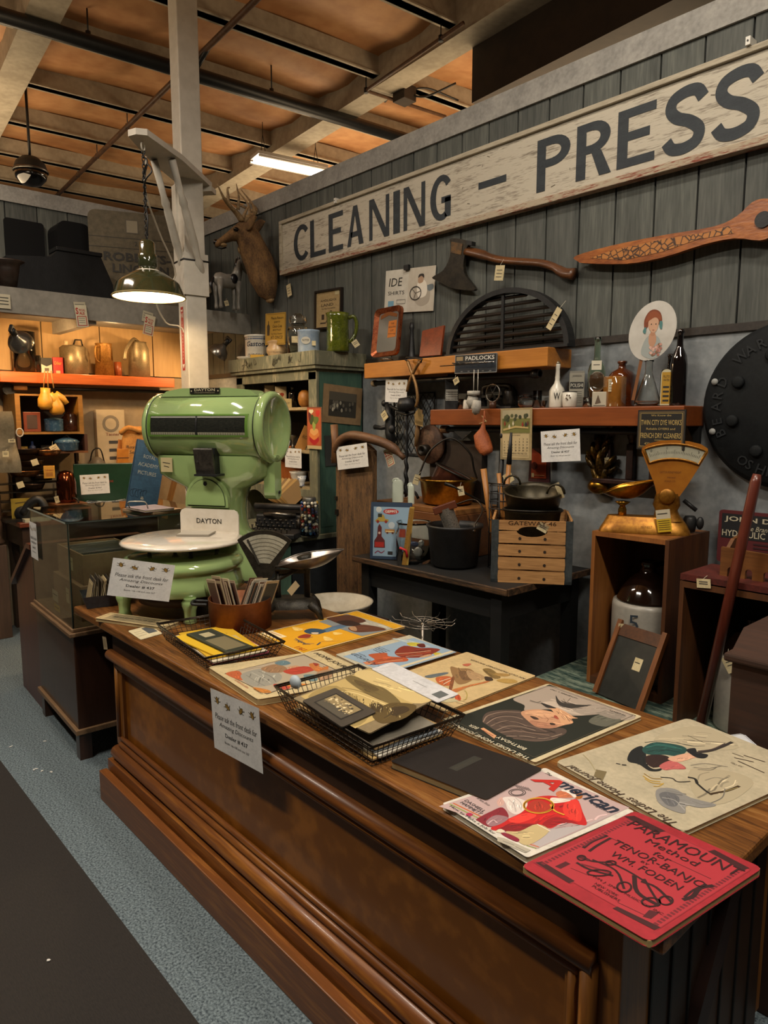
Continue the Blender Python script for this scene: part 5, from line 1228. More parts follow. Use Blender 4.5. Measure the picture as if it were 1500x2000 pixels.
# things on top of the cupboard
def item(name,label,cat,px,Y,z,wpx,hpx,prof,m,group=None,seg=28,rz=None,sx=1,sy=1,pname='body'):
 P=px.copy()if isinstance(px,Vector)else sY(px,Y,z);P.z=z+.0006;s=mpp(P);r=wpx/2*s;h=hpx*s
 t=thing(name,label,cat,P,rz=viewyaw(P)if rz is None else rz,group=group)
 b=B();b.lathe([(max(a,.001)*r,c_*h)for a,c_ in prof],m,seg,sx=sx,sy=sy);part(pname,b,t)
 return t,r,h
CYL=[(.001,0),(1,0),(1,1),(.93,1),(.93,.04),(.001,.04)]
TZ=1.815
t,r,h=item('stoneware_crock','cream advertising crock with blue lettering on top of the cupboard','crock',504,2.62,TZ,48,50,[(.001,0),(.92,0),(1,.04),(1,.92),(1.06,.95),(1.06,1),(.95,1),(.92,.9),(.92,.05),(.001,.05)],WHITE)
def wrap(b,txt,r,z0,h,a0,a1,m,bold=0,shear=0):
 V,Fs,x0,x1,y0,y1=textgeo(txt,shear,bold)
 b.add([((r+.0006)*math.sin(a0+(a1-a0)*(v[0]-x0)/(x1-x0)),-(r+.0006)*math.cos(a0+(a1-a0)*(v[0]-x0)/(x1-x0)),z0+(v[1]-y0)/(y1-y0)*h)for v in V],Fs,m)
def band(b,r,z0,z1,m,a0=-PI,a1=PI):b.surf(lambda u,v:((r+.0005)*math.sin(a0+(a1-a0)*u),-(r+.0005)*math.cos(a0+(a1-a0)*u),z0+(z1-z0)*v),24,1,m)
b=B();nv=C('222a3e');wrap(b,"Gaston's",r,h*.55,h*.2,-1.0,.9,nv,.02,.2);wrap(b,'CHOCOLATE',r,h*.16,h*.12,-.9,.9,nv,.02);band(b,r,h*.82,h*.86,C('3a4a6a'));band(b,r,h*.9,h*.92,C('3a4a6a'));part('lettering',b,t)
b=B();b.tube(smooth_open([(r*.98,0,h*.85),(r*1.3,0,h*.85),(r*1.35,0,h*.5),(r*.98,0,h*.4)],4),.007,WHITE,8);part('handle',b,t)
b=B();b.rect(-.04,0,.05,.035,C('c79b2a'),0,Tr(-.01,-r-.012,.005)@Rx(PI/2));part('yellow_note',b,t)
t,r,h=item('saucer','white saucer leaning at the foot of the lettered crock','saucer',480,2.53,TZ,34,8,[(.001,0),(.5,0),(1,.8),(1,1),(.5,.3),(.001,.3)],WHITE)
t,r,h=item('bulging_jar','rounded cream stoneware jar with a lid beside the lettered crock','jar',541,2.60,TZ,40,38,[(.001,0),(.62,0),(.7,.06),(1,.35),(1,.55),(.78,.72),(.9,.84),(.95,.88),(.5,.96),(.16,1),(.001,1)],mat('orange_cream_glaze','#b9966a','#d0b48a',scale=4,rough=.25))
b=B();wrap(b,'JAMES',r*.98,h*.42,h*.1,-.6,.6,GREYINK);wrap(b,'MINCEMEAT',r*.98,h*.3,h*.08,-.8,.8,GREYINK);part('lettering',b,t)
t,r,h=item('apothecary_jar','square clear glass apothecary jar with a domed stopper','glass jar',583,2.60,TZ,42,82,[(.001,0),(.95,0),(1,.03),(1,.62),(.9,.68),(.62,.70),(.6,.74),(.66,.76),(.6,.745),(.55,.7),(.86,.63),(.94,.6),(.94,.05),(.001,.05)],GLASS,seg=4*7)
b=B();b.lathe([(.001,h*.74),(.58*r,h*.75),(.8*r,h*.78),(.84*r,h*.84),(.76*r,h*.92),(.4*r,h*.96),(.3*r,h),(.001,h)],GLASS,24);part('stopper',b,t);b=B();b.rect(-.6*r,h*.3,.0,h*.45,TAGM,0,wallM(0,0,-r-.002));part('price_label',b,t)
t,r,h=item('blue_crock','pale blue lidless crock with an oval label next to the green pitcher','crock',603,2.52,TZ,42,44,[(.001,0),(.95,0),(1,.05),(1,.88),(1.05,.92),(1.05,1),(.95,1),(.92,.9),(.92,.05),(.001,.05)],mat('pale_blue_glaze','#7c93ad','#a7b4c0',scale=5,rough=.3))
b=B();M=wallM(0,0,-r-.003);b.disc(-r*.25,h*.52,r*.42,C('b9b6a8'),0,M,ry=h*.16);b.text('BUTTER',-r*.25,h*.48,r*.6,h*.09,INK,.0008,M);b.rect(r*.3,h*.3,r*.65,h*.5,TAGM,0,M);part('label',b,t)
t,r,h=item('green_pitcher','glossy dark green pitcher with a handle at the right end of the cupboard top','pitcher',660,2.60,TZ,46,74,[(.001,0),(.9,0),(.98,.04),(.96,.3),(.92,.7),(.95,.9),(1.0,1),(.92,1),(.86,.9),(.86,.05),(.001,.05)],mat('green_majolica','#3a420c','#5c651a',scale=16,rough=.12,bump=.9,coat=.8),rz=viewyaw(sY(660,2.6,TZ)))
b=B();b.tube(smooth_open([(r*.9,0,h*.88),(r*1.35,0,h*.92),(r*1.6,0,h*.75),(r*1.45,0,h*.45),(r*.95,0,h*.25)],5),.011,MAT['green_majolica'],8);part('handle',b,t)
b=B();b.prism([(-r*1.0,0),(-r*1.3,0),(-r*.9,-r*.35)],h*.1,MAT['green_majolica'],T=Tr(0,0,h*.9));b.bm.free();tag(t,Tr(r*1.5,-.02,h*.22)@Rx(PI/2),.035,.04,.6)
# inside the cupboard
def boxitem(name,label,cat,px,Y,z,wpx,hpx,d,m,lean=0,art=None,rz=None,group=None,roll=0):
 P=px.copy()if isinstance(px,Vector)else sY(px,Y,z);P.z=z+.0006;s=mpp(P);w,h=wpx*s,hpx*s;t=thing(name,label,cat,P,rz=viewyaw(P)if rz is None else rz,group=group)
 b=B();b.box(-w/2,-d/2,0,w/2,d/2,h,m,bev=min(.002,d*.2))
 if art:b.T=wallM(0,0,-d/2-.001)@Tr(-w/2,0,0);art(b,w,h);b.T=Matrix()
 o=part('body',b,t)
 if lean or roll:t.rotation_euler=(-lean,roll,t.rotation_euler[2])
 return t,w,h
def floral(b,w,h):
 b.rect(w*.06,h*.04,w*.94,h*.96,C('b8a98a'),.0004)
 for x,y,c_ in((.4,.5,'8e2a1c'),(.6,.62,'9c3a22'),(.5,.34,'5a3a24'),(.3,.3,'7c5a3a'),(.66,.3,'b23a2c')):b.flat([(w*x+w*.18*math.cos(a)*(1+.3*math.sin(3*a)),h*y+h*.1*math.sin(a))for a in[2*PI*k/9 for k in range(9)]],C(c_),.001+.0002*x)
s0=shz[0]
boxitem('greeting_card','leftmost colourful card leaning on the cupboard\'s top shelf','card',505,2.52,s0,27,36,.003,C('8a7a5c'),-.2,floral)
boxitem('greeting_card','narrow dark red card leaning on the top shelf, middle of the three','card',527,2.54,s0,20,46,.003,C('5a4a38'),-.2,floral)
boxitem('greeting_card','rightmost colourful card with a white edge on the cupboard\'s top shelf','card',549,2.53,s0,22,42,.003,C('a59a80'),-.2,floral)
boxitem('small_carton','small tan carton on the top shelf in front of the dark bottle','carton',562,2.49,s0,16,17,.05,C('a8925c'),0,lambda b,w,h:b.text('KIT',w*.5,h*.4,w*.5,h*.2,GREYINK,.001))
item('dark_bottle','small dark square-shouldered bottle on the cupboard\'s top shelf','bottle',572,2.56,s0,16,40,[(.001,0),(1,0),(1,.66),(.9,.74),(.4,.8),(.4,.96),(.5,.97),(.5,1),(.001,1)],mat('dark_glass','#1a1410',rough=.08,coat=1),seg=8)
t,r,h=item('round_box','round orange-tan hat box on the cupboard\'s top shelf','box',597,2.56,s0,30,34,[(.001,0),(.5,.02),(.85,.18),(1,.5),(.85,.82),(.5,.98),(.001,1)],mat('tan_leather','#a8702e','#8a5820',scale=6,rough=.5))
# lower shelves
boxitem('wooden_box','orange wooden box turned on its side on the third shelf','box',560,2.60,shz[2],55,68,.16,wood('orange_pine','#8a4512','#b06322',axis=2,scale=5,rough=.5))
for i,(px,w_,lb)in enumerate(((583,34,'large flower-painted china bowl on the third cupboard shelf'),(612,22,'second flower-painted china bowl behind the small cup'))):
 item('china_bowl',lb,'bowl',px,2.50+.08*i,shz[2],w_,26,[(.001,.0),(.6,0),(.62,.1),(.8,.5),(.95,.85),(1.05,1),(.98,.97),(.7,.3),(.001,.1)],mat('floral_china','#c9c4b8','#8a5a50',scale=35,rough=.2,lo=.55,hi=.62))
item('china_cup','little blue and white footed cup in front of the china bowls','cup',590,2.46,shz[2],18,20,[(.001,0),(.7,0),(.5,.15),(.7,.5),(1,1),(.9,.97),(.5,.4),(.001,.3)],mat('blue_white_china','#c0c0bc','#34507c',scale=40,rough=.2,lo=.5,hi=.6))
boxitem('narrow_box','long narrow tan box leaning diagonally on the second shelf','box',585,2.50,shz[1],20,48,.02,C('9c6c2e'),-.1,lambda b,w,h:b.text('RO',w*.5,h*.5,w*.5,h*.14,C('5a3810'),.001),roll=.42)
item('silver_dish','small silver dish on the second cupboard shelf','dish',572,2.58,shz[1]+.0,18,26,[(.001,0),(.6,0),(.3,.2),(.2,.6),(1,.95),(1,1),(.001,.8)],STEEL)
boxitem('framed_picture','dark framed picture at the back of the second shelf','picture',575,2.68,shz[1],40,50,.012,C('1c1a17'),-.1)
# tulip poster, discount notice on shelf edge
M,w,h=quad(ony(600,876,2.435),ony(628,878,2.435),ony(594,795,2.435))
b=B();b.rect(0,0,w,h,C('7a3a20'),0,M);b.rect(0,0,w,h,C('c9b98c'),-.002,M);b.rect(0,0,w,h*.08,C('b8a478'),.0004,M);b.rect(w*.03,h*.08,w*.97,h*.97,C('a8512a'),.0004,M)
for x,y,rx_,ry_,c_ in((.5,.22,.34,.10,'a3141a'),(.5,.34,.36,.10,'c9793a'),(.5,.42,.3,.08,'d29a5a'),(.3,.72,.18,.12,'3a4a1c'),(.62,.70,.2,.09,'5a6a28'),(.75,.86,.15,.08,'b8261c'),(.3,.90,.16,.05,'d8cfa8'),(.2,.8,.1,.12,'5a1418'),(.5,.56,.12,.1,'8a9a4a')):b.flat([(w*(x+rx_*math.cos(a)),h*(y+ry_*math.sin(a)*(1+.25*math.sin(3*a))))for a in[2*PI*k/16 for k in range(16)]],C(c_),.0008+.0002*y,M)
solo('tulip_poster',b,'narrow bright poster of red tulips clipped on the cupboard\'s right front edge','poster')
M,w,h=quad(ony(557,912,2.43),ony(589,915,2.43),ony(558,875,2.43));notice(M,w,h,'white discount notice hanging from the cupboard shelf below the orange box')
# mounted photos on the cupboard's side
XK=KX1+.008
def sideart(name,label,BL,BR,TL,mount,inner,fr=.18,people=True,cat='photograph'):
 M,w,h=quad(onx(*BL,XK),onx(*BR,XK),onx(*TL,XK));b=B();b.rect(0,0,w,h,mount,0,M);b.rect(0,0,w,h,mount,-.003,M)
 b.rect(w*fr*.8,h*fr,w*(1-fr*.8),h*(1-fr),C(inner),.001,M);random.seed(4)
 if people:
  b.rect(w*fr*.8,h*.6,w*(1-fr*.8),h*(1-fr),C('4a453a'),.0014,M)
  for i in range(26):x=w*(fr+(1-2*fr)*random.random());y=h*random.uniform(.34,.56);b.disc(x,y,.008,C(random.choice(('8d8878','a39c88','5a554a','1c1a18'))),.002+i*.00005,M,ry=.012,n=8)
 else:b.frame(w*.22,h*.2,w*.78,h*.8,.004,C('b8b4a6'),.0014,M)
 return solo(name,b,label,cat)
sideart('mounted_photograph','large group photograph on a tan card mount pinned on the cupboard\'s side',(629,824),(704,831),(630,748),mat('tan_mount','#8d7350','#7d6546',scale=5,rough=.8),'2f2c25')
sideart('mounted_photograph','dark framed small photograph low on the cupboard\'s side',(636,911),(697,905),(635,851),C('343634'),'14140f',.24,False)
# marbles jar
P=sY(605,2.35,.762);P.z=.761;s=mpp(P)
t=thing('marble_jar','glass mason jar full of coloured marbles with a zinc lid beside the typewriter','jar',P);R_,H_=18*s,78*s
b=B();b.lathe([(.001,0),(R_*.9,0),(R_,.01),(R_,H_*.72),(R_*.75,H_*.82),(R_*.65,H_*.86),(R_*.6,H_*.84),(R_*.94,H_*.7),(R_*.94,.012),(.001,.012)],GLASS,28);part('glass_jar',b,t)
b=B();b.lathe([(R_*.72,H_*.84),(R_*.74,H_*.86),(R_*.72,H_*.98),(R_*.66,H_),(.001,H_)],mat('zinc_lid','#6a6a66',rough=.4,metal=.8),28);part('lid',b,t)
random.seed(21);cols=['b8b4a8','8a1c18','1c2c5a','2a5a7a','b08a2c','3a2a1c','6a6a64','d0c8b4','16202c','7a4a2a'];cc={c_:C(c_,.15)for c_ in cols}
b=B();k=0
for iz in range(11):
 for ia in range(12):
  a=2*PI*ia/12+iz*.5;rr_=R_*.80;b.lathe([(.001,-.0098),(.007,-.007),(.0098,0),(.007,.007),(.001,.0098)],cc[cols[random.randrange(10)]],7,T=Tr(rr_*math.cos(a),rr_*math.sin(a),.022+iz*.0175))
part('marbles',b,t,kind='stuff')
# typewriter
P=sY(545,2.28,.762);P.z=.761;t=thing('typewriter','old black typewriter with a stack of papers, on the cupboard\'s lower ledge','typewriter',P,rz=.55)
b=B();b.box(-.17,-.17,0,.17,.17,.03,BLK,bev=.006);b.box(-.16,.02,.03,.16,.15,.11,BLK,bev=.01);part('base',b,t)
b=B();b.tube([(-.19,.08,.15),(.19,.08,.15)],.02,BLK,14);b.box(-.18,.05,.12,.18,.11,.135,IRON);b.lathe([(.028,0),(.028,.02)],BLK,16,T=Tr(.19,.08,.15)@Ry(PI/2));part('carriage',b,t)
for r_ in range(4):
 for c_ in range(8):
  b=B();b.lathe([(.003,0),(.003,.02),(.008,.022),(.008,.026),(.001,.026)],C('2a2722',.3),8);part('key',b,t,loc=(-.12+c_*.034+r_*.006,-.15+r_*.035,.03+r_*.012))
b=B();b.tube([(-.1,.02,.11),(0,-.02,.12),(.1,.02,.11)],.012,STEEL,8);b.lathe([(.03,0),(.036,.01),(.036,.02),(.03,.03)],IRON,20,T=Tr(.13,-.02,.07)@Ry(PI/2));part('type_basket',b,t)
P=sY(512,2.30,.87)
for i in range(7):
 q=Vector((P.x,P.y,0))+Vector((.10+.02*i,.02*i,.93+.004*i));q=sY(535+i*4,2.36,.925+.003*i)
 b=B();b.box(-.05,-.001,0,.05,.001,.15,C(('a07c46','b8904e','8a6a3c','c9a86a')[i%4]));solo('old_envelope',b,'tan envelope leaning on the typewriter carriage','envelope',M=Matrix.Translation(q)@Rz(viewyaw(q))@Ry(.55+.05*i)@Rx(-.25)@Tr(0,0,0),group='tan envelopes leaning on the typewriter')
boxitem('framed_card','black-framed card standing behind the typewriter envelopes','picture',552,2.50,.87+.02,34,48,.012,C('15140f'),-.12,lambda b,w,h:b.rect(w*.2,h*.1,w*.8,h*.85,C('a08a66'),.001),roll=.12)
# ================================================================ upper beam shelf
orw=wood('orange_beam_wood','#9a5d1c','#c07f32',axis=0,scale=5,rough=.45,bump=.15,coat=.2)
brw=wood('brown_shelf_wood','#6e3512','#8c4a1e',axis=0,scale=5,rough=.4,bump=.1,coat=.25)
UY=2.612;ux0=ony(711,720,UY).x;ux1=-1.838;uz0,uz1=ony(900,721,UY).z,0
uz1=ony(1070,677,UY).z;uz0=uz1-.083
t=thing('upper_beam_shelf','thick orange wooden beam shelf holding the half-round grille','shelf',(ux0,UY,uz0));b=B();b.box(0,0,0,ux1-ux0,YW-UY-.004,uz1-uz0,orw,bev=.004);part('beam',b,t)
b=B();b.tube([(.03,.06,-.025),(ux1-ux0-.08,.06,-.025)],.014,blackpipe,12);b.lathe([(.02,-.02),(.022,0),(.02,.02)],blackpipe,12,T=Tr(ux1-ux0-.10,.06,-.025)@Ry(PI/2));b.lathe([(.018,-.012),(.018,.012)],C('8a7a60'),12,T=Tr(.02,.06,-.025)@Ry(PI/2));part('pipe',b,t)
# half-round grille
gx0,gx1=ony(868,690,UY+.05).x,ony(1108,672,UY+.05).x;gr=(gx1-gx0)/2;gh=ony(985,563,UY+.06).z-uz1
t=thing('half_round_grille','large black iron half-round louvred vent grille standing on the beam shelf','grille',((gx0+gx1)/2,UY+.05,uz1+.001))
b=B();N_=32;ar=[(gr*math.cos(PI*i/N_),gh*math.sin(PI*i/N_))for i in range(N_+1)];ai=[(gr*.93*math.cos(PI*i/N_),gh*.92*math.sin(PI*i/N_))for i in range(N_+1)]
for i in range(N_):b.prism([ar[i],ar[i+1],ai[i+1],ai[i]],.05,BLK,T=wallM(0,0,.06))
b.box(-gr,.0,0,gr,.06,.012,BLK);part('arched_rim',b,t)
b=B()
for i in range(8):
 z=gh*(.055+.115*i);hw=gr*.93*math.sqrt(max(0,1-(z/(gh*.92))**2));b.box(-hw,-.012,-.004,hw,.012,.004,mat('grille_slat','#141414','#2c221a',scale=20,stretch=(.3,3,3),rough=.45,bump=.2),T=Tr(0,.035,z)@Rx(.6))
part('slats',b,t)
b=B();b.box(-.02,.02,0,-.005,.03,gh*.93,BLK);part('centre_bar',b,t);tag(t,wallM(gr*.80,gh*.42,-.0),.03,.10,-.6,lines=3)
# tray, dark bottle, brown board on beam
def art_tray(M,w,h):
 b=B();cpr=mat('tray_copper_rim','#6a2a18','#a5603a',scale=30,rough=.25,metal=.7)
 b.prism(rr(w,h,.03,6),.004,cpr,T=M);
 outer=rr(w,h,.03,6);inner=rr(w*.72,h*.8,.02,6,w*.14,h*.10);n_=len(outer)
 b.add([(p[0],p[1],.018)for p in outer]+[(p[0],p[1],.005)for p in inner],[(i,(i+1)%n_,n_+(i+1)%n_,n_+i)for i in range(n_)],cpr,T=M);b.add([(p[0],p[1],.018)for p in outer]+[(p[0],p[1],.0)for p in outer],[(i,(i+1)%n_,n_+(i+1)%n_,n_+i)for i in range(n_)],cpr,T=M)
 b.flat(inner,mat('tray_mirror','#b8b4ac',rough=.12,metal=.8),.0055,M);b.rect(w*.52,h*.38,w*.82,h*.72,C('b3661c'),.0065,M)
 for i,s_ in enumerate(('THE','PRINCIPLE','OF','Thing')):b.text(s_,w*.67,h*(.64-.07*i),w*(.12 if i in(0,2)else.26),h*.035,INK,.007,M)
 b.flat([(w*.2,h*.86),(w*.5,h*.93),(w*.82,h*.84),(w*.8,h*.78),(w*.5,h*.84),(w*.2,h*.78)],C('7a4a2a'),.0066,M)
 return b
M,w,h=quad(ony(728,700,UY+.04),ony(781,693,UY+.04),ony(745,605,UY+.08))
h*=1.0
tt=thing('copper_tray','copper-rimmed rectangular tray standing on edge at the left end of the beam shelf','tray');part('tray',art_tray(M,w*.98,h),tt)
b=B();q=ony(750,703,UY+.02);b.tube([q+Vector((-.03,.02,.0)),q+Vector((-.02,-.01,.004)),q+Vector((.03,-.01,.004)),q+Vector((.04,.03,.0))],.003,CHROME,6);part('wire_stand',b,tt)
item('dark_candlestick','dark tapering candlestick between the copper tray and the brown board','candlestick',804,2.74,uz1,24,75,[(.001,0),(.9,0),(1,.06),(.6,.15),(.5,.3),(.35,.6),(.3,.8),(.4,.86),(.3,1),(.001,1)],BLK)
M,w,h=quad(ony(822,697,UY+.12),ony(863,694,UY+.12),ony(820,648,UY+.14));b=B();b.prism([(0,0),(w,0),(w,h*1.12),(0,h)],.012,wood('brown_board','#5a2208','#8a3c12',axis=1,scale=6,rough=.35,coat=.3),T=M)
solo('brown_board',b,'small glossy reddish-brown wooden board leaning at the left foot of the grille','board')
# padlock rack
M,w,h=quad(ony(888,730,UY-.02),ony(970,727,UY-.02),ony(886,694,UY-.02))
t=thing('padlock_rack','dark blue PADLOCKS display sign with wire hooks hanging on the beam shelf','display rack',M=M)
b=B();b.prism(rr(w,h,.008),.004,C('1a2430'),z0=-.004);b.frame(.0,.0,w,h,.003,C('8a8a86'),.0005);b.rect(.004,h*.62,w-.004,h-.004,C('14181c'),.0006);b.text('PADLOCKS',w*.6,h*.68,w*.68,h*.22,C('c8c6be'),.001,bold=.02);b.rect(.01,h*.68,w*.2,h*.9,C('8d7a58'),.001)
for i in range(5):b.line([(w*(.15+.17*i),h*.1),(w*(.2+.17*i),h*.1)],.004,C('7a7c80'),.001)
part('sign_panel',b,t)
for i in range(6):b=B();b.tube([(w*(.14+.15*i),h*.5,0),(w*(.14+.15*i),h*.48,.05),(w*(.14+.15*i),h*.56,.055)],.002,CHROME,6);part('hook',b,t)
b=B();b.tube([(-.0,h*.55,.02),(w,h*.52,.02)],.002,CHROME,6);b.tube([(-.07,h*.42,.03),(w*.5,h*.45,.035),(w,h*.5,.03)],.0025,IRON,6);part('cross_bar',b,t)
tag(t,Tr(.02,-.035,.01),.035,.03,.5)
for x,nm,gl_ in((.1,0,0),):
 pass
# ice tongs and hanging gloves
q=lambda x,y,Y=UY-.03:ony(x,y,Y)
t=thing('ice_tongs','old wooden-handled iron ice tongs hanging crossed in front of the beam shelf','tongs');tg_=mat('tong_worn_brass','#6a4a28','#8a6a40',scale=20,rough=.4,metal=.5)
b=B();b.tube(smooth_open([q(796,705),q(802,722),q(812,750),q(816,778),q(812,795)],4),.008,tg_,8);part('arm',b,t)
b=B();b.tube(smooth_open([q(820,706),q(810,722),q(800,745),q(795,765)],4),.008,tg_,8);part('arm',b,t)
b=B();b.tube([q(796,705),q(792,703),q(794,698),q(812,699),q(824,702),q(822,708)],.005,IRON,6);b.tube([q(818,704),q(812,722)],.004,IRON,6);part('chain_handle',b,t)
t=thing('cotton_gloves','pair of white cotton gloves hanging on cords below the padlock rack','gloves');cg=mat('glove_cotton','#b0aca2','#928e86',scale=14,rough=.9)
for x in(926,934):
 b=B();b.tube([q(x,722,UY-.05),q(x-1,768,UY-.05)],.002,C('b8b4a8'),5);part('cord',b,t)
b=B();b.lathe([(.03,0),(.03,.02),(.026,.02),(.026,0)],cg,16,T=Matrix.Translation(q(925,772,UY-.05)));b.tube([q(924,774,UY-.05),q(922,786,UY-.05),q(924,796,UY-.05)],[.024,.028,.018],cg,10);part('glove',b,t)
b=B();b.tube([q(932,782,UY-.07),q(930,796,UY-.07),q(930,808,UY-.07)],[.018,.024,.014],cg,10)
for dx,dy in((-6,10),(-2,14),(3,12)):b.tube([q(930,796,UY-.07),q(930+dx,796+dy,UY-.07)],[.012,.007],cg,6)
part('glove',b,t)
notice(*[(lambda M,w,h:(M,w,h))(*quad(ony(752,785,UY+.03),ony(794,787,UY+.03),ony(748,741,UY+.03)))][0],'white discount notice hanging under the left end of the beam shelf')
# ================================================================ second shelf
SY_=2.62;lx0=ony(840,815,SY_).x;lx1=ony(1336,800,SY_).x;lz1=ony(1000,797.5,SY_).z;lz0=lz1-.078
t=thing('lower_beam_shelf','reddish-brown wooden plank shelf with bottles, below the big grille','shelf',(lx0,SY_,lz0));b=B();b.box(0,0,0,lx1-lx0,YW-SY_-.004,lz1-lz0,brw,bev=.004);part('plank',b,t)
b=B();b.tube([(.05,.05,-.022),(lx1-lx0-.1,.05,-.022)],.014,blackpipe,12);b.lathe([(.02,-.02),(.02,.02)],C('6a4a2c'),12,T=Tr(.06,.05,-.022)@Ry(PI/2));part('pipe',b,t)
b=B();b.prism([(0,0),(.12,0),(.06,-.04)],.004,BLK,T=wallM(.15,-.03,.02));part('bracket',b,t);b=B();b.prism([(0,0),(.05,0),(.05,-.1)],.02,BLK,T=wallM(lx1-lx0-.05,0,.16));part('bracket',b,t)
LY=2.71
def art_pol(b,w,h):b.rect(0,h*.05,w,h*.95,C('8a8678'),.0003);b.rect(w*.05,h*.52,w*.95,h*.70,INK,.0008);b.text('POLISHI',w*.5,h*.56,w*.8,h*.1,C('c8c4b4'),.0012);b.text('JOHNSON',w*.5,h*.82,w*.6,h*.07,INK,.001);[b.line([(w*.15,h*(.44-.05*i)),(w*.85,h*(.44-.05*i))],.0015,GREYINK,.001)for i in range(7)]
# left dark cluster: coffee mill/toaster, shakers, tumblers
t,w,h=boxitem('tin_toaster','black upright toaster with a pierced silver grid at the left end of the plank shelf','toaster',882,LY,lz1,26,56,.08,BLK,0,lambda b,w,h:(b.rect(w*.05,h*.3,w*.95,h*.68,C('a8a69c',.3),.001),[b.rect(w*(.1+.11*i),h*(.33+.08*j),w*(.16+.11*i),h*(.37+.08*j),BLK,.0015)for i in range(8)for j in range(4)]))
b=B();b.prism([(-w*.4,0),(w*.4,0),(w*.25,.05),(-w*.25,.05)],.05,BLK,T=wallM(0,h-.002,.025));part('hood',b,t)
item('glass_tumbler','clear straight tumbler beside the white salt shaker','glass',900,LY-.03,lz1,12,20,CYL,GLASS);
t,r,h=item('salt_shaker','small white milk-glass shaker on the plank shelf','shaker',910,LY-.04,lz1,12,18,[(.001,0),(.9,0),(1,.1),(.9,.8),(.7,1),(.001,1)],WHITE)
t,r,h=item('milk_glass_jar','small pale jar with a white lid behind the hanging gloves','jar',925,LY-.02,lz1,16,32,[(.001,0),(1,0),(1,.6),(.8,.75),(.8,.8),(1,.82),(1,1),(.001,1)],WHITE)
item('glass_tumbler','small clear tumbler right of the hanging gloves','glass',945,LY,lz1,12,18,CYL,GLASS)
item('brown_cup','small brown tumbler on the plank shelf in front of the sewing machine','cup',962,LY-.04,lz1,14,14,CYL,C('4a2e1e',.4))
# toy sewing machine / telegraph dark instrument
P=sY(975,LY+.02,lz1);P.z=lz1+.0006;t=thing('toy_sewing_machine','small black toy sewing machine with a round wheel, left of the glass bowl','sewing machine',P)
b=B();b.box(-.13,-.04,0,.10,.05,.012,BLK);b.tube(smooth_open([(.07,0,.01),(.07,0,.09),(.04,0,.11),(-.08,0,.11),(-.10,0,.09),(-.10,0,.04)],4),.012,IRON,8);b.box(-.14,-.03,.055,.0,.04,.066,IRON);b.tube([(-.05,0,.0),(-.05,0,.06)],.01,IRON,6);part('body',b,t)
b=B();b.tube([(.02,-.05+.0,.08)]and[(.0+.042*math.cos(a),-.05,.075+.042*math.sin(a))for a in[2*PI*k/20 for k in range(20)]],.004,STEEL,6,closed=True)
for a in(0,1.05,2.1):b.tube([(.042*math.cos(a),-.05,.075+.042*math.sin(a)),(-.042*math.cos(a),-.05,.075-.042*math.sin(a))],.003,IRON,5)
part('wheel',b,t)
t,r,h=item('black_reel','round black reel with spoked side behind the toy sewing machine','reel',996,LY+.04,lz1,28,44,[(.001,0),(.5,.0),(1,.25),(1,.75),(.5,1),(.001,1)],IRON)
t,r,h=item('glass_bowl','low round clear glass bowl with a lid on the plank shelf','bowl',1027,LY-.02,lz1,34,28,[(.001,0),(.6,0),(.9,.2),(1,.5),(.9,.8),(.96,.84),(.5,.95),(.001,1),(.001,.96),(.5,.9),(.84,.78),(.94,.5),(.84,.22),(.5,.05),(.001,.05)],GLASS)
item('glass_beaker','tall clear glass with a price label right of the glass bowl','glass',1049,LY+.02,lz1,18,34,CYL,GLASS);item('glass_dish','small flared clear glass dish in front of the tall glass','dish',1060,LY-.04,lz1,18,14,[(.001,0),(.5,0),(1,1),(.93,1),(.45,.1),(.001,.1)],GLASS)
t,r,h=item('barber_bottle','white paneled milk-glass bottle with a long neck and letter W','bottle',1087,LY-.02,lz1,30,90,[(.001,0),(.95,0),(1,.03),(1,.36),(.85,.42),(.42,.52),(.3,.60),(.34,.66),(.3,.68),(.28,.82),(.36,.9),(.34,.93),(.001,.93)],WHITE,seg=8)
b=B();b.lathe([(.3*r,h*.93),(.36*r,h*.95),(.12*r,h*.985),(.001,h)],mat('pewter_cap','#8a7f6a',rough=.4,metal=.6),12);part('cap',b,t);b=B();b.text('W',0,h*.17,r*.8,h*.15,INK,0,wallM(0,0,-r-.001),bold=.01);part('letter',b,t)
t,r,h=item('shaving_mug','small white mug with a leaf sprig beside the W bottle','mug',1112,LY-.03,lz1,28,31,[(.001,0),(.85,0),(.95,.1),(1,.5),(.97,1),(.9,1),(.9,.1),(.001,.1)],WHITE)
b=B();b.lathe([(r*.99,h*.95),(r*1.02,h),(r*.9,h),(r*.9,h*.95)],BLK,24);M=wallM(0,0,-r-.001);[b.disc(-r*.2+.008*math.cos(i),h*.6+.01*math.sin(i*2),.004,C('5a4a3a'),i*.0002,M,n=6)for i in range(5)];part('rim_and_sprig',b,t)
boxitem('polish_box','grey cardboard polish box with a dark label band on the plank shelf','box',1125,LY+.04,lz1,28,70,.05,mat('box_grey_card','#77746a',rough=.8),0,art_pol)
ggl=mat('green_bottle_glass','#dde8d6',rough=.04,glass=True);amb=mat('amber_glass','#5a2608','#4a1e06',scale=3,rough=.06,coat=1);wsk=mat('whiskey','#6a3410','#8a4a1a',scale=3,rough=.08,coat=.8)
t,r,h=item('liquor_bottle','tall clear green-tinted bottle half full of whiskey with a white label','bottle',1163,LY+.03,lz1,34,134,[(.001,0),(.97,0),(1,.02),(1,.52),(.85,.60),(.42,.68),(.36,.74),(.36,.95),(.44,.96),(.44,1),(.3,1),(.3,.7),(.8,.58),(.92,.5),(.92,.03),(.001,.03)],ggl)
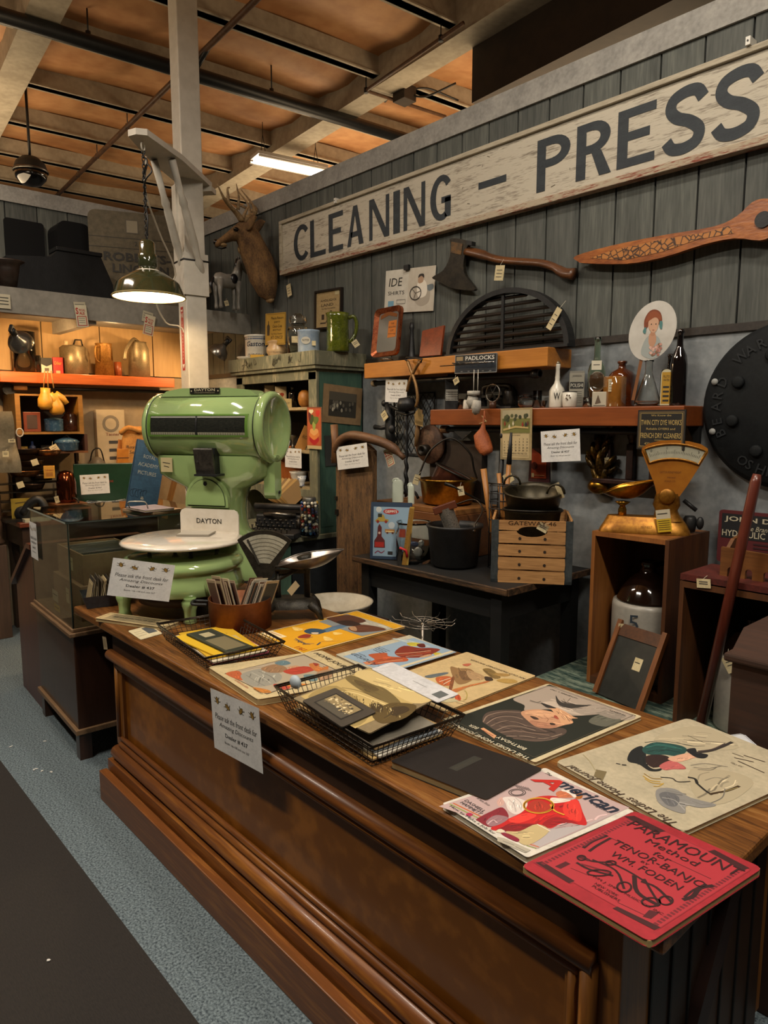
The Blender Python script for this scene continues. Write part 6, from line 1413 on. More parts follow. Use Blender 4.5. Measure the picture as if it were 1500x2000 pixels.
b=B();b.lathe([(.001,.01),(r*.9,.01),(r*.9,h*.42),(.001,h*.42)],wsk,24);part('whiskey',b,t);b=B();b.rect(-r*.6,h*.53,r*.5,h*.66,C('c8c2ae'),0,wallM(0,0,-r-.001));b.line([(-r*.4,h*.6),(r*.3,h*.6)],.003,GREYINK,.0006,wallM(0,0,-r-.001));part('label',b,t)
t,r,h=item('round_flask','small round clear flask standing in front of the liquor bottle','flask',1165,LY-.035,lz1+.062,32,40,[(.001,0),(.4,.02),(.85,.2),(1,.5),(.85,.8),(.4,.98),(.001,1)],GLASS)
boxitem('picture_card_box','small square box with a printed figure under the round flask','box',1170,LY-.04,lz1,27,29,.05,C('b3ab96'),0,lambda b,w,h:(b.flat([(w*.2,h*.2),(w*.6,h*.3),(w*.4,h*.8)],C('5a4a3a'),.001),b.line([(w*.1,h*.1),(w*.9,h*.1)],.002,INK,.001)))
item('shot_glass','small clear shot glass beside the square printed box','glass',1147,LY-.04,lz1,18,19,CYL,GLASS)
t,r,h=item('square_amber_bottle','square clear bottle of amber liquid with tan labels','bottle',1199,LY-.02,lz1,34,60,[(.001,0),(1.2,0),(1.25,.02),(1.25,.94),(1.1,.98),(.001,1)],mat('amber_liquid','#7a4c1a','#946224',scale=3,rough=.08,coat=1),seg=4)
b=B();M=wallM(0,0,-r*.91);b.rect(-r*.7,h*.48,r*.3,h*.88,C('b8a888'),0,M);[b.line([(-r*.6,h*(.8-.08*i)),(r*.2,h*(.8-.08*i))],.0015,GREYINK,.0006,M)for i in range(4)];b.rect(-r*.5,h*.02,r*.4,h*.1,C('b8a888'),0,M);part('label',b,t)
t,r,h=item('brown_jug_bottle','dark brown bottle with a short flared neck behind the amber bottle','bottle',1212,LY+.045,lz1,52,88,[(.001,0),(.97,0),(1,.03),(1,.66),(.8,.76),(.3,.84),(.26,.93),(.36,.96),(.36,1),(.001,1)],amb)
t,r,h=item('glass_flask','clear conical laboratory flask holding the paper fan','flask',1264,LY-.04,lz1,50,88,[(.001,0),(.92,0),(1,.04),(.95,.12),(.36,.66),(.28,.74),(.28,.96),(.36,.97),(.36,1),(.26,1),(.24,.74),(.32,.64),(.9,.12),(.9,.05),(.001,.04)],GLASS)
# fan with portrait
Pf=sY(1264,LY-.04,lz1);sf=mpp(Pf);Mf=Matrix.Translation(Pf)@Rz(viewyaw(Pf))@Tr(0,0,0)@wallM(0,0,0)
t=thing('paper_fan','oval white paper fan printed with a red-haired woman, standing in the flask','fan',M=Mf@Tr(3*sf,143*sf,.012)@Rz(-.30))
rw_,rh_=41*sf,57*sf;el=lambda x,y:(x*rw_,y*rh_)
b=B();b.prism([(rw_*math.cos(a),rh_*math.sin(a))for a in[2*PI*k/40 for k in range(40)]],.002,mat('fan_paper','#c8c4bb','#b5b0a6',scale=3,rough=.6));T0=Rz(.30)@Tr(-.0,0,.0025);b.T=T0
g2=lambda pts,c_,z,n=5:b.flat([(x*rw_,y*rh_)for x,y in pts],C(c_),z,sm=n)
g2([(-.45,-.75),(-.35,-.35),(-.12,-.15),(.25,-.2),(.42,-.5),(.35,-.78),(0,-.92)],'9aa09c',.0003);g2([(-.12,-.1),(-.14,-.4),(.02,-.55),(.18,-.35),(.12,-.1)],'b98a6c',.0006);g2([(-.06,.0),(-.06,-.15),(.1,-.15),(.1,.02)],'b07f60',.0008)
g2([(-.34,.05),(-.38,.35),(-.2,.62),(.05,.7),(.3,.6),(.4,.35),(.34,.1),(.2,.3),(-.1,.36),(-.2,.15)],'7a3a1a',.0007);g2([(-.16,.38),(-.18,.12),(-.02,-.05),(.14,-.03),(.24,.15),(.24,.36),(.05,.46)],'c49a7c',.0010);g2([(-.3,.28),(-.2,.56),(.08,.64),(.32,.5),(.34,.34),(.1,.44),(-.12,.36)],'8a4520',.0014)
g2([(.3,.3),(.42,.28),(.4,.05),(.3,.12)],'4a7a78',.0016);g2([(-.36,.1),(-.28,.12),(-.3,-.08),(-.42,-.02)],'4a7a78',.0016)
for sx_ in(-.06,.14):b.disc(sx_*rw_,.22*rh_,.0022,INK,.0018,n=8)
b.line([(-.0*rw_,.03*rh_),(.08*rw_,.03*rh_)],.0016,C('a03a2c'),.0018)
random.seed(6)
for i in range(24):b.disc(rw_*random.uniform(-.12,.42),rh_*random.uniform(-.8,-.42),.0055,C(random.choice(('b98878','a06a5c','d0a898','7a5a3c'))),.0015+i*.00003,n=7)
part('fan_face',b,t)
b=B();b.T=Rz(.30);b.prism([(-.006,-rh_*1.0-75*sf),(.006,-rh_*1.0-75*sf),(.012,-rh_*.8),(.0,-rh_*.8)],.003,C('7a4a22'),T=Tr(-14*sf,0,-.004)@Rz(-.12));part('wooden_stick',b,t)
b=B();
t,r,h=item('embossed_label_bottle','narrow bottle with an arched gold and black label right of the flask','bottle',1299,LY-.02,lz1,22,72,[(.001,0),(1,0),(1,.85),(.8,.97),(.001,1)],C('15120e',.1),seg=20,sy=.4)
b=B();M=wallM(0,0,-r*.42-.002);b.prism([(-r*.9,h*.02),(r*.9,h*.02),(r*.9,h*.85)]+[(r*.9*math.cos(a),h*.85+h*.13*math.sin(a))for a in[PI*k/8 for k in range(1,8)]]+[(-r*.9,h*.85)],.001,C('b8b090'),T=M);b.rect(-r*.75,h*.06,r*.75,h*.9,C('a8801e'),.0014,M);b.text('PLUTO',0,h*.75,r,h*.07,INK,.002,M);b.text('WATER',0,h*.66,r,h*.06,INK,.002,M);[b.rect(-r*.5,h*(.12+.12*i),r*.5,h*(.17+.12*i),INK,.002,M)for i in range(4)];part('label',b,t)
item('black_bottle','tall black glossy beer bottle at the right end of the plank shelf','bottle',1322,LY,lz1,32,146,[(.001,0),(.96,0),(1,.02),(1,.54),(.85,.66),(.42,.76),(.36,.82),(.36,.94),(.44,.95),(.44,1),(.001,1)],mat('black_glass','#0c0605',rough=.04,coat=1));item('black_bottle','shorter dark bottle behind the flask and the gold label','bottle',1305,LY+.05,lz1,26,100,[(.001,0),(.96,0),(1,.02),(1,.6),(.4,.76),(.36,.94),(.44,.95),(.44,1),(.001,1)],MAT['black_glass'])
# things hanging under the plank shelf
M,w,h=quad(ony(977,897,SY_-.012),ony(1038,899,SY_-.012),ony(976,798,SY_-.012))
t=thing('wall_calendar','old paper calendar with a ball game picture hanging from the plank shelf','calendar',M=M);b=B();b.rect(0,0,w,h,mat('calendar_card','#8d7c58','#a3916a',scale=8,rough=.5),0);b.rect(0,0,w,h,C('8d7c58'),-.002);px_,py_=w*.06,h*.52
b.rect(px_,py_,w*.94,h*.96,C('6a6a34'),.0005);b.rect(px_,h*.8,w*.94,h*.96,C('a59a7a'),.0007);random.seed(9)
for i in range(12):b.disc(w*random.uniform(.12,.88),h*random.uniform(.74,.86),.009,C(random.choice(('3a3f26','2e331f','4c5030'))),.001+i*.0001,n=9)
b.flat([(w*.1,h*.56),(w*.5,h*.62),(w*.9,h*.60),(w*.9,h*.63),(w*.5,h*.66),(w*.1,h*.6)],C('b39c62'),.0025)
for x,y,c_ in((.15,.7,'8a3a24'),(.3,.64,'c8bfa4'),(.42,.70,'c8bfa4'),(.72,.68,'8c2c22'),(.82,.68,'1f2430'),(.88,.70,'5a2a22')):b.flat([(w*x,h*y-.012),(w*x+.006,h*y),(w*x,h*y+.014),(w*x-.006,h*y)],C(c_),.003)
b.rect(w*.08,h*.04,w*.92,h*.5,C('b8a57c'),.0006);b.text('DECEMBER',w*.5,h*.465,w*.3,h*.018,INK,.001)
d_=1
for r_ in range(5):
 for c_ in range(7):
  n_=r_*7+c_-3
  if 1<=n_<=31:b.text(str(n_),w*(.14+.12*c_),h*(.385-.055*r_),None,h*.032,INK,.001,bold=.02)
b.text('FIDELITY-PHENIX FIRE INS. CO.',w*.5,h*.105,w*.74,h*.035,INK,.001);b.line([(w*.1,h*.08),(w*.9,h*.08)],.001,INK,.001);part('sheet',b,t)
notice(*quad(ony(1058,903,SY_-.02),ony(1134,900,SY_-.02),ony(1055,843,SY_-.02)),'white discount notice hanging below the plank shelf beside the calendar')
t=thing('leather_pouch','wrinkled orange-brown leather pouch tied with a thong, hanging left of the calendar','pouch');lp_=mat('pouch_leather','#7c3a18','#a5582a',scale=25,rough=.6,bump=.8)
P_=lambda x,y:ony(x,y,SY_-.05)
b=B();b.tube([P_(946,812),P_(945,826),P_(943,838),P_(940,850),P_(944,868),P_(950,880),P_(953,886)],[.006,.006,.014,.036,.040,.034,.024],lp_,10,flat=.6);part('bag',b,t)
b=B();b.tube([P_(936,828),P_(950,822)],.003,C('a98a60'),5);b.tube([P_(941,812),P_(950,824)],.003,C('a98a60'),5);b.tube([P_(946,802),P_(946,824)],.004,lp_,6);part('thong',b,t)
# black TWIN CITY sign
M,w,h=quad(ony(1243,877,SY_-.02),ony(1336,880,SY_-.02),ony(1243,801,SY_-.02));t=thing('dye_works_sign','black and gold lettered dye works sign hanging from the plank shelf','sign',M=M);gd=C('b39a5c');b=B();b.box(0,0,-.006,w,h,0,C('14120f'));b.frame(.006,.006,w-.006,h-.006,.004,C('5a4a30'),.0006);b.frame(.012,.012,w-.012,h-.012,.0015,gd,.0008)
for s_,y,ww,hh in(('We Know the',.84,.42,.045),('TWIN CITY DYE WORKS',.62,.84,.13),('Reliable DYERS and',.50,.6,.05),('FRENCH DRY CLEANERS',.29,.84,.13),('420 NICOLLET AVE.',.12,.66,.06)):b.text(s_,w/2,h*y,w*ww,h*hh,gd,.001)
b.line([(w*.38,h*.24),(w*.62,h*.24)],.0015,gd,.001);part('panel',b,t)
# black iron kitchen things on the wall left under the shelves
t=thing('wire_mesh_panel','diamond wire mesh panel hanging on the wall behind the tall iron stand','mesh panel');b=B();a_,c_=ony(770,770,YW-.02),ony(848,860,YW-.02);x0_,x1_,z0_,z1_=a_.x,c_.x,c_.z-.08,a_.z
n_=12;st=(x1_-x0_)/7
for i in range(-9,8):
 for sg in(1,-1):
  xa=x0_+i*st;pts=[];L_=z1_-z0_
  za,zb_=z0_,z1_;xa2=xa+(L_*.7);xs,xe=(xa,xa2)if sg>0 else(xa2,xa)
  f0,f1=0.0,1.0
  def cl(x):return(x-xs)/(xe-xs)
  lo_,hi_=sorted((cl(x0_),cl(x1_)));f0,f1=max(0,lo_),min(1,hi_)
  if f1>f0+.02:b.tube([(xs+(xe-xs)*f0,YW-.02,za+L_*f0),(xs+(xe-xs)*f1,YW-.02,za+L_*f1)],.002,IRON,4)
part('mesh',b,t)
b=B();b.tube([(x0_,YW-.02,z0_),(x1_,YW-.02,z0_),(x1_,YW-.02,z1_),(x0_,YW-.02,z1_)],.006,IRON,6,closed=True);part('frame',b,t)
t=thing('iron_clamp','knobbly black iron clamp-on kitchen tool hanging at the left of the mesh panel','kitchen tool');Q=lambda x,y,Y=YW-.09:ony(x,y,Y)
b=B();b.tube([Q(758,790),Q(762,815),Q(760,845),Q(766,862)],[.02,.028,.024,.03],BLK,8);b.ell(Q(752,788),(.022,.02,.02),BLK);b.tube([Q(760,832),Q(745,836),Q(732,834)],[.016,.012,.014],BLK,8);b.tube([Q(752,788),Q(775,800),Q(795,802)],.010,BLK,8);b.ell(Q(750,806),(.014,.014,.014),BLK);b.ell(Q(764,838),(.03,.02,.03),BLK);part('body',b,t);tag(t,wallM(Q(761,812).x,Q(761,812).z,YW-.13),.045,.05,.6)
t=thing('iron_pulley','rusty round cast-iron pulley hanging behind the brass pan','pulley');q0=ony(838,868,YW-.08);rst=mat('rusty_leather_brown','#3a261a','#6a4a34',scale=14,rough=.6,bump=.4)
b=B();b.lathe([(.001,0),(.10,0),(.105,.012),(.10,.024),(.001,.024)],rst,28,T=wallM(q0.x,q0.z,YW-.06));b.lathe([(.03,0),(.03,.05),(.016,.05),(.016,0)],IRON,20,T=wallM(q0.x-.01,q0.z-.03,YW-.08));part('wheel',b,t)
b=B();b.tube([ony(822,800,YW-.1),ony(815,845,YW-.1),ony(812,872,YW-.1)],[.010,.014,.008],C('8a6a44'),8);part('handle',b,t)
b=B();b.flat([(-.03,-.04),(.03,-.05),(.035,.01),(0,.05),(-.035,.02)],C('a58a58'),0,wallM(ony(818,815,YW-.12).x,ony(818,815,YW-.12).z,YW-.12));part('paper_tag',b,t)
# dark backing panel and cupboard behind the table
b=B();q1,q2=ony(845,848,YW-.03),ony(915,1000,YW-.03);b.box(q1.x,YW-.05,q2.z-.15,q2.x+.1,YW-.012,q1.z-.03,mat('dark_back_panel','#241a14','#33261c',scale=4,rough=.6));solo('backing_board',b,'dark wooden backing board standing against the wall behind the brass pan','panel')
# red/orange tin poster and masks, gothic shelf
boxz=ony(1033,900,YW-.06)
b=B();q1,q2=ony(1030,940,YW-.08),ony(1072,898,YW-.08);M=wallM(q1.x,q1.z,YW-.06);w,h=q2.x-q1.x,q2.z-q1.z+.05;b.prism([(0,0),(w,0),(w*.93,h),(w*.05,h)],.012,C('3c0f12'),T=M);b.prism([(w*.14,h*.1),(w*.86,h*.12),(w*.84,h*.6),(w*.5,h*.86),(w*.16,h)],.002,C('a8401c'),T=M@Tr(0,0,.013));b.disc(w*.3,h*.48,.018,C('5a1c10'),.017,M);b.line([(w*.2,h*.2),(w*.8,h*.2)],.004,C('c98a5c'),.017,M);b.rect(w*.18,h*.14,w*.3,h*.26,TAGM,.018,M);solo('red_tin_picture',b,'small orange and dark red picture leaning behind the crate kettles','picture')
gm=mat('gilt_bronze','#2a1f0c','#8d6a22',scale=16,rough=.35,metal=.7,bump=.8,lo=.4,hi=.75)
t=thing('gilt_wall_mask','dark bronze and gold carved hanging ornament on the grey lower wall','ornament');q0=ony(1172,905,YW-.04)
b=B()
for dx,dz,r_ in((-.03,.05,.03),(.02,.05,.03),(-.045,0,.03),(.0,0,.04),(.045,.0,.03),(-.02,-.05,.03),(.025,-.05,.03),(0,-.09,.035),(-.01,.09,.028),(.03,.09,.024),(-.05,.03,.02),(.06,-.03,.02)):b.ell((0,0,0),(r_*.5,.028,r_*1.5),gm,10,T=Tr(q0.x+dx,YW-.035,q0.z+dz)@Ry(dx*14+dz*3))
b.box(q0.x-.04,YW-.03,q0.z+.10,q0.x+.04,YW-.01,q0.z+.13,BLK);b.ell((q0.x+.0,YW-.05,q0.z-.10),(.05,.03,.035),BRASS,12);part('carving',b,t)
t=thing('gothic_arch_shelf','dark carved gothic arch wall shelf beside the black and gold sign','wall shelf');q0=ony(1225,930,YW-.05);gw_=mat('dark_carved_wood','#1e0f0b','#3c2018',scale=10,rough=.45,bump=.3)
b=B();aw=.11;base=ony(1225,935,YW).z;Mg=wallM(q0.x,base,YW-.012)
for sg in(-1,0,1):b.box(q0.x+sg*.105-.016,YW-.04,base,q0.x+sg*.105+.016,YW-.01,base+.15,gw_,bev=.004)
for c_ in(-.052,.052):
 arc=[(c_+.052*math.cos(a),.15+.07*math.sin(a))for a in[PI*k/10 for k in range(11)]];b.tube([(q0.x+x,YW-.025,base+z)for x,z in arc],.012,gw_,8)
b.tube([(q0.x+.12*math.cos(a),YW-.025,base+.15+.13*math.sin(a))for a in[PI*k/14 for k in range(15)]],.015,gw_,8);b.ell((q0.x,YW-.03,base+.2),(.02,.015,.04),gw_);b.box(q0.x-.15,YW-.08,base-.02,q0.x+.15,YW-.008,base,gw_,bev=.004);part('carved_frame',b,t);tag(t,wallM(q0.x-.10,base+.07,YW-.045),.022,.04,.15)
# black disc
q=ony(1370,800,2.74);R_=.30;cx_,cz_=q.x+R_-.004,1.475;t=thing('machine_end_plate','huge round black cast plate with raised letters hanging at the right edge','iron plate',(cx_,YW-.06,cz_));bk=mat('black_cast_plate','#090c0e','#121618',scale=12,rough=.75,spec=.25,bump=.3)
b=B();b.lathe([(.001,.055),(R_*.93,.055),(R_*.96,.045),(R_,.03),(R_,.0),(.001,0)][::-1],bk,64,T=wallM(0,0,.055));part('plate',b,t)
b=B()
for k in range(8):a=2*PI*k/8+.3;b.lathe([(.022,0),(.022,.01),(.016,.014),(.001,.014)],bk,16,T=wallM(R_*.62*math.cos(a),R_*.62*math.sin(a),0))
part('bolt_heads',b,t)
b=B();lm=mat('cast_letter','#15191c',rough=.45)
for txt,a0,st_,sg in(('BEARD WARRANTED',205,-11.5,1),('OSHKOSH',235,9,-1)):
 for i,ch in enumerate(txt):
  if ch==' ':continue
  V,Fs,X0,X1,Y0,Y1=textgeo(ch,0,.01);a=math.radians(a0+st_*i);M=wallM(0,0,-.002)@Rz(a-PI/2*sg)@Tr(0,0,0);k_=.036/(Y1-Y0)
  b.add([((v[0]-X0)*k_-.012,R_*.80*sg+(v[1]-Y0)*k_-.018,0)for v in V],Fs,lm,T=wallM(0,0,-.004)@Rz(a-PI/2*sg))
part('raised_letters',b,t)
for a in(2.75,3.55):b=B();b.lathe([(.001,0),(.012,0),(.012,.004),(.001,.004)],C('8a8c8a'),14,T=wallM(R_*.90*math.cos(a),R_*.8*math.sin(a),-.003));part('hole',b,t)
TZ2=.76;TX0,TX1,TY0,TY1=-2.64,-1.685,2.165,2.775
tb=wood('black_table_paint','#08090a','#0f1011',axis=0,scale=5,rough=.65,bump=.1);te=wood('worn_table_edge','#241a12','#6a4c30',axis=0,scale=14,rough=.6,bump=.4,lo=.4,hi=.65)
t=thing('black_side_table','black painted wooden table with a worn edge against the grey wall','table',(TX0,TY0,0));w,d=TX1-TX0,TY1-TY0
b=B();b.box(0,.01,TZ2-.025,w,d,TZ2,tb);b.box(0,0,TZ2-.026,w,.012,TZ2+.0005,te,bev=.004);b.box(w-.008,.01,TZ2-.026,w+.004,d,TZ2+.0005,te);part('table_top',b,t)
b=B();b.box(.05,.04,TZ2-.14,w-.05,.06,TZ2-.025,tb);b.box(w-.07,.05,TZ2-.14,w-.05,d-.05,TZ2-.025,tb);b.box(.05,.05,TZ2-.14,.07,d-.05,TZ2-.025,tb);part('apron',b,t)
for x in(.04,w-.10):
 for y in(.03,d-.08):b=B();b.loft([[(x,y,z),(x+.055,y,z),(x+.055,y+.055,z),(x,y+.055,z)]for z in(TZ2-.025,.0)],tb,smooth=False);part('leg',b,t)
# crate
ca=math.atan2(.197,.264);cP=onz(958,1136,TZ2);cP.z=TZ2+.001;cs=mpp(cP)
t=thing('milk_crate','wooden slatted milk crate with metal corners and stencilled lettering on the black table','crate',cP,rz=ca);cwn=wood('crate_slat_wood','#8e6438','#c2925a',axis=0,scale=9,rough=.7,bump=.3,lo=.35,hi=.7);cm=mat('crate_galvanised','#3c4244','#555c5e',scale=10,rough=.5,metal=.6)
CWd,CDp,CHt=.325,.37,.262;
slats=[(.0,.050),(.057,.105),(.112,.158),(.165,.212),(.219,.258)]
hx_=[(CWd/2+.062*math.cos(a),.212+.024*math.sin(a))for a in[2*PI*k/24 for k in range(24)]]
for i,(a_,c_)in enumerate(slats):
 b=B()
 if i==3:low=[(CWd/2+.062*math.cos(a),.216+.026*math.sin(a))for a in[-PI*k/10 for k in range(11)]];poly=[(.03,a_),(CWd-.03,a_),(CWd-.03,c_)]+low+[(.03,c_)]
 elif i==4:up_=[(CWd/2-.055*math.cos(a),.217+.018*math.sin(a))for a in[PI*k/10 for k in range(11)]];poly=[(.03,a_)]+up_+[(CWd-.03,a_),(CWd-.03,c_),(.03,c_)]
 else:poly=[(.03,a_),(CWd-.03,a_),(CWd-.028,(a_+c_)/2),(CWd-.03,c_),(.03,c_),(.028,(a_+c_)/2)]
 b.prism(poly,.010,cwn,T=wallM(0,0,.004))
 for x in(.115,.215):b.disc(x,a_+.02,.006,C('2a1c12'),.0115,wallM(0,0,.004))if i<4 else None
 part('front_slat',b,t)
b=B();b.text('GATEWAY 46',CWd/2+.0,.239,.19,.017,C('3a2a1c'),.0108,wallM(0,0,.004));part('stencil',b,t)
for(x0,x1)in((0,.032),(CWd-.032,CWd)):b=B();b.box(x0,-.002,0,x1,.006,CHt-.004,cm);b.box(x0 if x0==0 else x1-.003,0,0,x0+.003 if x0==0 else x1,.04,CHt-.004,cm);part('metal_corner',b,t)
b=B();b.box(0,-.002,0,CWd,.004,.012,cm);part('bottom_strip',b,t)
for i,(a_,c_)in enumerate(slats):
 for x in(0,CWd-.01):b=B();b.box(x,.012,a_,x+.01,CDp,c_,cwn);part('side_slat',b,t)
b=B();b.box(.01,CDp-.01,0,CWd-.01,CDp,CHt,cwn);b.box(.01,.012,0,CWd-.01,CDp-.01,.012,cwn);part('back_and_bottom',b,t)
Mcr=Matrix.Translation(cP)@Rz(ca);tag(t,Mcr.inverted()@Mcr@wallM(.205,.232,-.006),.042,.032,-.5)
# iron kettles nested in the crate
olv=mat('dull_kettle_iron','#2a2519','#3f3826',scale=9,rough=.4,metal=.5)
def kettle(name,label,M,r,h,m,bail=None,tilt=0,taper=.82,ears=True):
 t=thing(name,label,'pot',M=M@Rx(tilt));b=B();b.lathe([(.001,0),(r*taper*.85,0),(r*taper,.012),(r*.98,h*.9),(r*1.04,h*.95),(r*1.04,h),(r*.97,h),(r*.93,h*.88),(r*taper*.93,.02),(.001,.015)],m,36);part('bowl',b,t)
 if bail is not None:
  b=B();pts=[(r*1.03*math.cos(a),-math.sin(bail)*r*1.05*math.sin(a),h*.96+math.cos(bail)*r*1.05*math.sin(a))for a in[PI*k/18 for k in range(19)]];b.tube(pts,.0045,IRON,6);part('bail_handle',b,t)
 return t
kettle('iron_kettle','lower dull iron kettle standing inside the milk crate',Mcr@Tr(.165,.19,.135),.122,.15,olv,bail=1.5)
kt=kettle('iron_kettle','upper iron kettle with ring handles tilted on the lower one in the crate',Mcr@Tr(.165,.19,.258),.125,.11,olv,tilt=.17)
for s_ in(-1,1):b=B();b.tube([(s_*.09+.035*math.cos(a),-.09 if s_>0 else.05,.12+.04*math.sin(a))for a in[PI*k/8 for k in range(9)]],.005,olv,6);part('ring_handle',b,kt)
b=B();b.rect(0,0,.02,.07,TAGM,0,Tr(.11,-.06,.09)@Rx(PI/2)@Rz(.4));part('price_tag',b,kt)
# tool basket with wooden handled tools
P=atd(958,1005,dep(cP)+.12);P=Mcr@Vector((-.0,.14,.255));P=onx(958,1003,-2.02)
P=Vector((P.x,P.y,P.z));t=thing('tool_basket','black wire cylinder rack holding wooden-handled tools beside the crate kettles','tool rack',(-1.985,2.50,TZ2+.001));b=B()
for z in(.0,.06,.12,.17,.205,.24,.275):b.tube([(.055*math.cos(a),.055*math.sin(a),z+.10 if z>0 else.003)for a in[2*PI*k/18 for k in range(18)]],.0025,BLK,5,closed=True)
for k in range(6):a=2*PI*k/6;b.tube([(.055*math.cos(a),.055*math.sin(a),0),(.055*math.cos(a),.055*math.sin(a),.38)],.003,BLK,5)
b.tube([(-.08,-.02,.38),(.10,-.02,.38)],.003,BLK,5);part('wire_rack',b,t)
hw_=wood('tool_handle_wood','#8a5826','#b07a3e',axis=2,scale=6,rough=.45)
for i,(x,le,r_,L_,hd,lb)in enumerate(((-.02,-.15,.014,.42,0,'thick light wooden-handled tool leaning left in the wire rack'),(.01,.05,.011,.44,1,'slim wooden-handled tool with a black head standing upright in the wire rack'),(.03,-.12,.010,.40,0,'short brown-handled tool at the right of the wire rack'))):
 b=B();b.tube([(0,0,0),(0,0,L_*.55),(0,0,L_)],[r_*.7,r_*.8,r_],hw_,10)
 tt=thing('hand_tool',lb,'tool',(-1.985+x,2.49+.012*i,TZ2+.03));tt.rotation_euler=(0,le,.4);part('handle',b,tt)
 if hd:b=B();b.tube([(0,0,L_),(0,0,L_+.14)],[.014,.006],BLK,6);part('head',b,tt)
b=B();b.tube([(0,0,.0),(.01,0,.30),(.02,0,.58)],.012,BLK,8);b.ell((.02,0,.59),(.015,.015,.02),BLK);tt=solo('iron_poker',b,'black iron rod standing behind the tool rack with a square price tag','poker',(-2.10,2.62,TZ2+.001));tag(tt,wallM(.09,.40,-.04),.05,.05,.6)
# black kettle and grater
kp=onz(887,1105,TZ2);kp.z=TZ2+.001;ks=mpp(kp);kettle('black_kettle','matt black iron pot with a wire bail standing at the front of the table',Matrix.Translation(kp)@Rz(viewyaw(kp)),53*ks,82*ks,BLK,bail=None,taper=.86)
kk=Matrix.Translation(kp)@Rz(viewyaw(kp));r,h=53*ks,82*ks
b=B();b.tube(smooth_open([(r*.7,-r*.6,h*.95),(r*.72,-r*.5,h*1.05),(r*1.0,0,h*1.35),(r*.7,r*.5,h*1.55),(.0,r*.8,h*1.4)],5),.004,WIRE,6);b.ell((r*.66,-r*.72,h*.92),(.01,.008,.008),STEEL);o=solo('bail_handle',b,'curved wire handle of the black pot','handle',M=kk)
_k=[q for q in COL.objects if q.name.startswith('black_kettle')][0];o.matrix_world=Matrix();o.parent=_k;del o['category'];o['label']='curved wire bail'
gm_=mat('grater_metal','#4a4642','#8a857c',kind='voronoi',scale=150,rough=.4,metal=.6,lo=.0,hi=.1)
b=B();b.surf(lambda u,v:(-.035+.07*u,-.02*math.sin(PI*u),.12*v),8,2,gm_);tg2=thing('metal_grater','curved metal grater sticking out of the black pot','grater',M=kk@Tr(-r*.02,0,h*.78)@Ry(-.35));part('grating_plate',b,tg2);b=B();b.cb(0,.0,.125,.11,.03,.035,C('5a2c18',.4),bev=.004);part('wooden_top',b,tg2)
# picture-guide book, glass jar with measuring sticks
M,w,h=quad(onz(724,1090,TZ2),onz(770,1098,TZ2)+(onz(770,1098,TZ2)-onz(724,1090,TZ2))*.62,onz(724,1090,TZ2)+Vector((0,.02,.30)))
bp=ony(724,1090,2.24);M=Matrix.Translation((onz(724,1091,TZ2).x,onz(724,1091,TZ2).y,TZ2+.002))@Rz(.62)@Rx(PI/2-.10);s=mpp(M.translation);w,h=80*s*1.0,110*s
t=thing('price_guide_book',"blue softcover book with toy pictures on its cover, leaning on the wooden chest",'book',M=M);b=B();b.prism(rr(w,h,.003),.002,C('22364e'),z0=.014);b.prism(rr(w,h,.003),.002,C('22364e'),z0=-.002);b.T=Tr(0,0,.0165)
b.rect(w*.07,h*.05,w*.97,h*.92,C('86a0b4'),.0004);b.disc(w*.5,h*.84,w*.19,C('a5201c'),.001,ry=h*.05);b.text("GEPPI'S",w*.5,h*.815,w*.3,h*.05,C('d8d4c8'),.0015,bold=.02)
b.flat([(w*.12,h*.68),(w*.18,h*.72),(w*.22,h*.78),(w*.32,h*.78),(w*.36,h*.71),(w*.44,h*.70),(w*.44,h*.66),(w*.12,h*.66)],C('a8903c'),.001);[b.disc(w*x,h*.66,w*.035,C('8c2a1c'),.0014)for x in(.18,.38)];b.rect(w*.18,h*.74,w*.28,h*.8,C('2a2c1c'),.0015)
b.disc(w*.2,h*.87,w*.07,C('c0c4c0'),.001);b.disc(w*.52,h*.6,w*.08,C('b4bcc0'),.001)
b.flat([(w*.10,h*.2),(w*.10,h*.32),(w*.17,h*.4),(w*.18,h*.56),(w*.22,h*.62),(w*.28,h*.56),(w*.28,h*.4),(w*.36,h*.33),(w*.37,h*.2)],C('5a1c1c'),.001);b.rect(w*.12,h*.21,w*.34,h*.3,C('a3241c'),.0014);b.disc(w*.225,h*.46,w*.03,C('c8a898'),.0016)
b.rect(w*.36,h*.47,w*.6,h*.53,C('a5743a'),.001);b.rect(w*.38,h*.48,w*.58,h*.50,C('d8c08a'),.0014);[b.disc(w*x,h*.465,w*.025,C('5a2c1c'),.0014)for x in(.42,.55)];b.rect(w*.44,h*.08,w*.56,h*.14,C('1c1a1a'),.001);b.rect(w*.66,h*.38,w*.86,h*.5,C('a8402c'),.001);b.line([(w*.12,h*.1),(w*.2,h*.14),(w*.28,h*.11),(w*.36,h*.15)],.004,C('7c1c3a'),.0014,sm=4);part('cover',b,t);b=B();b.box(.003,.003,0,w-.003,h-.003,.014,C('b8b0a0'));part('pages',b,t)
P=onz(808,1098,TZ2);P.z=TZ2+.001;s=mpp(P);r,h=35*s,80*s;t=thing('glass_storage_jar','wide clear glass jar holding packets and scrapers, left of the black pot','glass jar',P,rz=viewyaw(P));b=B();b.lathe([(.001,0),(r*.85,0),(r,.02),(r*1.02,h*.7),(r*.9,h*.86),(r*.92,h*.95),(r,h),(r*.95,h),(r*.86,h*.9),(r*.95,h*.68),(r*.94,.02),(.001,.012)],GLASS,32);part('jar',b,t)
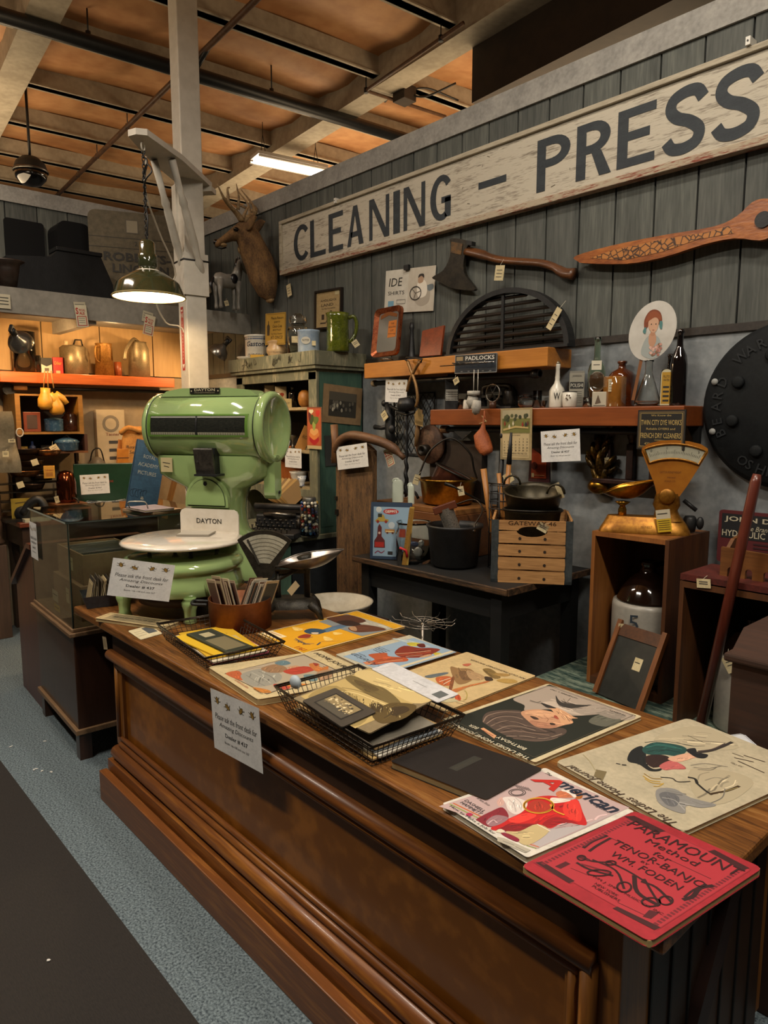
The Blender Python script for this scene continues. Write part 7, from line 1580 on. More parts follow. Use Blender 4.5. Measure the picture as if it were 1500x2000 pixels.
for i,(x,z,c_,lb,w_,h_)in enumerate(((.02,.03,'b8b8b4','shiny clear plastic shell packet at the bottom of the glass jar',.045,.06),(.035,.075,'a8aaa8','silver packet higher in the glass jar',.03,.04),(-.0,.07,'1c2c4a','folded navy blue cloth inside the glass jar',.05,.03),(.03,.02,'16202c','dark blue packet low in the glass jar',.05,.03),(-.03,.085,'a83a24','small orange-red card inside the glass jar',.025,.035))):
 b=B();b.ell((0,0,0),(w_/2,.012,h_/2),mat('packet_'+c_,'#'+c_,rough=.15,metal=.6 if i<2 else 0),12);solo('packet',b,lb,'packet',M=Matrix.Translation(P)@Rz(viewyaw(P))@Tr(x,-.02+.01*i,z+.01))
for i,(x,lean,L_,c_,lb)in enumerate(((-.035,.10,.27,'b08c3c','yellow wooden ruler leaning out of the glass jar in front of the blue book'),(-.045,.13,.265,'8a6420','second brownish ruler beside the yellow one'),)):
 b=B();b.box(-.010,-.002,0,.010,.002,L_,C(c_));[b.line([(-.009,.02*k),(-.002,.02*k)],.001,INK,.0025,wallM(0,0,0))for k in range(1,13)];solo('wooden_ruler',b,lb,'ruler',M=Matrix.Translation(P)@Rz(viewyaw(P))@Tr(x,-.078-.004*i,.002)@Ry(lean))
b=B();b.tube([(0,0,0),(.01,0,.03),(-.01,0,.055)],.006,C('b01c20'),6);solo('red_ribbon',b,'red ribbon tied low around the rulers','ribbon',M=Matrix.Translation(P)@Rz(viewyaw(P))@Tr(-.03,-.086,.04)@Ry(-.5))
b=B();b.box(-.008,-.006,0,.008,.006,.075,C('1e1c18'));solo('dark_comb',b,'dark brush comb standing at the foot of the glass jar','comb',M=Matrix.Translation(P)@Rz(viewyaw(P))@Tr(-.068,-.07,.001)@Ry(.1))
# wooden chest on the table
chw=wood('chest_wood','#4a2a14','#7a4c26',axis=0,scale=6,rough=.5,bump=.2)
cx0,cx1,cy0,cy1,cz1=ony(727,985,2.44).x,ony(890,985,2.44).x,2.44,2.765,1.005
t=thing('wooden_chest','brown wooden chest with a lid on the black table under the brass pan','chest',(cx0,cy0,TZ2+.001));b=B();b.box(0,0,0,cx1-cx0,cy1-cy0,cz1-TZ2-.03,chw,bev=.003);part('body',b,t);b=B();b.box(.012,.005,cz1-TZ2-.03,cx1-cx0-.004,cy1-cy0,cz1-TZ2-.002,wood('chest_lid','#6a4222','#94642f',axis=0,scale=7,rough=.5),bev=.004);part('lid',b,t)
b=B();M=wallM(cx1-cx0-.30,.06,-.002);b.rect(0,0,.25,.075,C('b0b0ac'),0,M);[b.line([(.15,.055-.012*i),(.235,.055-.012*i)],.002,INK,.0006,M)for i in range(3)];part('paper_label',b,t)
for i,(px,w_,h_,lb)in enumerate(((777,22,45,'taller white porcelain piece with a hooked top on the wooden chest'),(803,13,39,'smaller white porcelain piece with a curled top on the wooden chest'))):
 P=sY(px,2.47,cz1);P.z=cz1;s=mpp(P);t=thing('porcelain_hook',lb,'ornament',P,rz=viewyaw(P));w,h=w_*s,h_*s;b=B();b.loft([rnd(w,.03,0),rnd(w,.03,h*.75),rnd(w*.9,.028,h*.88),rnd(w*.6,.02,h*.97)],mat('celadon_white','#c0c8b8',rough=.2));b.tube(smooth_open([(w*.1,0,h*.9),(0,0,h),(-w*.35,0,h*.98),(-w*.45,0,h*.86)],4),.006,MAT['celadon_white'],8);part('body',b,t)
# brass pan, copper pot, ladle handle
P=sY(874,2.60,cz1);P.z=cz1;s=mpp(P);M=Matrix.Translation(P)@Rz(viewyaw(P));r,h=55*s,50*s;kt=kettle('brass_pan','large round polished brass pan on top of the wooden chest',M,r,h,BRASS,taper=.88)
b=B();b.tube(smooth_open([(-r,0,h),(-r*.95,0,h*1.3),(-r*.6,0,h*2.1),(r*.1,0,h*2.55),(r*.75,0,h*2.0),(r*.9,0,h*1.4),(r*1.02,0,h)],5),.005,IRON,8);part('bail_handle',b,kt)
b=B();b.tube([(-r*.1,-r*.97,h*.9),(r*.25,-r*1.0,h*.75),(r*1.5,-r*.9,h*.0)],[.012,.006,.006],IRON,6);part('iron_handle',b,kt);tag(kt,wallM(r*.45,h*.62,-r*1.02),.03,.045,.2);tag(kt,wallM(-r*1.1,h*.95,-.02),.03,.05,-.3)
kt=kettle('copper_pot','copper pot tipped inside the brass pan with its dark rim showing',M@Tr(-.012,.0,.052)@Ry(.45),r*.72,h*.9,mat('pink_copper','#9c6a58','#7a4c40',scale=6,rough=.22,metal=.85),taper=.95);b=B();b.tube([(r*.76*math.cos(a),r*.76*math.sin(a),h*.9)for a in[2*PI*k/30 for k in range(30)]],.006,IRON,8,closed=True);part('dark_rim',b,kt)
# tall iron stand
P=sY(793,2.60,cz1);P.z=cz1;s=mpp(P);zt2=ony(795,790,2.60).z-cz1;t=thing('iron_floor_stand','tall twisted black iron stand topped by a round black ball, on the wooden chest','iron stand',P);b=B();b.tube([(.004*math.sin(i*1.3),.004*math.cos(i*1.3),.02+(zt2-.06)*i/30)for i in range(31)],.011,BLK,6);b.tube([(-.075,0,zt2-.04),(0,0,zt2-.055),(.06,0,zt2-.04)],.008,BLK,6);part('stem',b,t)
b=B();b.lathe([(.001,zt2-.04),(.045,zt2-.03),(17.5*s,zt2-.004),(17.8*s,zt2+.002),(17.5*s,zt2+.006),(.04,zt2+.032),(.001,zt2+.038)],BLK,28);part('ball_top',b,t)
b=B();[b.tube(smooth_open([(0,0,.03),(.05*math.cos(a),.05*math.sin(a),.04),(.075*math.cos(a),.075*math.sin(a),.006)],4),.008,IRON,6)for a in(.3,2.4,4.5)];part('feet',b,t)
# rough plank with yoke
pk=mat('rough_plank','#2e1d10','#86643c',scale=18,stretch=(2.5,2.5,.45),rough=.8,bump=.7,detail=8,lo=.35,hi=.75)
X0,X1=ony(657,1000,2.32).x,-2.66;t=thing('rough_plank_door','tall rough brown plank door standing between the cupboard and the black table','plank door',(X0,2.32,0));ww=X1-X0
b=B();b.prism([(0,0),(ww,0),(ww,1.27),(ww*.8,1.31),(ww*.5,1.335),(ww*.2,1.31),(0,1.22)],.03,pk,T=wallM(0,0,.03));part('plank',b,t)
b=B();b.tube(smooth_open([(-.01,-.015,1.215),(ww*.2,-.02,1.31),(ww*.5,-.02,1.345),(ww*.95,-.015,1.335),(ww*1.35,.02,1.30),(ww*1.6,.05,1.24)],5),[.012]*3+[.024]*20+[.014]*3,wood('yoke_wood','#3e2816','#6e4a2c',axis=0,scale=9,rough=.6,bump=.3),8);part('curved_yoke',b,t)
b=B();b.tube([(.012,-.01,1.20),(.01,-.012,1.3),(.0,-.01,1.40)],[.026,.018,.02],wood('peg_wood','#5a3a1e','#7c5430',axis=2,scale=8,rough=.6),8);part('peg',b,t);b=B();b.box(-.006,-.006,.92,.02,.04,.95,IRON);b.box(-.006,-.006,1.0,.012,.04,1.02,IRON);part('hinge',b,t)
M,w,h=quad(ony(660,918,2.29),ony(720,911,2.29),ony(654,874,2.29));notice(M,w,h,'white discount notice pinned on the rough plank door')
q=ony(760,893,2.36);sale_tag(wallM(q.x,q.z,q.y-.0,.42),'red and white SPECIAL SALE tag hanging on the rough plank beside the white porcelain',.055,.09)
# wire spinner, box under the table, hoop
P=onz(826,1212,.56);t=thing('wire_spinner','round spoked wire rack top on a thin post behind the counter','wire rack',(P.x,P.y,.55));b=B();sl=mat('pale_wire','#8a8278',rough=.35,metal=.8)
for k in range(14):a=2*PI*k/14;b.tube([(.02*math.cos(a),.02*math.sin(a),.0),(.13*math.cos(a),.13*math.sin(a),.0),(.145*math.cos(a),.145*math.sin(a),.015)],.0022,sl,5)
for r_ in(.06,.095):b.tube([(r_*math.cos(a),r_*math.sin(a),.0)for a in[2*PI*k/28 for k in range(28)]],.0022,sl,5,closed=True)
part('spokes',b,t);b=B();b.tube([(0,0,-.55),(0,0,0)],.008,sl,8);b.lathe([(.12,-.55),(.12,-.54),(.01,-.53)],BLK,20);part('post',b,t)
b=B();b.box(0,0,0,.42,.28,.16,chw,bev=.003);b.box(.03,-.004,.03,.39,0,.13,cdark);solo('low_wooden_box',b,'dark brown wooden box on the floor under the black table','box',(-2.2,2.42,0))
b=B();b.tube([(.09*math.cos(a),0,.12+.09*math.sin(a))for a in[PI*k/14 for k in range(15)]],.006,rst,8);b.lathe([(.001,0),(.08,0),(.10,.12),(.09,.12),(.07,.01),(.001,.01)],BLK,24);solo('handled_pail',b,'dark pail with a curved brown handle on the floor before the black table','pail',(-1.62,2.0,0))
tp=mat('teal_platform_paint','#28403a','#7d8a78',scale=9,stretch=(.6,3,3),rough=.7,bump=.4,detail=9,lo=.42,hi=.6)
t=thing('teal_bench','low bench with peeling teal painted boards carrying the tall wooden box','bench',(-1.66,2.14,0));b=B()
for i in range(4):b.box(0,.0+i*.16,.345,.96,.154+i*.16,.37,tp)
part('boards',b,t);b=B();b.box(.03,.03,0,.08,.6,.345,tp);b.box(.88,.03,0,.93,.6,.345,tp);part('supports',b,t)
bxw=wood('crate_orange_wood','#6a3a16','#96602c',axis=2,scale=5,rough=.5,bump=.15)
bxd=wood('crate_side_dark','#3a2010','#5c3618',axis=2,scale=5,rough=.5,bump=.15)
BX0,BX1,BY,BZ0,BZ1=-1.49,-1.175,2.45,.371,.99;t=thing('tall_wooden_box','tall open-fronted wooden box standing on end with a stoneware jug inside','box',(BX0,BY,BZ0));w,d,h=BX1-BX0,.335,BZ1-BZ0
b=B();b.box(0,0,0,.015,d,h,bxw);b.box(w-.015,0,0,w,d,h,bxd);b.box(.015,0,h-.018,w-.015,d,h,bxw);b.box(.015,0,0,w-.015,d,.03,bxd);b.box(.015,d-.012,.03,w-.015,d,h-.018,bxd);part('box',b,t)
def jug(name,label,P,r,h,rz=0):
 t=thing(name,label,'jug',P,rz=rz);g=mat('stoneware_grey','#85827a','#9a958a',scale=6,rough=.35);br_=mat('brown_slip_glaze','#140a06','#1e100a',scale=4,rough=.06,coat=1)
 b=B();b.lathe([(.001,0),(r*.95,0),(r,.01),(r,h*.62),(r*.97,h*.655),(r*.9,h*.66)],g,40);part('body',b,t)
 b=B();b.lathe([(r*.9,h*.655),(r*.86,h*.68),(r*.75,h*.76),(r*.5,h*.85),(r*.24,h*.9),(r*.22,h*.95),(r*.28,h*.97),(r*.28,h),(r*.16,h),(r*.14,h*.9)],br_,40);b.tube(smooth_open([(r*.2,.03,h*.96),(r*.5,.06,h*.95),(r*.62,.07,h*.82)],4),.012,br_,8);part('glazed_shoulder',b,t);return t
P=Vector(((BX0+BX1)/2-.0,BY+.165,BZ0+.031));jt_=jug('stoneware_jug','large grey and brown stoneware jug marked 5 inside the tall wooden box',P,.133,.47,rz=viewyaw(P))
b=B();b.text('5',-.045,.215,.036,.062,C('28323c'),0,wallM(0,0,-.1335));b.rect(-.10,.205,-.07,.235,TAGM,0,wallM(0,0,-.118));part('numeral_and_sticker',b,jt_)
# slate / washboard
b0,b1=onz(1163,1352,.372),onz(1256,1392,.372);M,w,h=quad(b0,b1,b0+Vector((-.02,.14,.28)));yv=M.to_3x3()@Vector((0,1,0));h=.30
t=thing('slate_washboard','old wooden-framed slate panel leaning against the tall box','slate board',M=M);ow=wood('slate_frame_wood','#4a2610','#8a5220',axis=1,scale=7,rough=.5)
b=B();b.box(0,0,0,.02,h,.02,ow);b.box(w-.02,0,0,w,h,.02,ow);b.box(.02,h-.06,.002,w-.02,h-.012,.014,bxd);part('frame',b,t);b=B();b.box(.02,0,.004,w-.02,h-.06,.010,mat('slate_grey','#1f201d','#2a2b27',scale=6,rough=.4));b.rect(w*.56,h*.44,w*.72,h*.60,TAGM,.011);b.line([(w*.58,h*.54),(w*.68,h*.54)],.003,INK,.0115);part('slate',b,t)
# gold scale
P=sY(1262,BY+.15,BZ1);P=Vector(((BX0+BX1)/2+.0,BY+.12,BZ1+.001));s=mpp(P);yw=viewyaw(P);gp_=mat('gold_paint_scale','#7c4e16','#a87528',scale=12,rough=.38,metal=.65);gfl=mat('gold_flat_enamel','#96591a','#a86c22',scale=4,rough=.35,metal=.2)
C0=(BX0+BX1)/2;pxc=750+F*(P-CP).dot(RT)/dep(P)
X=lambda px:(px-pxc)*s
t=thing('gold_candy_scale','gold painted fan-dial shop scale with a brass scoop pan on the tall wooden box','scale',P,rz=yw)
b=B();b.loft([rnd(X(1342)-X(1173),.13,0,cx_=(X(1342)+X(1173))/2,p=4),rnd(X(1340)-X(1175),.128,.012,cx_=(X(1342)+X(1173))/2,p=4),rnd(X(1334)-X(1182),.10,.035,cx_=(X(1338)+X(1178))/2,p=4),rnd(X(1328)-X(1188),.085,.055,cx_=(X(1334)+X(1180))/2,p=3),rnd(X(1326)-X(1190),.075,.062,cx_=(X(1334)+X(1180))/2,p=3)],gp_);b.loft([rnd(.11,.09,.05,cx_=X(1300)),rnd(.09,.075,.075,cx_=X(1297)),rnd(.082,.07,.09,cx_=X(1296)),rnd(.10,.075,.11,cx_=X(1296)),rnd(.085,.07,.155,cx_=X(1297))],gp_);b.text('HONEST',X(1262),.024,.04,.008,C('4a2c0a'),.0,wallM(0,0,-.061));part('base',b,t)
Z=lambda py:(1048-py)*s
fanp=[(X(1278),Z(975)),(X(1318),Z(975)),(X(1330),Z(955)),(X(1363),Z(892)),(X(1362),Z(884)),(X(1350),Z(876)),(X(1330),Z(871)),(X(1305),Z(868.5)),(X(1280),Z(870)),(X(1258),Z(876)),(X(1247),Z(884)),(X(1247),Z(892)),(X(1273),Z(955))]
fs=[(x*1,z)for x,z in fanp]
b=B();b.prism(fs,.045,gfl,T=wallM(0,0,.02),side=mat('scale_side_dark','#2c1a0c',rough=.4));b.lathe([(.001,0),(.030,0),(.030,.008),(.026,.012),(.001,.012)],gp_,24,T=wallM(X(1296),Z(975),-.034));part('fan_housing',b,t)
cxf,czf=X(1303),Z(1010);ra_=lambda r_,a:(cxf+r_*math.sin(a),czf+r_*math.cos(a));r1,r2=106*s,134*s;A0,A1=-.40,.44
b=B();dial=[ra_(r2,A0+(A1-A0)*k/14)for k in range(15)]+[ra_(r1,A1-(A1-A0)*k/14)for k in range(15)];b.flat(dial,mat('gold_dial_paper','#9a9886','#a8a692',scale=9,rough=.2,coat=1),.0005,wallM(0,0,-.0255))
for k in range(31):a=A0+.05+(A1-A0-.1)*k/30;b.line([ra_(r1*1.09,a),ra_(r1*(1.16 if k%5==0 else 1.13),a)],.0012,INK,.001,wallM(0,0,-.0255))
for i,ch in enumerate('0123'):a=A0+.08+(A1-A0-.16)*i/3;q=ra_(r1*1.17,a);b.text(ch,q[0],q[1],None,.010,INK,.001,wallM(0,0,-.0255))
part('dial',b,t);b=B();b.tube([(x,-.028,z)for x,z in dial],.0042,gp_,8,closed=True);part('dial_rim',b,t)
b=B();dk2=C('6a3c10');b.text('DAYTON MONEYWEIGHT',X(1300),Z(932),.075,.009,dk2,.0,wallM(0,0,-.0258));b.text('Honest',X(1302),Z(941),.03,.007,dk2,.0,wallM(0,0,-.0258),shear=.3);b.text('SCALE CO.',X(1300),Z(948),.04,.006,dk2,.0,wallM(0,0,-.0258));part('lettering',b,t)
pan=lambda u,v:dish(u,v,.098,.075,.055)
b=B();b.surf(pan,10,36,BRASS);b.tube([pan(1,i/36)for i in range(36)],.0028,BRASS,6,closed=True);part('scoop_pan',b,t,loc=(X(1222),0,Z(957)));b=B();b.lathe([(.016,.055),(.016,.085),(.010,.10),(.03,.115),(.001,.12)],BRASS,18,T=Tr(X(1216),0,0));part('pan_post',b,t)
b=B();b.rect(0,0,.05,.035,C('b8b098'),.001,wallM(X(1279),Z(1018),-.070,.15));b.rect(0,-.05,.05,-.0,C('c0a01c'),.0012,wallM(X(1279),Z(1018),-.070,.15));[b.line([(.005,-.008-.008*i),(.045,-.008-.008*i)],.002,INK,.002,wallM(X(1279),Z(1018),-.070,.15))for i in range(5)];b.line([(.005,.02),(.04,.02)],.003,INK,.002,wallM(X(1279),Z(1018),-.070,.15));part('price_tag',b,t)
b=B();b.tube([(X(1327),.03,Z(985)),(X(1350),.02,Z(1003))],.008,BLK,8);b.lathe([(.02,-.03),(.024,-.01),(.024,.02),(.018,.03)],BLK,16,T=Tr(X(1340),.04,.035));b.ell((X(1358),.03,.04),(.014,.014,.025),BLK);solo('iron_clamp',b,'black iron clamp lying behind the gold scale','clamp',P,rz=yw)
b=B();b.rect(0,0,.08,.05,C('b09a1c'),.0);solo('yellow_ticket',b,'yellow ticket lying flat behind the gold scale on the tall box','ticket',M=Matrix.Translation(sY(1345,BY+.1,BZ1+.001))@Rz(.7)@Tr(-.12,0,0))if False else b.bm.free()
# JOHN DEERE sign
M,w,h=quad(ony(1396,1112,2.74),ony(1500,1128,2.74),ony(1403,1005,2.74));w=.42;h=.185;M=wallM(ony(1405,1005,2.74).x,ony(1405,1005,2.74).z-.18,2.74)
t=thing('tractor_parts_sign','dark red and black hydraulic parts sign at the right edge','sign',M=M);b=B();b.prism(rr(w,.2,.012),.01,C('4e1216'),z0=-.008);b.rect(.012,.095,w-.01,.188,C('111316'),.003);cw_=C('b0a890')
b.text('JOHN DEERE',.022,.155,.26,.024,cw_,.004,bold=.02,align='l');b.text('the Brand',.10,.130,.09,.018,cw_,.004,shear=.3,align='l');b.text('HYDRAULIC CONTROL',.016,.103,.30,.024,cw_,.004,bold=.01,align='l');[b.line([(.13,.082-.014*i),(.28,.082-.014*i)],.006,C('2a0c10'),.004)for i in range(5)];b.rect(.19,-.0,w-.01,.022,C('111316'),.003);b.text('QUALITY SUPPLY CO.',.2,.006,.14,.009,cw_,.004,align='l');part('panel',b,t)
# arch game box on stand
gx0_,gy0_=ony(1328,1140,2.28).x,2.28;w=.42
t=thing('bagatelle_rack','wooden rack with small arched holes and curved ends, before the dark red sign','game rack',(gx0_+.10,2.36,.915));b=B();b.box(-.10,-.08,-.02,w,.16,0,mat('red_stained_board','#3a1410','#5c221a',scale=20,rough=.5));part('tray',b,t)
b=B();pts=[(0,0),(.40,0),(.40,.05),(.30,.07),(.24,.105),(.0,.12)]
b.prism([(0,0)]+[p for k in range(5)for p in[(.035+.055*k-.011,0)]+[(.035+.055*k-.011*math.cos(a),.022+.011*math.sin(a))for a in[PI*j/6 for j in range(7)]]+[(.035+.055*k+.011,0)]]+[(.36,0),(.36,.04),(.30,.05),(.25,.085),(0,.095)],.014,wood('rack_wood','#55300f','#7c4e22',axis=0,scale=6,rough=.5),T=wallM(0,0,0));part('arched_front',b,t)
b=B();b.prism([(0,0),(.14,0),(.14,.09),(.11,.12),(.06,.115),(0,.07)],.012,MAT['rack_wood'],T=Matrix.Translation((0,0,0))@Rz(PI/2)@Rx(PI/2));b.bm.free()if False else part('curved_end',b,t)
tag(t,wallM(-.02,-.02,-.085),.045,.03,.1)
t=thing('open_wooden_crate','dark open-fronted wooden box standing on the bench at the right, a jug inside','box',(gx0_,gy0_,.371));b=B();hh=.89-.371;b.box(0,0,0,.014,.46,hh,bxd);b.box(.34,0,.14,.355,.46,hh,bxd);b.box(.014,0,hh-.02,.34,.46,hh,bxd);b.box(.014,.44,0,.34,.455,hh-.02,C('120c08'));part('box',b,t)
P=Vector((gx0_+.17,2.47,.372));j2=jug('stoneware_jug','grey and dark brown stoneware jug inside the right-hand open box',P,.105,.39,rz=viewyaw(P));tag(j2,wallM(-.055,.25,-.10),.045,.055,.5)
b=B();b.box(0,0,0,.5,.03,.045,chw,bev=.003);solo('wooden_rail',b,'brown wooden rail lying on the bench edge before the right-hand jug','rail',(gx0_-.06,2.16,.371))
b=B();b.ell((0,0,.028),(.026,.022,.026),mat('dark_knob','#1a100c',rough=.1,coat=1));solo('round_stopper',b,'dark shiny round knob on the bench beside the right-hand jug','knob',(gx0_+.05,2.23,.371))
t0,t1=ony(1479,926,2.30),ony(1368,1422,2.20);b=B();dd=t1-t0;b.tube([t0,t0+dd*.03,t0+dd],[.012,.016,.017],wood('pole_red_wood','#4a1e14','#6e3222',axis=2,scale=5,rough=.35,coat=.3),12);solo('wooden_pole',b,'reddish-brown round pole leaning on the wall at the right','pole')
# trunk at far right
tx,ty=onz(1432,1262,.60).x,onz(1432,1262,.60).y;tkw=wood('trunk_brown','#241206','#3c200e',axis=0,scale=5,rough=.85)
TKX,TKY=ony(1430,1275,1.70).x,1.70;TKZ=ony(1430,1275,1.70).z-.72
t=thing('brown_chest','brown wooden box with a moulded lid at the right edge behind the counter','trunk',(TKX,TKY,0));b=B();b.box(0,0,0,.6,.42,.70+TKZ,tkw,bev=.004);part('body',b,t);b=B();b.box(-.015,-.015,.70+TKZ,.62,.43,.72+TKZ,tkw,bev=.006);b.prism([(-.01,0),(.43,0),(.36,.05),(.06,.05)],.6,tkw,T=Tr(0,0,.72+TKZ)@Rz(PI/2)@Rx(PI/2)@Tr(0,0,0));part('lid',b,t)
b=B();b.lathe([(.09,0),(.08,.015),(.05,.03),(.04,.12),(.001,.12)],BLK,24);solo('dark_round_stand',b,'dark round-based stand on top of the brown box at the right edge','stand',(TKX+.17,TKY+.18,.771+TKZ))
# ================================================================ left booth
exec_=None
BT=.77
desk=wood('red_desk_wood','#4a1e0e','#74341a',axis=1,scale=5,rough=.35,coat=.3)
t=thing('booth_table','long red-brown table in the left booth crowded with old kitchenware','table',(-4.86,1.25,0));b=B();b.box(-.43,0,BT-.03,0,1.17,BT,desk,bev=.004);part('table_top',b,t);b=B();b.box(-.42,.02,BT-.16,-.03,1.15,BT-.03,cdark);part('apron',b,t)
for x in(-.40,-.08):
 for y in(.03,1.09):b=B();b.box(x,y,0,x+.05,y+.05,BT-.16,cdark);part('leg',b,t)
# cans shelf
sz1,sz0=1.738,1.668
shw=wood('booth_shelf_orange','#8a3c14','#b85e22',axis=1,scale=5,rough=.4,coat=.3)
t=thing('booth_shelf','orange wooden plank shelf with old tin cans in the left booth','shelf',(XB+.017,1.24,sz0));b=B();b.box(0,0,0,.235,1.19,sz1-sz0,shw,bev=.004);part('plank',b,t);b=B();b.tube([(.15,.12,-.03),(.15,1.18,-.03)],.012,IRON,10);b.tube([(.15,.10,-.03),(.15,.18,-.03)],.016,C('a87a44'),10);b.lathe([(.04,0),(.04,.02)],BLK,16,T=Tr(.1,.08,-.04)@Ry(PI/2));part('rod',b,t)
SXp=-5.16
def bi(name,label,cat,px,wpx,hpx,prof,m,X=SXp,z=sz1,**k):return item(name,label,cat,sX(px,X,z),0,z,wpx,hpx,prof,m,**k)
def bb(name,label,cat,px,wpx,hpx,d,m,X=SXp,z=sz1,**k):return boxitem(name,label,cat,sX(px,X,z),0,z,wpx,hpx,d,m,**k)
tin=mat('galvanised_old','#8a7a5e','#a89878',scale=18,rough=.45,metal=.6,bump=.3);rtin=mat('rusty_tin','#7a5220','#a87a3a',scale=14,rough=.5,metal=.5)
bi('glass_canister','large clear glass canister at the left end of the can shelf','glass jar',50,42,78,CYL,GLASS);bi('glass_tube','narrow clear glass cylinder beside the big glass canister','glass',75,12,34,CYL,GLASS)
bb('oil_tin','small black and white oil tin with a pointed spout on the can shelf','tin',92,19,30,.04,C('c0b8a4',.3),art=lambda b,w,h:(b.rect(0,h*.6,w,h,C('1c1a18'),.0005),b.flat([(0,h*.6),(w*.5,h*.45),(w,h*.6)],C('1c1a18'),.0006),b.rect(w*.3,h*.15,w*.7,h*.35,C('5a4a40'),.0008)))
bb('red_tin','red oil tin with a yellow design on the can shelf','tin',114,19,32,.04,C('a8231a',.3),art=lambda b,w,h:(b.text('Oiler',w*.5,h*.55,w*.7,h*.2,C('d8a03a'),.001),b.rect(w*.3,0,w*.7,h*.2,C('c9a27a'),.001)))
t,r,h=bi('metal_flask_can','square grey metal can with a small spout and wire handle on the can shelf','can',146,42,56,[(.001,0),(1.2,0),(1.2,.92),(.9,1),(.001,1)],tin,seg=4);b=B();b.tube([(0,0,h),(r*.2,0,h+.04),(r*.7,0,h+.04),(r*.8,0,h)],.006,IRON,6);b.tube([(-r*.6,0,h),(-r*.6,0,h+.03)],.014,C('c8b088'),8);part('spout_and_handle',b,t)
t,r,h=bi('coffee_pot','rusty yellow tapered tin pot with a handle at its right on the can shelf','pot',205,36,62,[(.001,0),(1,0),(.82,.95),(.88,1),(.001,1)],rtin,rz=-.9);b=B();b.tube(smooth_open([(r*.8,0,h*.9),(r*1.6,0,h*.85),(r*1.6,0,h*.5),(r*.95,0,h*.4)],4),.007,rtin,6);part('handle',b,t)
bi('small_round_tin','small orange-red round tin beside the rusty pot','tin',231,14,28,CYL,C('8a4420',.4))
t,r,h=bi('watering_can','large mottled galvanised watering can with a curved handle and long spout on the can shelf','watering can',273,40,68,[(.001,0),(1,0),(.95,.8),(.75,.95),(.75,1),(.001,1)],tin,rz=-1.0);b=B();b.tube(smooth_open([(-r*.9,0,h*.25),(-r*1.5,0,h*.4),(-r*1.5,0,h*.7),(-r*1.3,0,h*.72)],4),.010,tin,8);b.tube(smooth_open([(0,0,h*1.0),(r*.8,0,h*1.05),(r*2.0,0,h*.72),(r*2.3,0,h*.45)],5),.012,tin,8);part('handle_and_spout',b,t)
# clamp lamps (they really give the orange light)
def clamplamp(label,px,py,X,aim,rpx,power):
 P=onx(px,py,X);s=mpp(P);r=rpx*s;d=(Vector(aim)-P).normalized();M=Matrix.Translation(P)@d.to_track_quat('Z','Y').to_matrix().to_4x4();t=thing('clamp_lamp',label,'lamp',M=M)
 b=B();b.lathe([(r,r*.75),(r*.97,r*.45),(r*.75,r*.05),(r*.35,-r*.25),(r*.25,-r*.5),(.001,-r*.52)],mat('spun_aluminium','#8a857c','#a09a90',scale=3,rough=.25,metal=.9),32,cap=False);b.lathe([(r*.98,r*.75),(r*.94,r*.45),(r*.72,r*.08),(r*.3,-r*.2)],mat('reflector_inside','#d8cdb8',rough=.3),32,cap=False);part('reflector',b,t)
 b=B();b.lathe([(r*.26,-r*.5),(r*.28,-r*.9),(r*.2,-r*1.1),(.001,-r*1.1)],BLK,14);b.box(-r*.12,-r*.3,-r*1.3,r*.12,r*.35,-r*.9,BLK,bev=.003);part('socket_and_clamp',b,t)
 b=B();b.ell((0,0,r*.25),(r*.3,r*.3,r*.4),mat('lamp_bulb_glow','#ffc070',emit=30));part('light_bulb',b,t)
 bulb(P+d*(r*.95),power,(1.0,.60,.26),.03,spot=2.6,target=aim,blend=.6)
clamplamp('shiny metal clamp lamp at the far left under the header beam',34,660,-4.66,(-5.25,1.75,1.45),24,20)
clamplamp('metal clamp lamp right of the white post under the header beam',433,680,-4.66,(-5.2,2.2,1.2),20,24)
bulb((-4.85,1.9,2.0),5,(1.0,.62,.28),.04)  # extra warm point light with no lamp body, fills the booth
# sale tags on the header
for i,(px,py,rot,lb)in enumerate(((160,613,.08,'white and red SPECIAL SALE tag on the header beam, left of the barn lamp'),(292,631,-.2,'white and red SPECIAL SALE tag hanging with a cord below the barn lamp'))):
 q=onx(px-3,py-12,-4.535);b=B();b.rect(-.035,-.035,.035,.035,C('b0a890'),0,wallB(q.y,q.z,-4.542,rot));[b.line([(-.028,.02-.014*k),(.026,.02-.014*k)],.003,GREYINK,.0006,wallB(q.y,q.z,-4.542,rot))for k in range(3)];solo('price_card',b,('grey handwritten price card behind the left SPECIAL SALE tag on the beam','grey handwritten price card behind the SPECIAL SALE tag below the barn lamp')[i],'card')
 q=onx(px,py+4,-4.53);sale_tag(wallB(q.y,q.z,-4.535,rot),lb,.07,.13)
q=onx(6,588,-4.535);b=B();b.rect(-.04,-.04,.04,.04,C('b8b098'),0,wallB(q.y,q.z,-4.54));[b.line([(-.03,.02-.018*k),(.03,.02-.018*k)],.005,INK,.0006,wallB(q.y,q.z,-4.54))for k in range(3)];solo('price_card',b,'white handwritten price card at the left edge of the header beam','card')
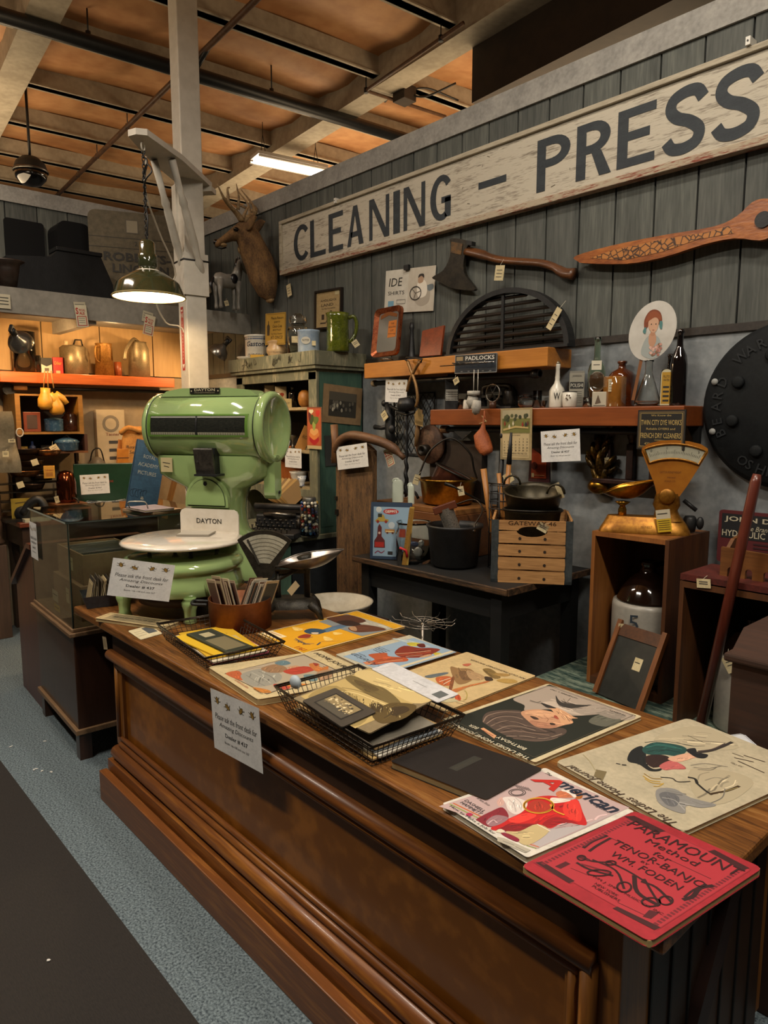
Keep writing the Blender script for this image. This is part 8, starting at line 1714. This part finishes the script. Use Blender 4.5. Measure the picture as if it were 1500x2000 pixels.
# storage deck goods
DZ=2.127
cv=mat('khaki_canvas','#4a4334','#5f5644',scale=30,rough=.85,bump=.4)
Xt=-4.72;y0_,y1_=onx(178,560,Xt).y,onx(345,560,Xt).y;zt3=onx(260,405,Xt).z
t=thing('canvas_chest','large khaki canvas-covered trunk with black stencilled lettering on the storage deck','trunk',(Xt-.22,y0_+.08,DZ),rz=-.36);w,h=y1_-y0_,zt3-DZ
b=B();b.prism(rr(w,h,.05,5),.30,cv,T=wallB(0,0,-.30));part('body',b,t)
b=B();M=wallB(0,0,.001);b.rect(0,h*.75,w,h*.756,C('2c281e'),.0004,M);b.rect(0,h*.655,w,h*.66,C('2c281e'),.0004,M);b.text('ROBERTS-',w*.52,h*.53,w*.74,h*.085,C('1f1c16'),.001,M,bold=.03);b.text('LINCOLN',w*.55,h*.42,w*.62,h*.085,C('1f1c16'),.001,M,bold=.03);b.text('230',w*.55,h*.685,w*.12,h*.04,C('1f1c16'),.001,M);b.rect(w*.40,h*.80,w*.54,h*.93,C('7a705a'),.001,M);b.frame(w*.40,h*.80,w*.54,h*.93,.006,C('4a4234'),.0014,M);part('stencil_and_label',b,t)
blkl=mat('black_leatherette','#08090a','#111214',scale=20,spec=.25,rough=.5,bump=.3)
def deckbox(name,label,cat,x0,y0,x1,y1,X,m,dpt=.3,shape=None):
 a,c_=onx(x0,y1,X),onx(x1,y0,X);w,h=c_.y-a.y,c_.z-a.z;t=thing(name,label,cat,(X,a.y,max(a.z,DZ)+.0006));b=B();h=c_.z-max(a.z,DZ)
 b.prism(shape(w,h)if shape else rr(w,h,.02),dpt,m,T=wallB(0,0,-dpt));part('body',b,t);return t,w,h
t,w,h=deckbox('black_case','long black leather-covered case with a raised flap lid on the storage deck','case',20,497,218,610,-4.62,blkl,.14,lambda w,h:[(0,0),(w,0),(w,h*.45),(w*.88,h*.95),(w*.5,h),(w*.4,h*.8),(0,h*.72)]);b=B();b.box(-.13,w*.45,h*.92,.01,w*.9,h*.99,blkl,bev=.004);part('flap',b,t)
deckbox('black_board','flat black square panel standing against the boards above the black case','panel',15,437,85,540,-5.275,mat('dull_black','#08090b',rough=.7,spec=.2),.02);deckbox('dark_bundle','dark rounded bundle behind the black case','bundle',118,440,178,560,-5.1,MAT['dull_black'],.2,lambda w,h:rr(w,h,.06,5))
P=sX(18,-4.68,DZ);b=B();s=mpp(P);b.lathe([(.001,0),(22*s,0),(26*s,38*s),(27*s,46*s),(34*s,52*s),(33*s,54*s),(24*s,48*s),(20*s,6*s),(.001,4*s)],mat('brown_black_hat','#1a120d','#2e2018',scale=6,rough=.4),28);P.z=DZ+.06;solo('dark_pail',b,'dark brown flared pail at the left end of the storage deck','pail',P)
b=B();b.box(-.3,0,0,0,.5,.058,blkl);solo('black_tray',b,'flat black tray under the dark pail at the left of the storage deck','tray',(-4.62,.75,DZ+.001))
# boxing gloves
P=onx(97,770,-4.93);s=mpp(P);t=thing('boxing_gloves','pair of mustard yellow boxing gloves hanging by laces from the can shelf','boxing gloves',P,rz=viewyaw(P));yl=mat('mustard_leather','#a87420','#c08c30',scale=5,rough=.45,bump=.1)
for i,(dx,dz,a)in enumerate(((-8,-10,.05),(10,-20,-.1))):
 b=B();b.T=Tr(dx*s,i*.02,dz*s)@Ry(a);b.tube([(0,0,22*s),(0,0,12*s),(0,0,0),(0,0,-14*s),(0,0,-20*s)],[9*s,9*s,14*s,14*s,8*s],yl,14);b.tube([(8*s,0,12*s),(15*s,0,2*s),(17*s,0,-10*s)]if i==0 else[(2*s,0,22*s),(14*s,0,12*s),(20*s,0,0)],[6*s,6*s,5*s],yl,10);part('glove',b,t)
b=B();[b.tube([(x*s,0,12*s),(x*.6*s,0,45*s),(1,0,45*s)][:2],.004,C('8a6a3a'),6)for x in(-10,-2,8)];part('laces',b,t)
# crate shelf with enamel ware
pX=-5.0;y0_,y1_=onx(30,800,pX).y,onx(162,800,pX).y;z1_,z0_=onx(90,770,pX).z,onx(90,848,pX).z;yb=wood('yellow_crate','#6a4614','#946824',axis=1,scale=6,rough=.55,bump=.2)
t=thing('open_crate_shelf','yellow-brown wooden crate on its side used as a shelf in the left booth','crate',(-5.28,y0_,z0_));w,h=y1_-y0_,z1_-z0_;b=B();b.box(0,0,0,.28,.03,h,yb);b.box(0,w-.03,0,.28,w,h,yb);b.box(0,.03,h-.012,.28,w-.03,h,yb);b.box(0,.03,0,.28,w-.03,.015,yb);b.box(0,.03,.015,.01,w-.03,h-.012,C('2a1a0e'));part('crate',b,t)
z0b=onx(90,882,pX).z;t=thing('low_shelf_box','dark shelf box under the yellow crate holding a roaster','shelf',(-5.28,y0_,z0b-.015));b=B();b.box(0,0,0,.28,w+.02,.014,chw);b.box(0,w,.014,.28,w+.02,z0_-z0b+.012,C('3a1c10'));b.box(0,0,.014,.28,.02,z0_-z0b+.012,C('3a1c10'));b.box(.0,.02,.014,.01,w,z0_-z0b+.01,C('140f0c'));b.box(.02,.02,z0b*0-.0,.26,.05,.014,chw)
for y in(0,w):b.box(.05,y,-(z0b-.015-BT)+.001,.09,y+.02,0,C('2a1810'))
part('shelf_box',b,t)
cz_=z0_+.016;eb=mat('blue_enamel_speckle','#3a5a72','#8aa4b4',scale=60,rough=.25,lo=.5,hi=.72,coat=.5)
bb('small_picture_frame','small reddish wooden picture frame standing in the yellow crate','picture',64,30,38,.015,C('6a2e14',.4),X=-5.05,z=cz_,art=lambda b,w,h:b.rect(w*.2,h*.15,w*.8,h*.85,C('3a2414'),.001));t,r,h=bi('blue_enamel_pot','blue speckled enamel pot with a lid in the yellow crate','pot',106,34,25,[(.001,0),(.9,0),(1,.1),(1,.9),(1.05,.95),(.5,1.05),(.001,1.1)],eb,X=-5.05,z=cz_);bi('brown_lidded_jar','dark brown lidded jar at the right in the yellow crate','jar',138,30,38,[(.001,0),(.9,0),(1,.1),(1,.7),(.7,.8),(.75,.85),(.4,.95),(.001,1)],mat('brown_glaze','#2a1208','#4a2412',scale=5,rough=.2,coat=.5),X=-5.08,z=cz_)
cz2=z0b+.0;t,r,h=bi('blue_roaster','oval blue speckled enamel roaster with a domed lid below the yellow crate','roaster',131,44,17,[(.001,0),(.85,0),(.95,.1),(1,.9),(1.1,1),(.001,1)],eb,X=-5.05,z=cz2);b=B();b.lathe([(r*1.1,h),(r*.9,h*1.25),(r*.3,h*1.5),(.001,h*1.5)],eb,28);b.tube([(-.02,0,h*1.5),(0,0,h*1.8),(.02,0,h*1.5)],.004,STEEL,6);part('lid',b,t);tag(t,wallM(-r*1.0,h*.3,-r*.9),.05,.05,.5)
bb('small_picture_frame','small grey landscape card at the back of the dark shelf box','picture',90,18,11,.01,C('6a665c'),X=-5.2,z=cz2);bi('ink_bottle','little dark blue bottle with a silver top on the dark shelf','bottle',64,12,20,[(.001,0),(1,0),(1,.5),(.4,.65),(.35,1),(.001,1)],C('1c2640',.1),X=-5.05,z=cz2);bb('yellow_tin','small yellow tin at the left of the dark shelf box','tin',48,12,10,.03,C('8a6a14'),X=-5.08,z=cz2)
# table goods
def tX(px,X):return sX(px,X,BT)
bb('control_box','white metal control panel with a large round dial in the left booth','control panel',222,54,190,.05,mat('cream_enamel','#b3a488','#c4b598',scale=3,rough=.4),X=-5.26,z=BT,rz=PI/2,art=lambda b,w,h:(b.line([(w*.5+w*.25*math.cos(a),h*.86+w*.25*math.sin(a))for a in[2*PI*k/20 for k in range(21)]],.02,C('7c7466'),.001),b.text('Tanner',w*.55,h*.74,w*.5,h*.03,C('7a3a2c'),.001),[b.rect(w*.4,h*(.66-.08*i),w*.75,h*(.69-.08*i),C('3a3a3c'),.001)for i in range(5)]))
bag=mat('orange_canvas','#a06a2c','#bd8640',scale=12,rough=.8,bump=.3);P=sX(278,-4.95,BT+.28);t=thing('canvas_shoulder_bag','mustard canvas bag printed with black lettering in the left booth','bag',P,rz=viewyaw(P));s=mpp(P);w,h=72*s,85*s
b=B();b.loft([rnd(w,.10,0),rnd(w*1.02,.13,h*.3),rnd(w*.98,.12,h*.75),rnd(w*.85,.10,h*.95),rnd(w*.5,.06,h*1.05)],bag);b.tube(smooth_open([(-w*.5,-.05,h*.9),(-w*.3,-.08,h*1.02),(0,-.07,h*.95),(w*.3,-.08,h*1.02)],4),.018,bag,8);part('body',b,t);b=B();b.text('Royal Forest',-w*.02,h*.55,w*.7,h*.08,INK,0,wallM(0,0,-.067),shear=.1);b.text('Seed Store',0,h*.44,w*.6,h*.08,INK,0,wallM(0,0,-.067),shear=.1);[b.line([(-w*.2,h*(.36-.06*i)),(w*.2,h*(.36-.06*i))],.006,INK,0,wallM(0,0,-.067))for i in range(4)];part('print',b,t);b=B();b.tube([(-w*.52,0,h*.75),(-w*.6,-.03,h*.2),(-w*.75,-.03,-h*.25)],.02,C('8a5420'),6,flat=.3);part('strap',b,t)
bb('orange_metal_box','orange metal box standing under the canvas bag','box',262,52,122,.12,mat('orange_paint_metal','#a8661c','#c07c2a',scale=4,rough=.35),X=-4.98,z=BT,art=lambda b,w,h:(b.text('2',w*.7,h*.66,w*.1,h*.1,INK,.001),b.line([(0,h*.86),(w,h*.86)],.006,C('5a3410'),.001)))
b=B();b.box(0,0,0,.16,.05,.05,C('6a1418'));solo('dark_red_cloth',b,'dark red folded cloth between the canvas bag and the orange box','cloth',sX(258,-4.93,BT+.235),rz=1.2)
t,r,h=bi('grey_kettle','large dull grey enamel kettle with a wire handle and spout behind the green stove','kettle',192,44,56,[(.001,0),(1,0),(1,.3),(.85,.6),(.55,.8),(.5,.82),(.3,.9),(.001,.95)],mat('grey_beige_enamel','#6e6252','#857866',scale=6,rough=.4),X=-5.14,z=BT+.20);b=B();b.tube(smooth_open([(-r*.6,0,h*.72),(-r*.3,0,h*1.15),(r*.3,0,h*1.2),(r*.6,0,h*.72)],5),.005,IRON,6);b.tube(smooth_open([(-r*.9,0,h*.45),(-r*1.3,0,h*.55),(-r*1.6,0,h*.78)],4),[.02]*5+[.014]*4,MAT['grey_beige_enamel'],8);part('handle_and_spout',b,t)
b=B();b.box(-.1,-.1,0,.1,.1,.198,chw);solo('riser_block',b,'dark wooden block under the grey kettle','block',sX(192,-5.14,BT)+Vector((0,0,.0006)))
gst=mat('green_stove_paint','#12301e','#183a26',scale=4,rough=.3,coat=.4);P=sX(212,-4.93,BT);s=mpp(P);t=thing('camp_stove','dark green camping stove with its lid raised on the booth table','stove',(P.x,P.y,BT+.001),rz=viewyaw(P));w,h=118*s,82*s;b=B();b.box(-w/2,.04,.06,w/2,.055,h+.05,gst,bev=.004);b.box(-w/2,.0,h*.9,w/2,.055,h+.05,gst,bev=.004);b.bm.free();b=B();b.box(-w/2,.03,.07,w/2,.05,h+.06,gst,bev=.006);b.box(-w/2,-.04,.07,-w/2+.012,.05,h*.8,gst);part('raised_lid',b,t);b=B();b.box(-w/2,-.16,0,w/2,.05,.08,gst,bev=.006);b.text('STOVE',w*.05,h*.75,w*.1,h*.05,C('a8301c'),0,wallM(0,0,.028));part('body',b,t)
NT_=Matrix.Translation((P.x,P.y,BT))@Rz(viewyaw(P))@wallM(-w*.40,h*.48,.026,.03);notice(NT_,52*s,38*s,'white discount notice taped to the raised green stove lid')
b=B();b.lathe([(.001,.0),(.09,0),(.14,.014),(.142,.02),(.09,.008),(.001,.006)],mat('blue_white_enamel','#16243c','#b0b8c0',scale=26,rough=.2,lo=.42,hi=.6),32);solo('blue_plate',b,'blue and white speckled enamel plate resting on the green stove','plate',Matrix.Translation((P.x,P.y,BT+.083))@Rz(viewyaw(P))@Vector((0,-.06,0)))
t,r,h=bi('beige_mug','pale beige enamel mug beside the blue book','mug',251,18,20,CYL,C('b8a47c',.3),X=-4.72,z=.88);t.location.z=BT+.085;t.location.x,t.location.y=(Matrix.Translation((P.x,P.y,0))@Rz(viewyaw(P))@Vector((.17,-.05,0)))[:2]
t,r,h=bi('copper_boiler','round dark copper boiler reflecting the lamps, left of the green stove','boiler',133,36,66,[(.001,0),(.9,0),(1,.1),(1,.6),(.8,.85),(.5,.92),(.001,.95)],mat('dark_copper','#5a2a18','#743c24',scale=5,rough=.15,metal=.95),X=-4.97,z=BT)
t.location.z+=.10;b=B();b.box(-.1,-.1,0,.1,.1,.10,chw);solo('riser_block',b,'dark wooden block under the copper boiler','block',(t.location.x,t.location.y,BT+.0006))
t,r,h=bi('oval_roaster','dark grey oval roasting pan with a lid at the front of the booth table','roaster',138,68,30,[(.001,0),(.7,0),(.95,.2),(1.03,.42),(1,.5),(.8,.8),(.4,.95),(.001,1)],mat('dark_roaster','#26221e','#383330',scale=14,rough=.4,metal=.5),X=-4.94,z=BT,sy=.62,rz=.6);b=B();b.tube(smooth_open([(-.07,0,h*.95),(-.05,0,h*1.25),(.05,0,h*1.25),(.07,0,h*.95)],4),.006,IRON,6);part('lid_handle',b,t);tag(t,wallM(-.06,h*1.2,-.05),.035,.045,.3)
dkp=mat('dark_pan_metal','#1c1511','#3a2a1e',scale=14,rough=.35,metal=.6)
PANS=[]
for i,(px,py,rp,lb)in enumerate(((50,882,26,'uppermost wide pan with a shiny rim in the dark stack at the far left'),(92,884,24,'flat pan with a bright rim next to the uppermost pan'),(60,905,22,'dark ladle-shaped pan in the middle of the stack'),(48,925,26,'long rounded copper-toned mould low in the dark stack'),(82,932,20,'oval dark pan beside the yellow box'),(60,950,24,'low dark pan near the bottom of the stack'))):
 q=onx(px,py+6,-5.02);s=mpp(q);r=rp*s;b=B();b.lathe([(.001,0),(r*.8,0),(r,.035),(r*1.02,.04),(r*.97,.038),(r*.77,.006),(.001,.006)],(dkp,mat('bronze_mould','#4a2e18','#8a6038',scale=12,rough=.3,metal=.8))[i in(1,3)],24,sx=1.1,sy=.8);b.tube([(r,0,.03),(r*1.6,0,.045)],.008,IRON,6);PANS.append(solo('old_pan',b,lb,'pan',q,rz=viewyaw(q)+(.2,PI,2.8,.1,3.3,2.9)[i]))
b=B();b.box(-.11,-.22,0,.12,.22,.018,IRON);
for z in(.0,.06,.12,.18,.235):b.box(-.10,-.21,z,.02,.2,z+.006,IRON)
for y in(-.2,.19):b.box(-.11,y,0,-.09,y+.01,.3,IRON)
solo('iron_pan_rack',b,'dark iron rack under the stack of pans at the far left','rack',(sX(66,-5.04,BT).x,sX(66,-5.04,BT).y+.02,BT+.001))
for i_,px,py in((0,68,903),(3,40,947)):q=onx(px,py,-4.86);b=B();b.rect(-.02,-.02,.02,.02,TAGM,0,Rx(PI/2)@Rz(.3));o=part('price_tag',b,PANS[i_]);bpy.context.view_layer.update();o.matrix_world=Matrix.Translation(q)@Rz(viewyaw(q))
bb('yellow_carton','small yellow spice carton with red lettering standing among the pans','carton',97,20,24,.04,C('b8862a'),X=-4.95,z=onx(97,934,-4.95).z,art=lambda b,w,h:(b.text('TURMERIC',w*.5,h*.6,w*.8,h*.12,C('8a2a14'),.001),[b.line([(w*.2,h*(.45-.12*i)),(w*.8,h*(.45-.12*i))],.004,C('8a4a1c'),.001)for i in range(3)]))
bb('yellow_pamphlet','yellow-green pamphlet with a blue picture standing at the left of the booth table','pamphlet',44,36,44,.004,C('8a7418'),X=-4.98,z=BT,art=lambda b,w,h:(b.disc(w*.35,h*.5,w*.14,C('3a5a6c'),.001),b.line([(w*.2,h*.8),(w*.8,h*.85)],.006,C('4a3c0c'),.001)))
t=thing('hand_iron','black cast hand tool with round wheels in front of the yellow pamphlet','tool',(-4.92,sX(62,-4.92,BT).y,BT+.001),rz=1.0);b=B();b.lathe([(.001,-.012),(.05,-.012),(.05,.012),(.001,.012)],BLK,20,T=Tr(-.05,0,.05)@Rx(PI/2));b.tube(smooth_open([(-.05,0,.05),(.0,0,.12),(.06,0,.14),(.10,0,.05)],4),.026,BLK,10);part('body',b,t)
b=B();b.box(0,0,0,.10,.16,.02,C('a8a48c'));solo('pale_booklet',b,'pale closed booklet lying on the front edge of the booth table','booklet',(-4.965,sX(56,-4.9,BT).y-.03,BT+.001))
# blue book on stand, prop, cloth behind scale
P=onz(245,992,1.03);M=MC@Tr(-.16,.52,gt+.001);P=onz(244,991,gt);P2=onz(300,1001,gt)
M=Matrix.Translation(P)@Rz(viewyaw(P)+.15)@Rx(PI/2-.25)@Rz(-.24);s=mpp(P);w,h=58*s,138*s
t=thing('blue_cloth_book','tall blue cloth book with silver lettering leaning behind the green scale','book',M=M);cl=mat('blue_book_cloth','#22425a','#2f5670',scale=12,rough=.6);b=B();b.box(0,0,.02,w,h,.025,cl);b.box(0,0,-.0,w,h,.004,cl);b.box(0,0,0,.004,h,.025,cl);slv=C('a8a898')
for i,s_ in enumerate(('ROYAL','ACADEMY','PICTURES')):b.text(s_,w*.5,h*(.74-.12*i),w*(.4,.66,.6)[i],h*.055,slv,.0256)
for i in range(3):b.line([(w*(.15+.06*math.cos(k))+w*.5*i/3+.01*math.sin(k*2),h*(.22+.06*math.sin(k*1.3)))for k in range(7)],.003,C('18344a'),.0256,sm=3)
b.rect(w*.42,h*.14,w*.52,h*.18,slv,.0256);part('cover',b,t);b=B();b.box(.004,.003,.004,w-.002,h-.003,.02,C('a88a4c'));part('pages',b,t)
q=onz(268,1002,gt);b=B();b.tube(smooth_open([(-.03,.03,.0),(-.035,-.01,.03),(0,-.035,.035),(.035,-.03,.03),(.045,.0,.0)],4),.003,C('b8b4a8'),6);solo('wire_book_stand',b,'white wire stand holding up the blue book','book stand',q+Vector((0,0,.02)),rz=viewyaw(q))
P=onz(327,1012,.95);b=B();b.box(-.015,-.01,0,.015,.01,.30,cwv);solo('wooden_prop',b,'slanted dark wooden prop standing between the blue book and the green scale','prop',M=Matrix.Translation(onx(322,1012,-3.6))@Rz(viewyaw(P))@Ry(.28))
# hanging canvas and turned post at the far left
P=onz(8,1243,0);tpw=wood('old_post_brown','#3a2a1e','#564030',axis=2,scale=4,rough=.6,bump=.15);t=thing('turned_post','old brown turned wooden post at the far left edge of the booth','post',(P.x,P.y-.02,0));b=B();b.box(-.06,-.06,0,.06,.06,.62,tpw,bev=.004);b.lathe([(.055,.62),(.065,.64),(.05,.66),(.062,.70),(.062,.76),(.05,.78),(.055,.80),(.055,1.7),(.065,1.72),(.05,1.75),(.07,1.8),(.05,1.86),(.07,1.95),(.06,2.02)],tpw,20);part('shaft',b,t)
P=sX(0,-4.8,1.2);P=onx(10,870,-4.85);b=B();cvs=mat('beige_canvas','#75684f','#8b7d62',scale=10,rough=.85,bump=.3);b.surf(lambda u,v:(.10*(u-.5)+.02*math.sin(v*9),.16*(u-.5)*(1.15-.45*v),.38*v),6,10,cvs);b.surf(lambda u,v:(.10*(u-.5)+.02*math.sin(v*9)-.006,.16*(u-.5)*(1.15-.45*v),.38*v),6,10,cvs);t=thing('hanging_canvas','beige canvas apron with small paper tags hanging on the post at the far left','apron',(P.x,P.y-.02,P.z-.17));part('cloth',b,t);tag(t,wallB(.0,.12,.08),.035,.035);tag(t,wallB(.04,.20,.08),.04,.02);b=B();b.tube([(.09,.085+.02*math.cos(a),.25+.025*math.sin(a))for a in[2*PI*k/12 for k in range(12)]],.004,C('b8b0a0'),6,closed=True);part('ring',b,t)
# ---- finer hierarchy and groups
def kids(o,n):return[c for c in COL.objects if c.parent==o and c.name.split('.')[0]==n]
for o in[o for o in COL.objects if o.parent is None]:
 for p_,subs in(('column',('arched_boss','arched_door','price_sticker','black_bracket')),('drum_housing',('window_frame','top_ridge','seam')),('platter',('back_guard',)),('dial_case',('dial',)),('fan_housing',('dial','dial_rim','lettering')),('front_panel',('panel_moulding',)),('shade',('socket_neck',)),('body',('lettering','label','rim_and_sprig','cap','letter')),('head_and_neck',('throat_patch','pale_chin','eye_patch','chest_patch','nose','eye','ear','antlers')),('plate',('bolt_heads','raised_letters')),('board',('lettering','scratches'))):
  P_=kids(o,p_)
  if P_:
   for n in subs:
    for c in kids(o,n):c.parent=P_[0]
for o in[o for o in COL.objects if o.name.split('.')[0]in('chart_window','nameplate')and o.parent]:
 n='window_frame' if o.name.startswith('chart')else 'top_ridge';q=[c for c in COL.objects if c.name.startswith(n)]
cnt={}
for o in COL.objects:
 if o.parent is None and 'label' in o:cnt.setdefault(o.name.split('.')[0],[]).append(o)
for k,v in cnt.items():
 if len(v)>1:
  for o in v:
   if 'group' not in o:o['group']=k.replace('_',' ')+'s of the booth'
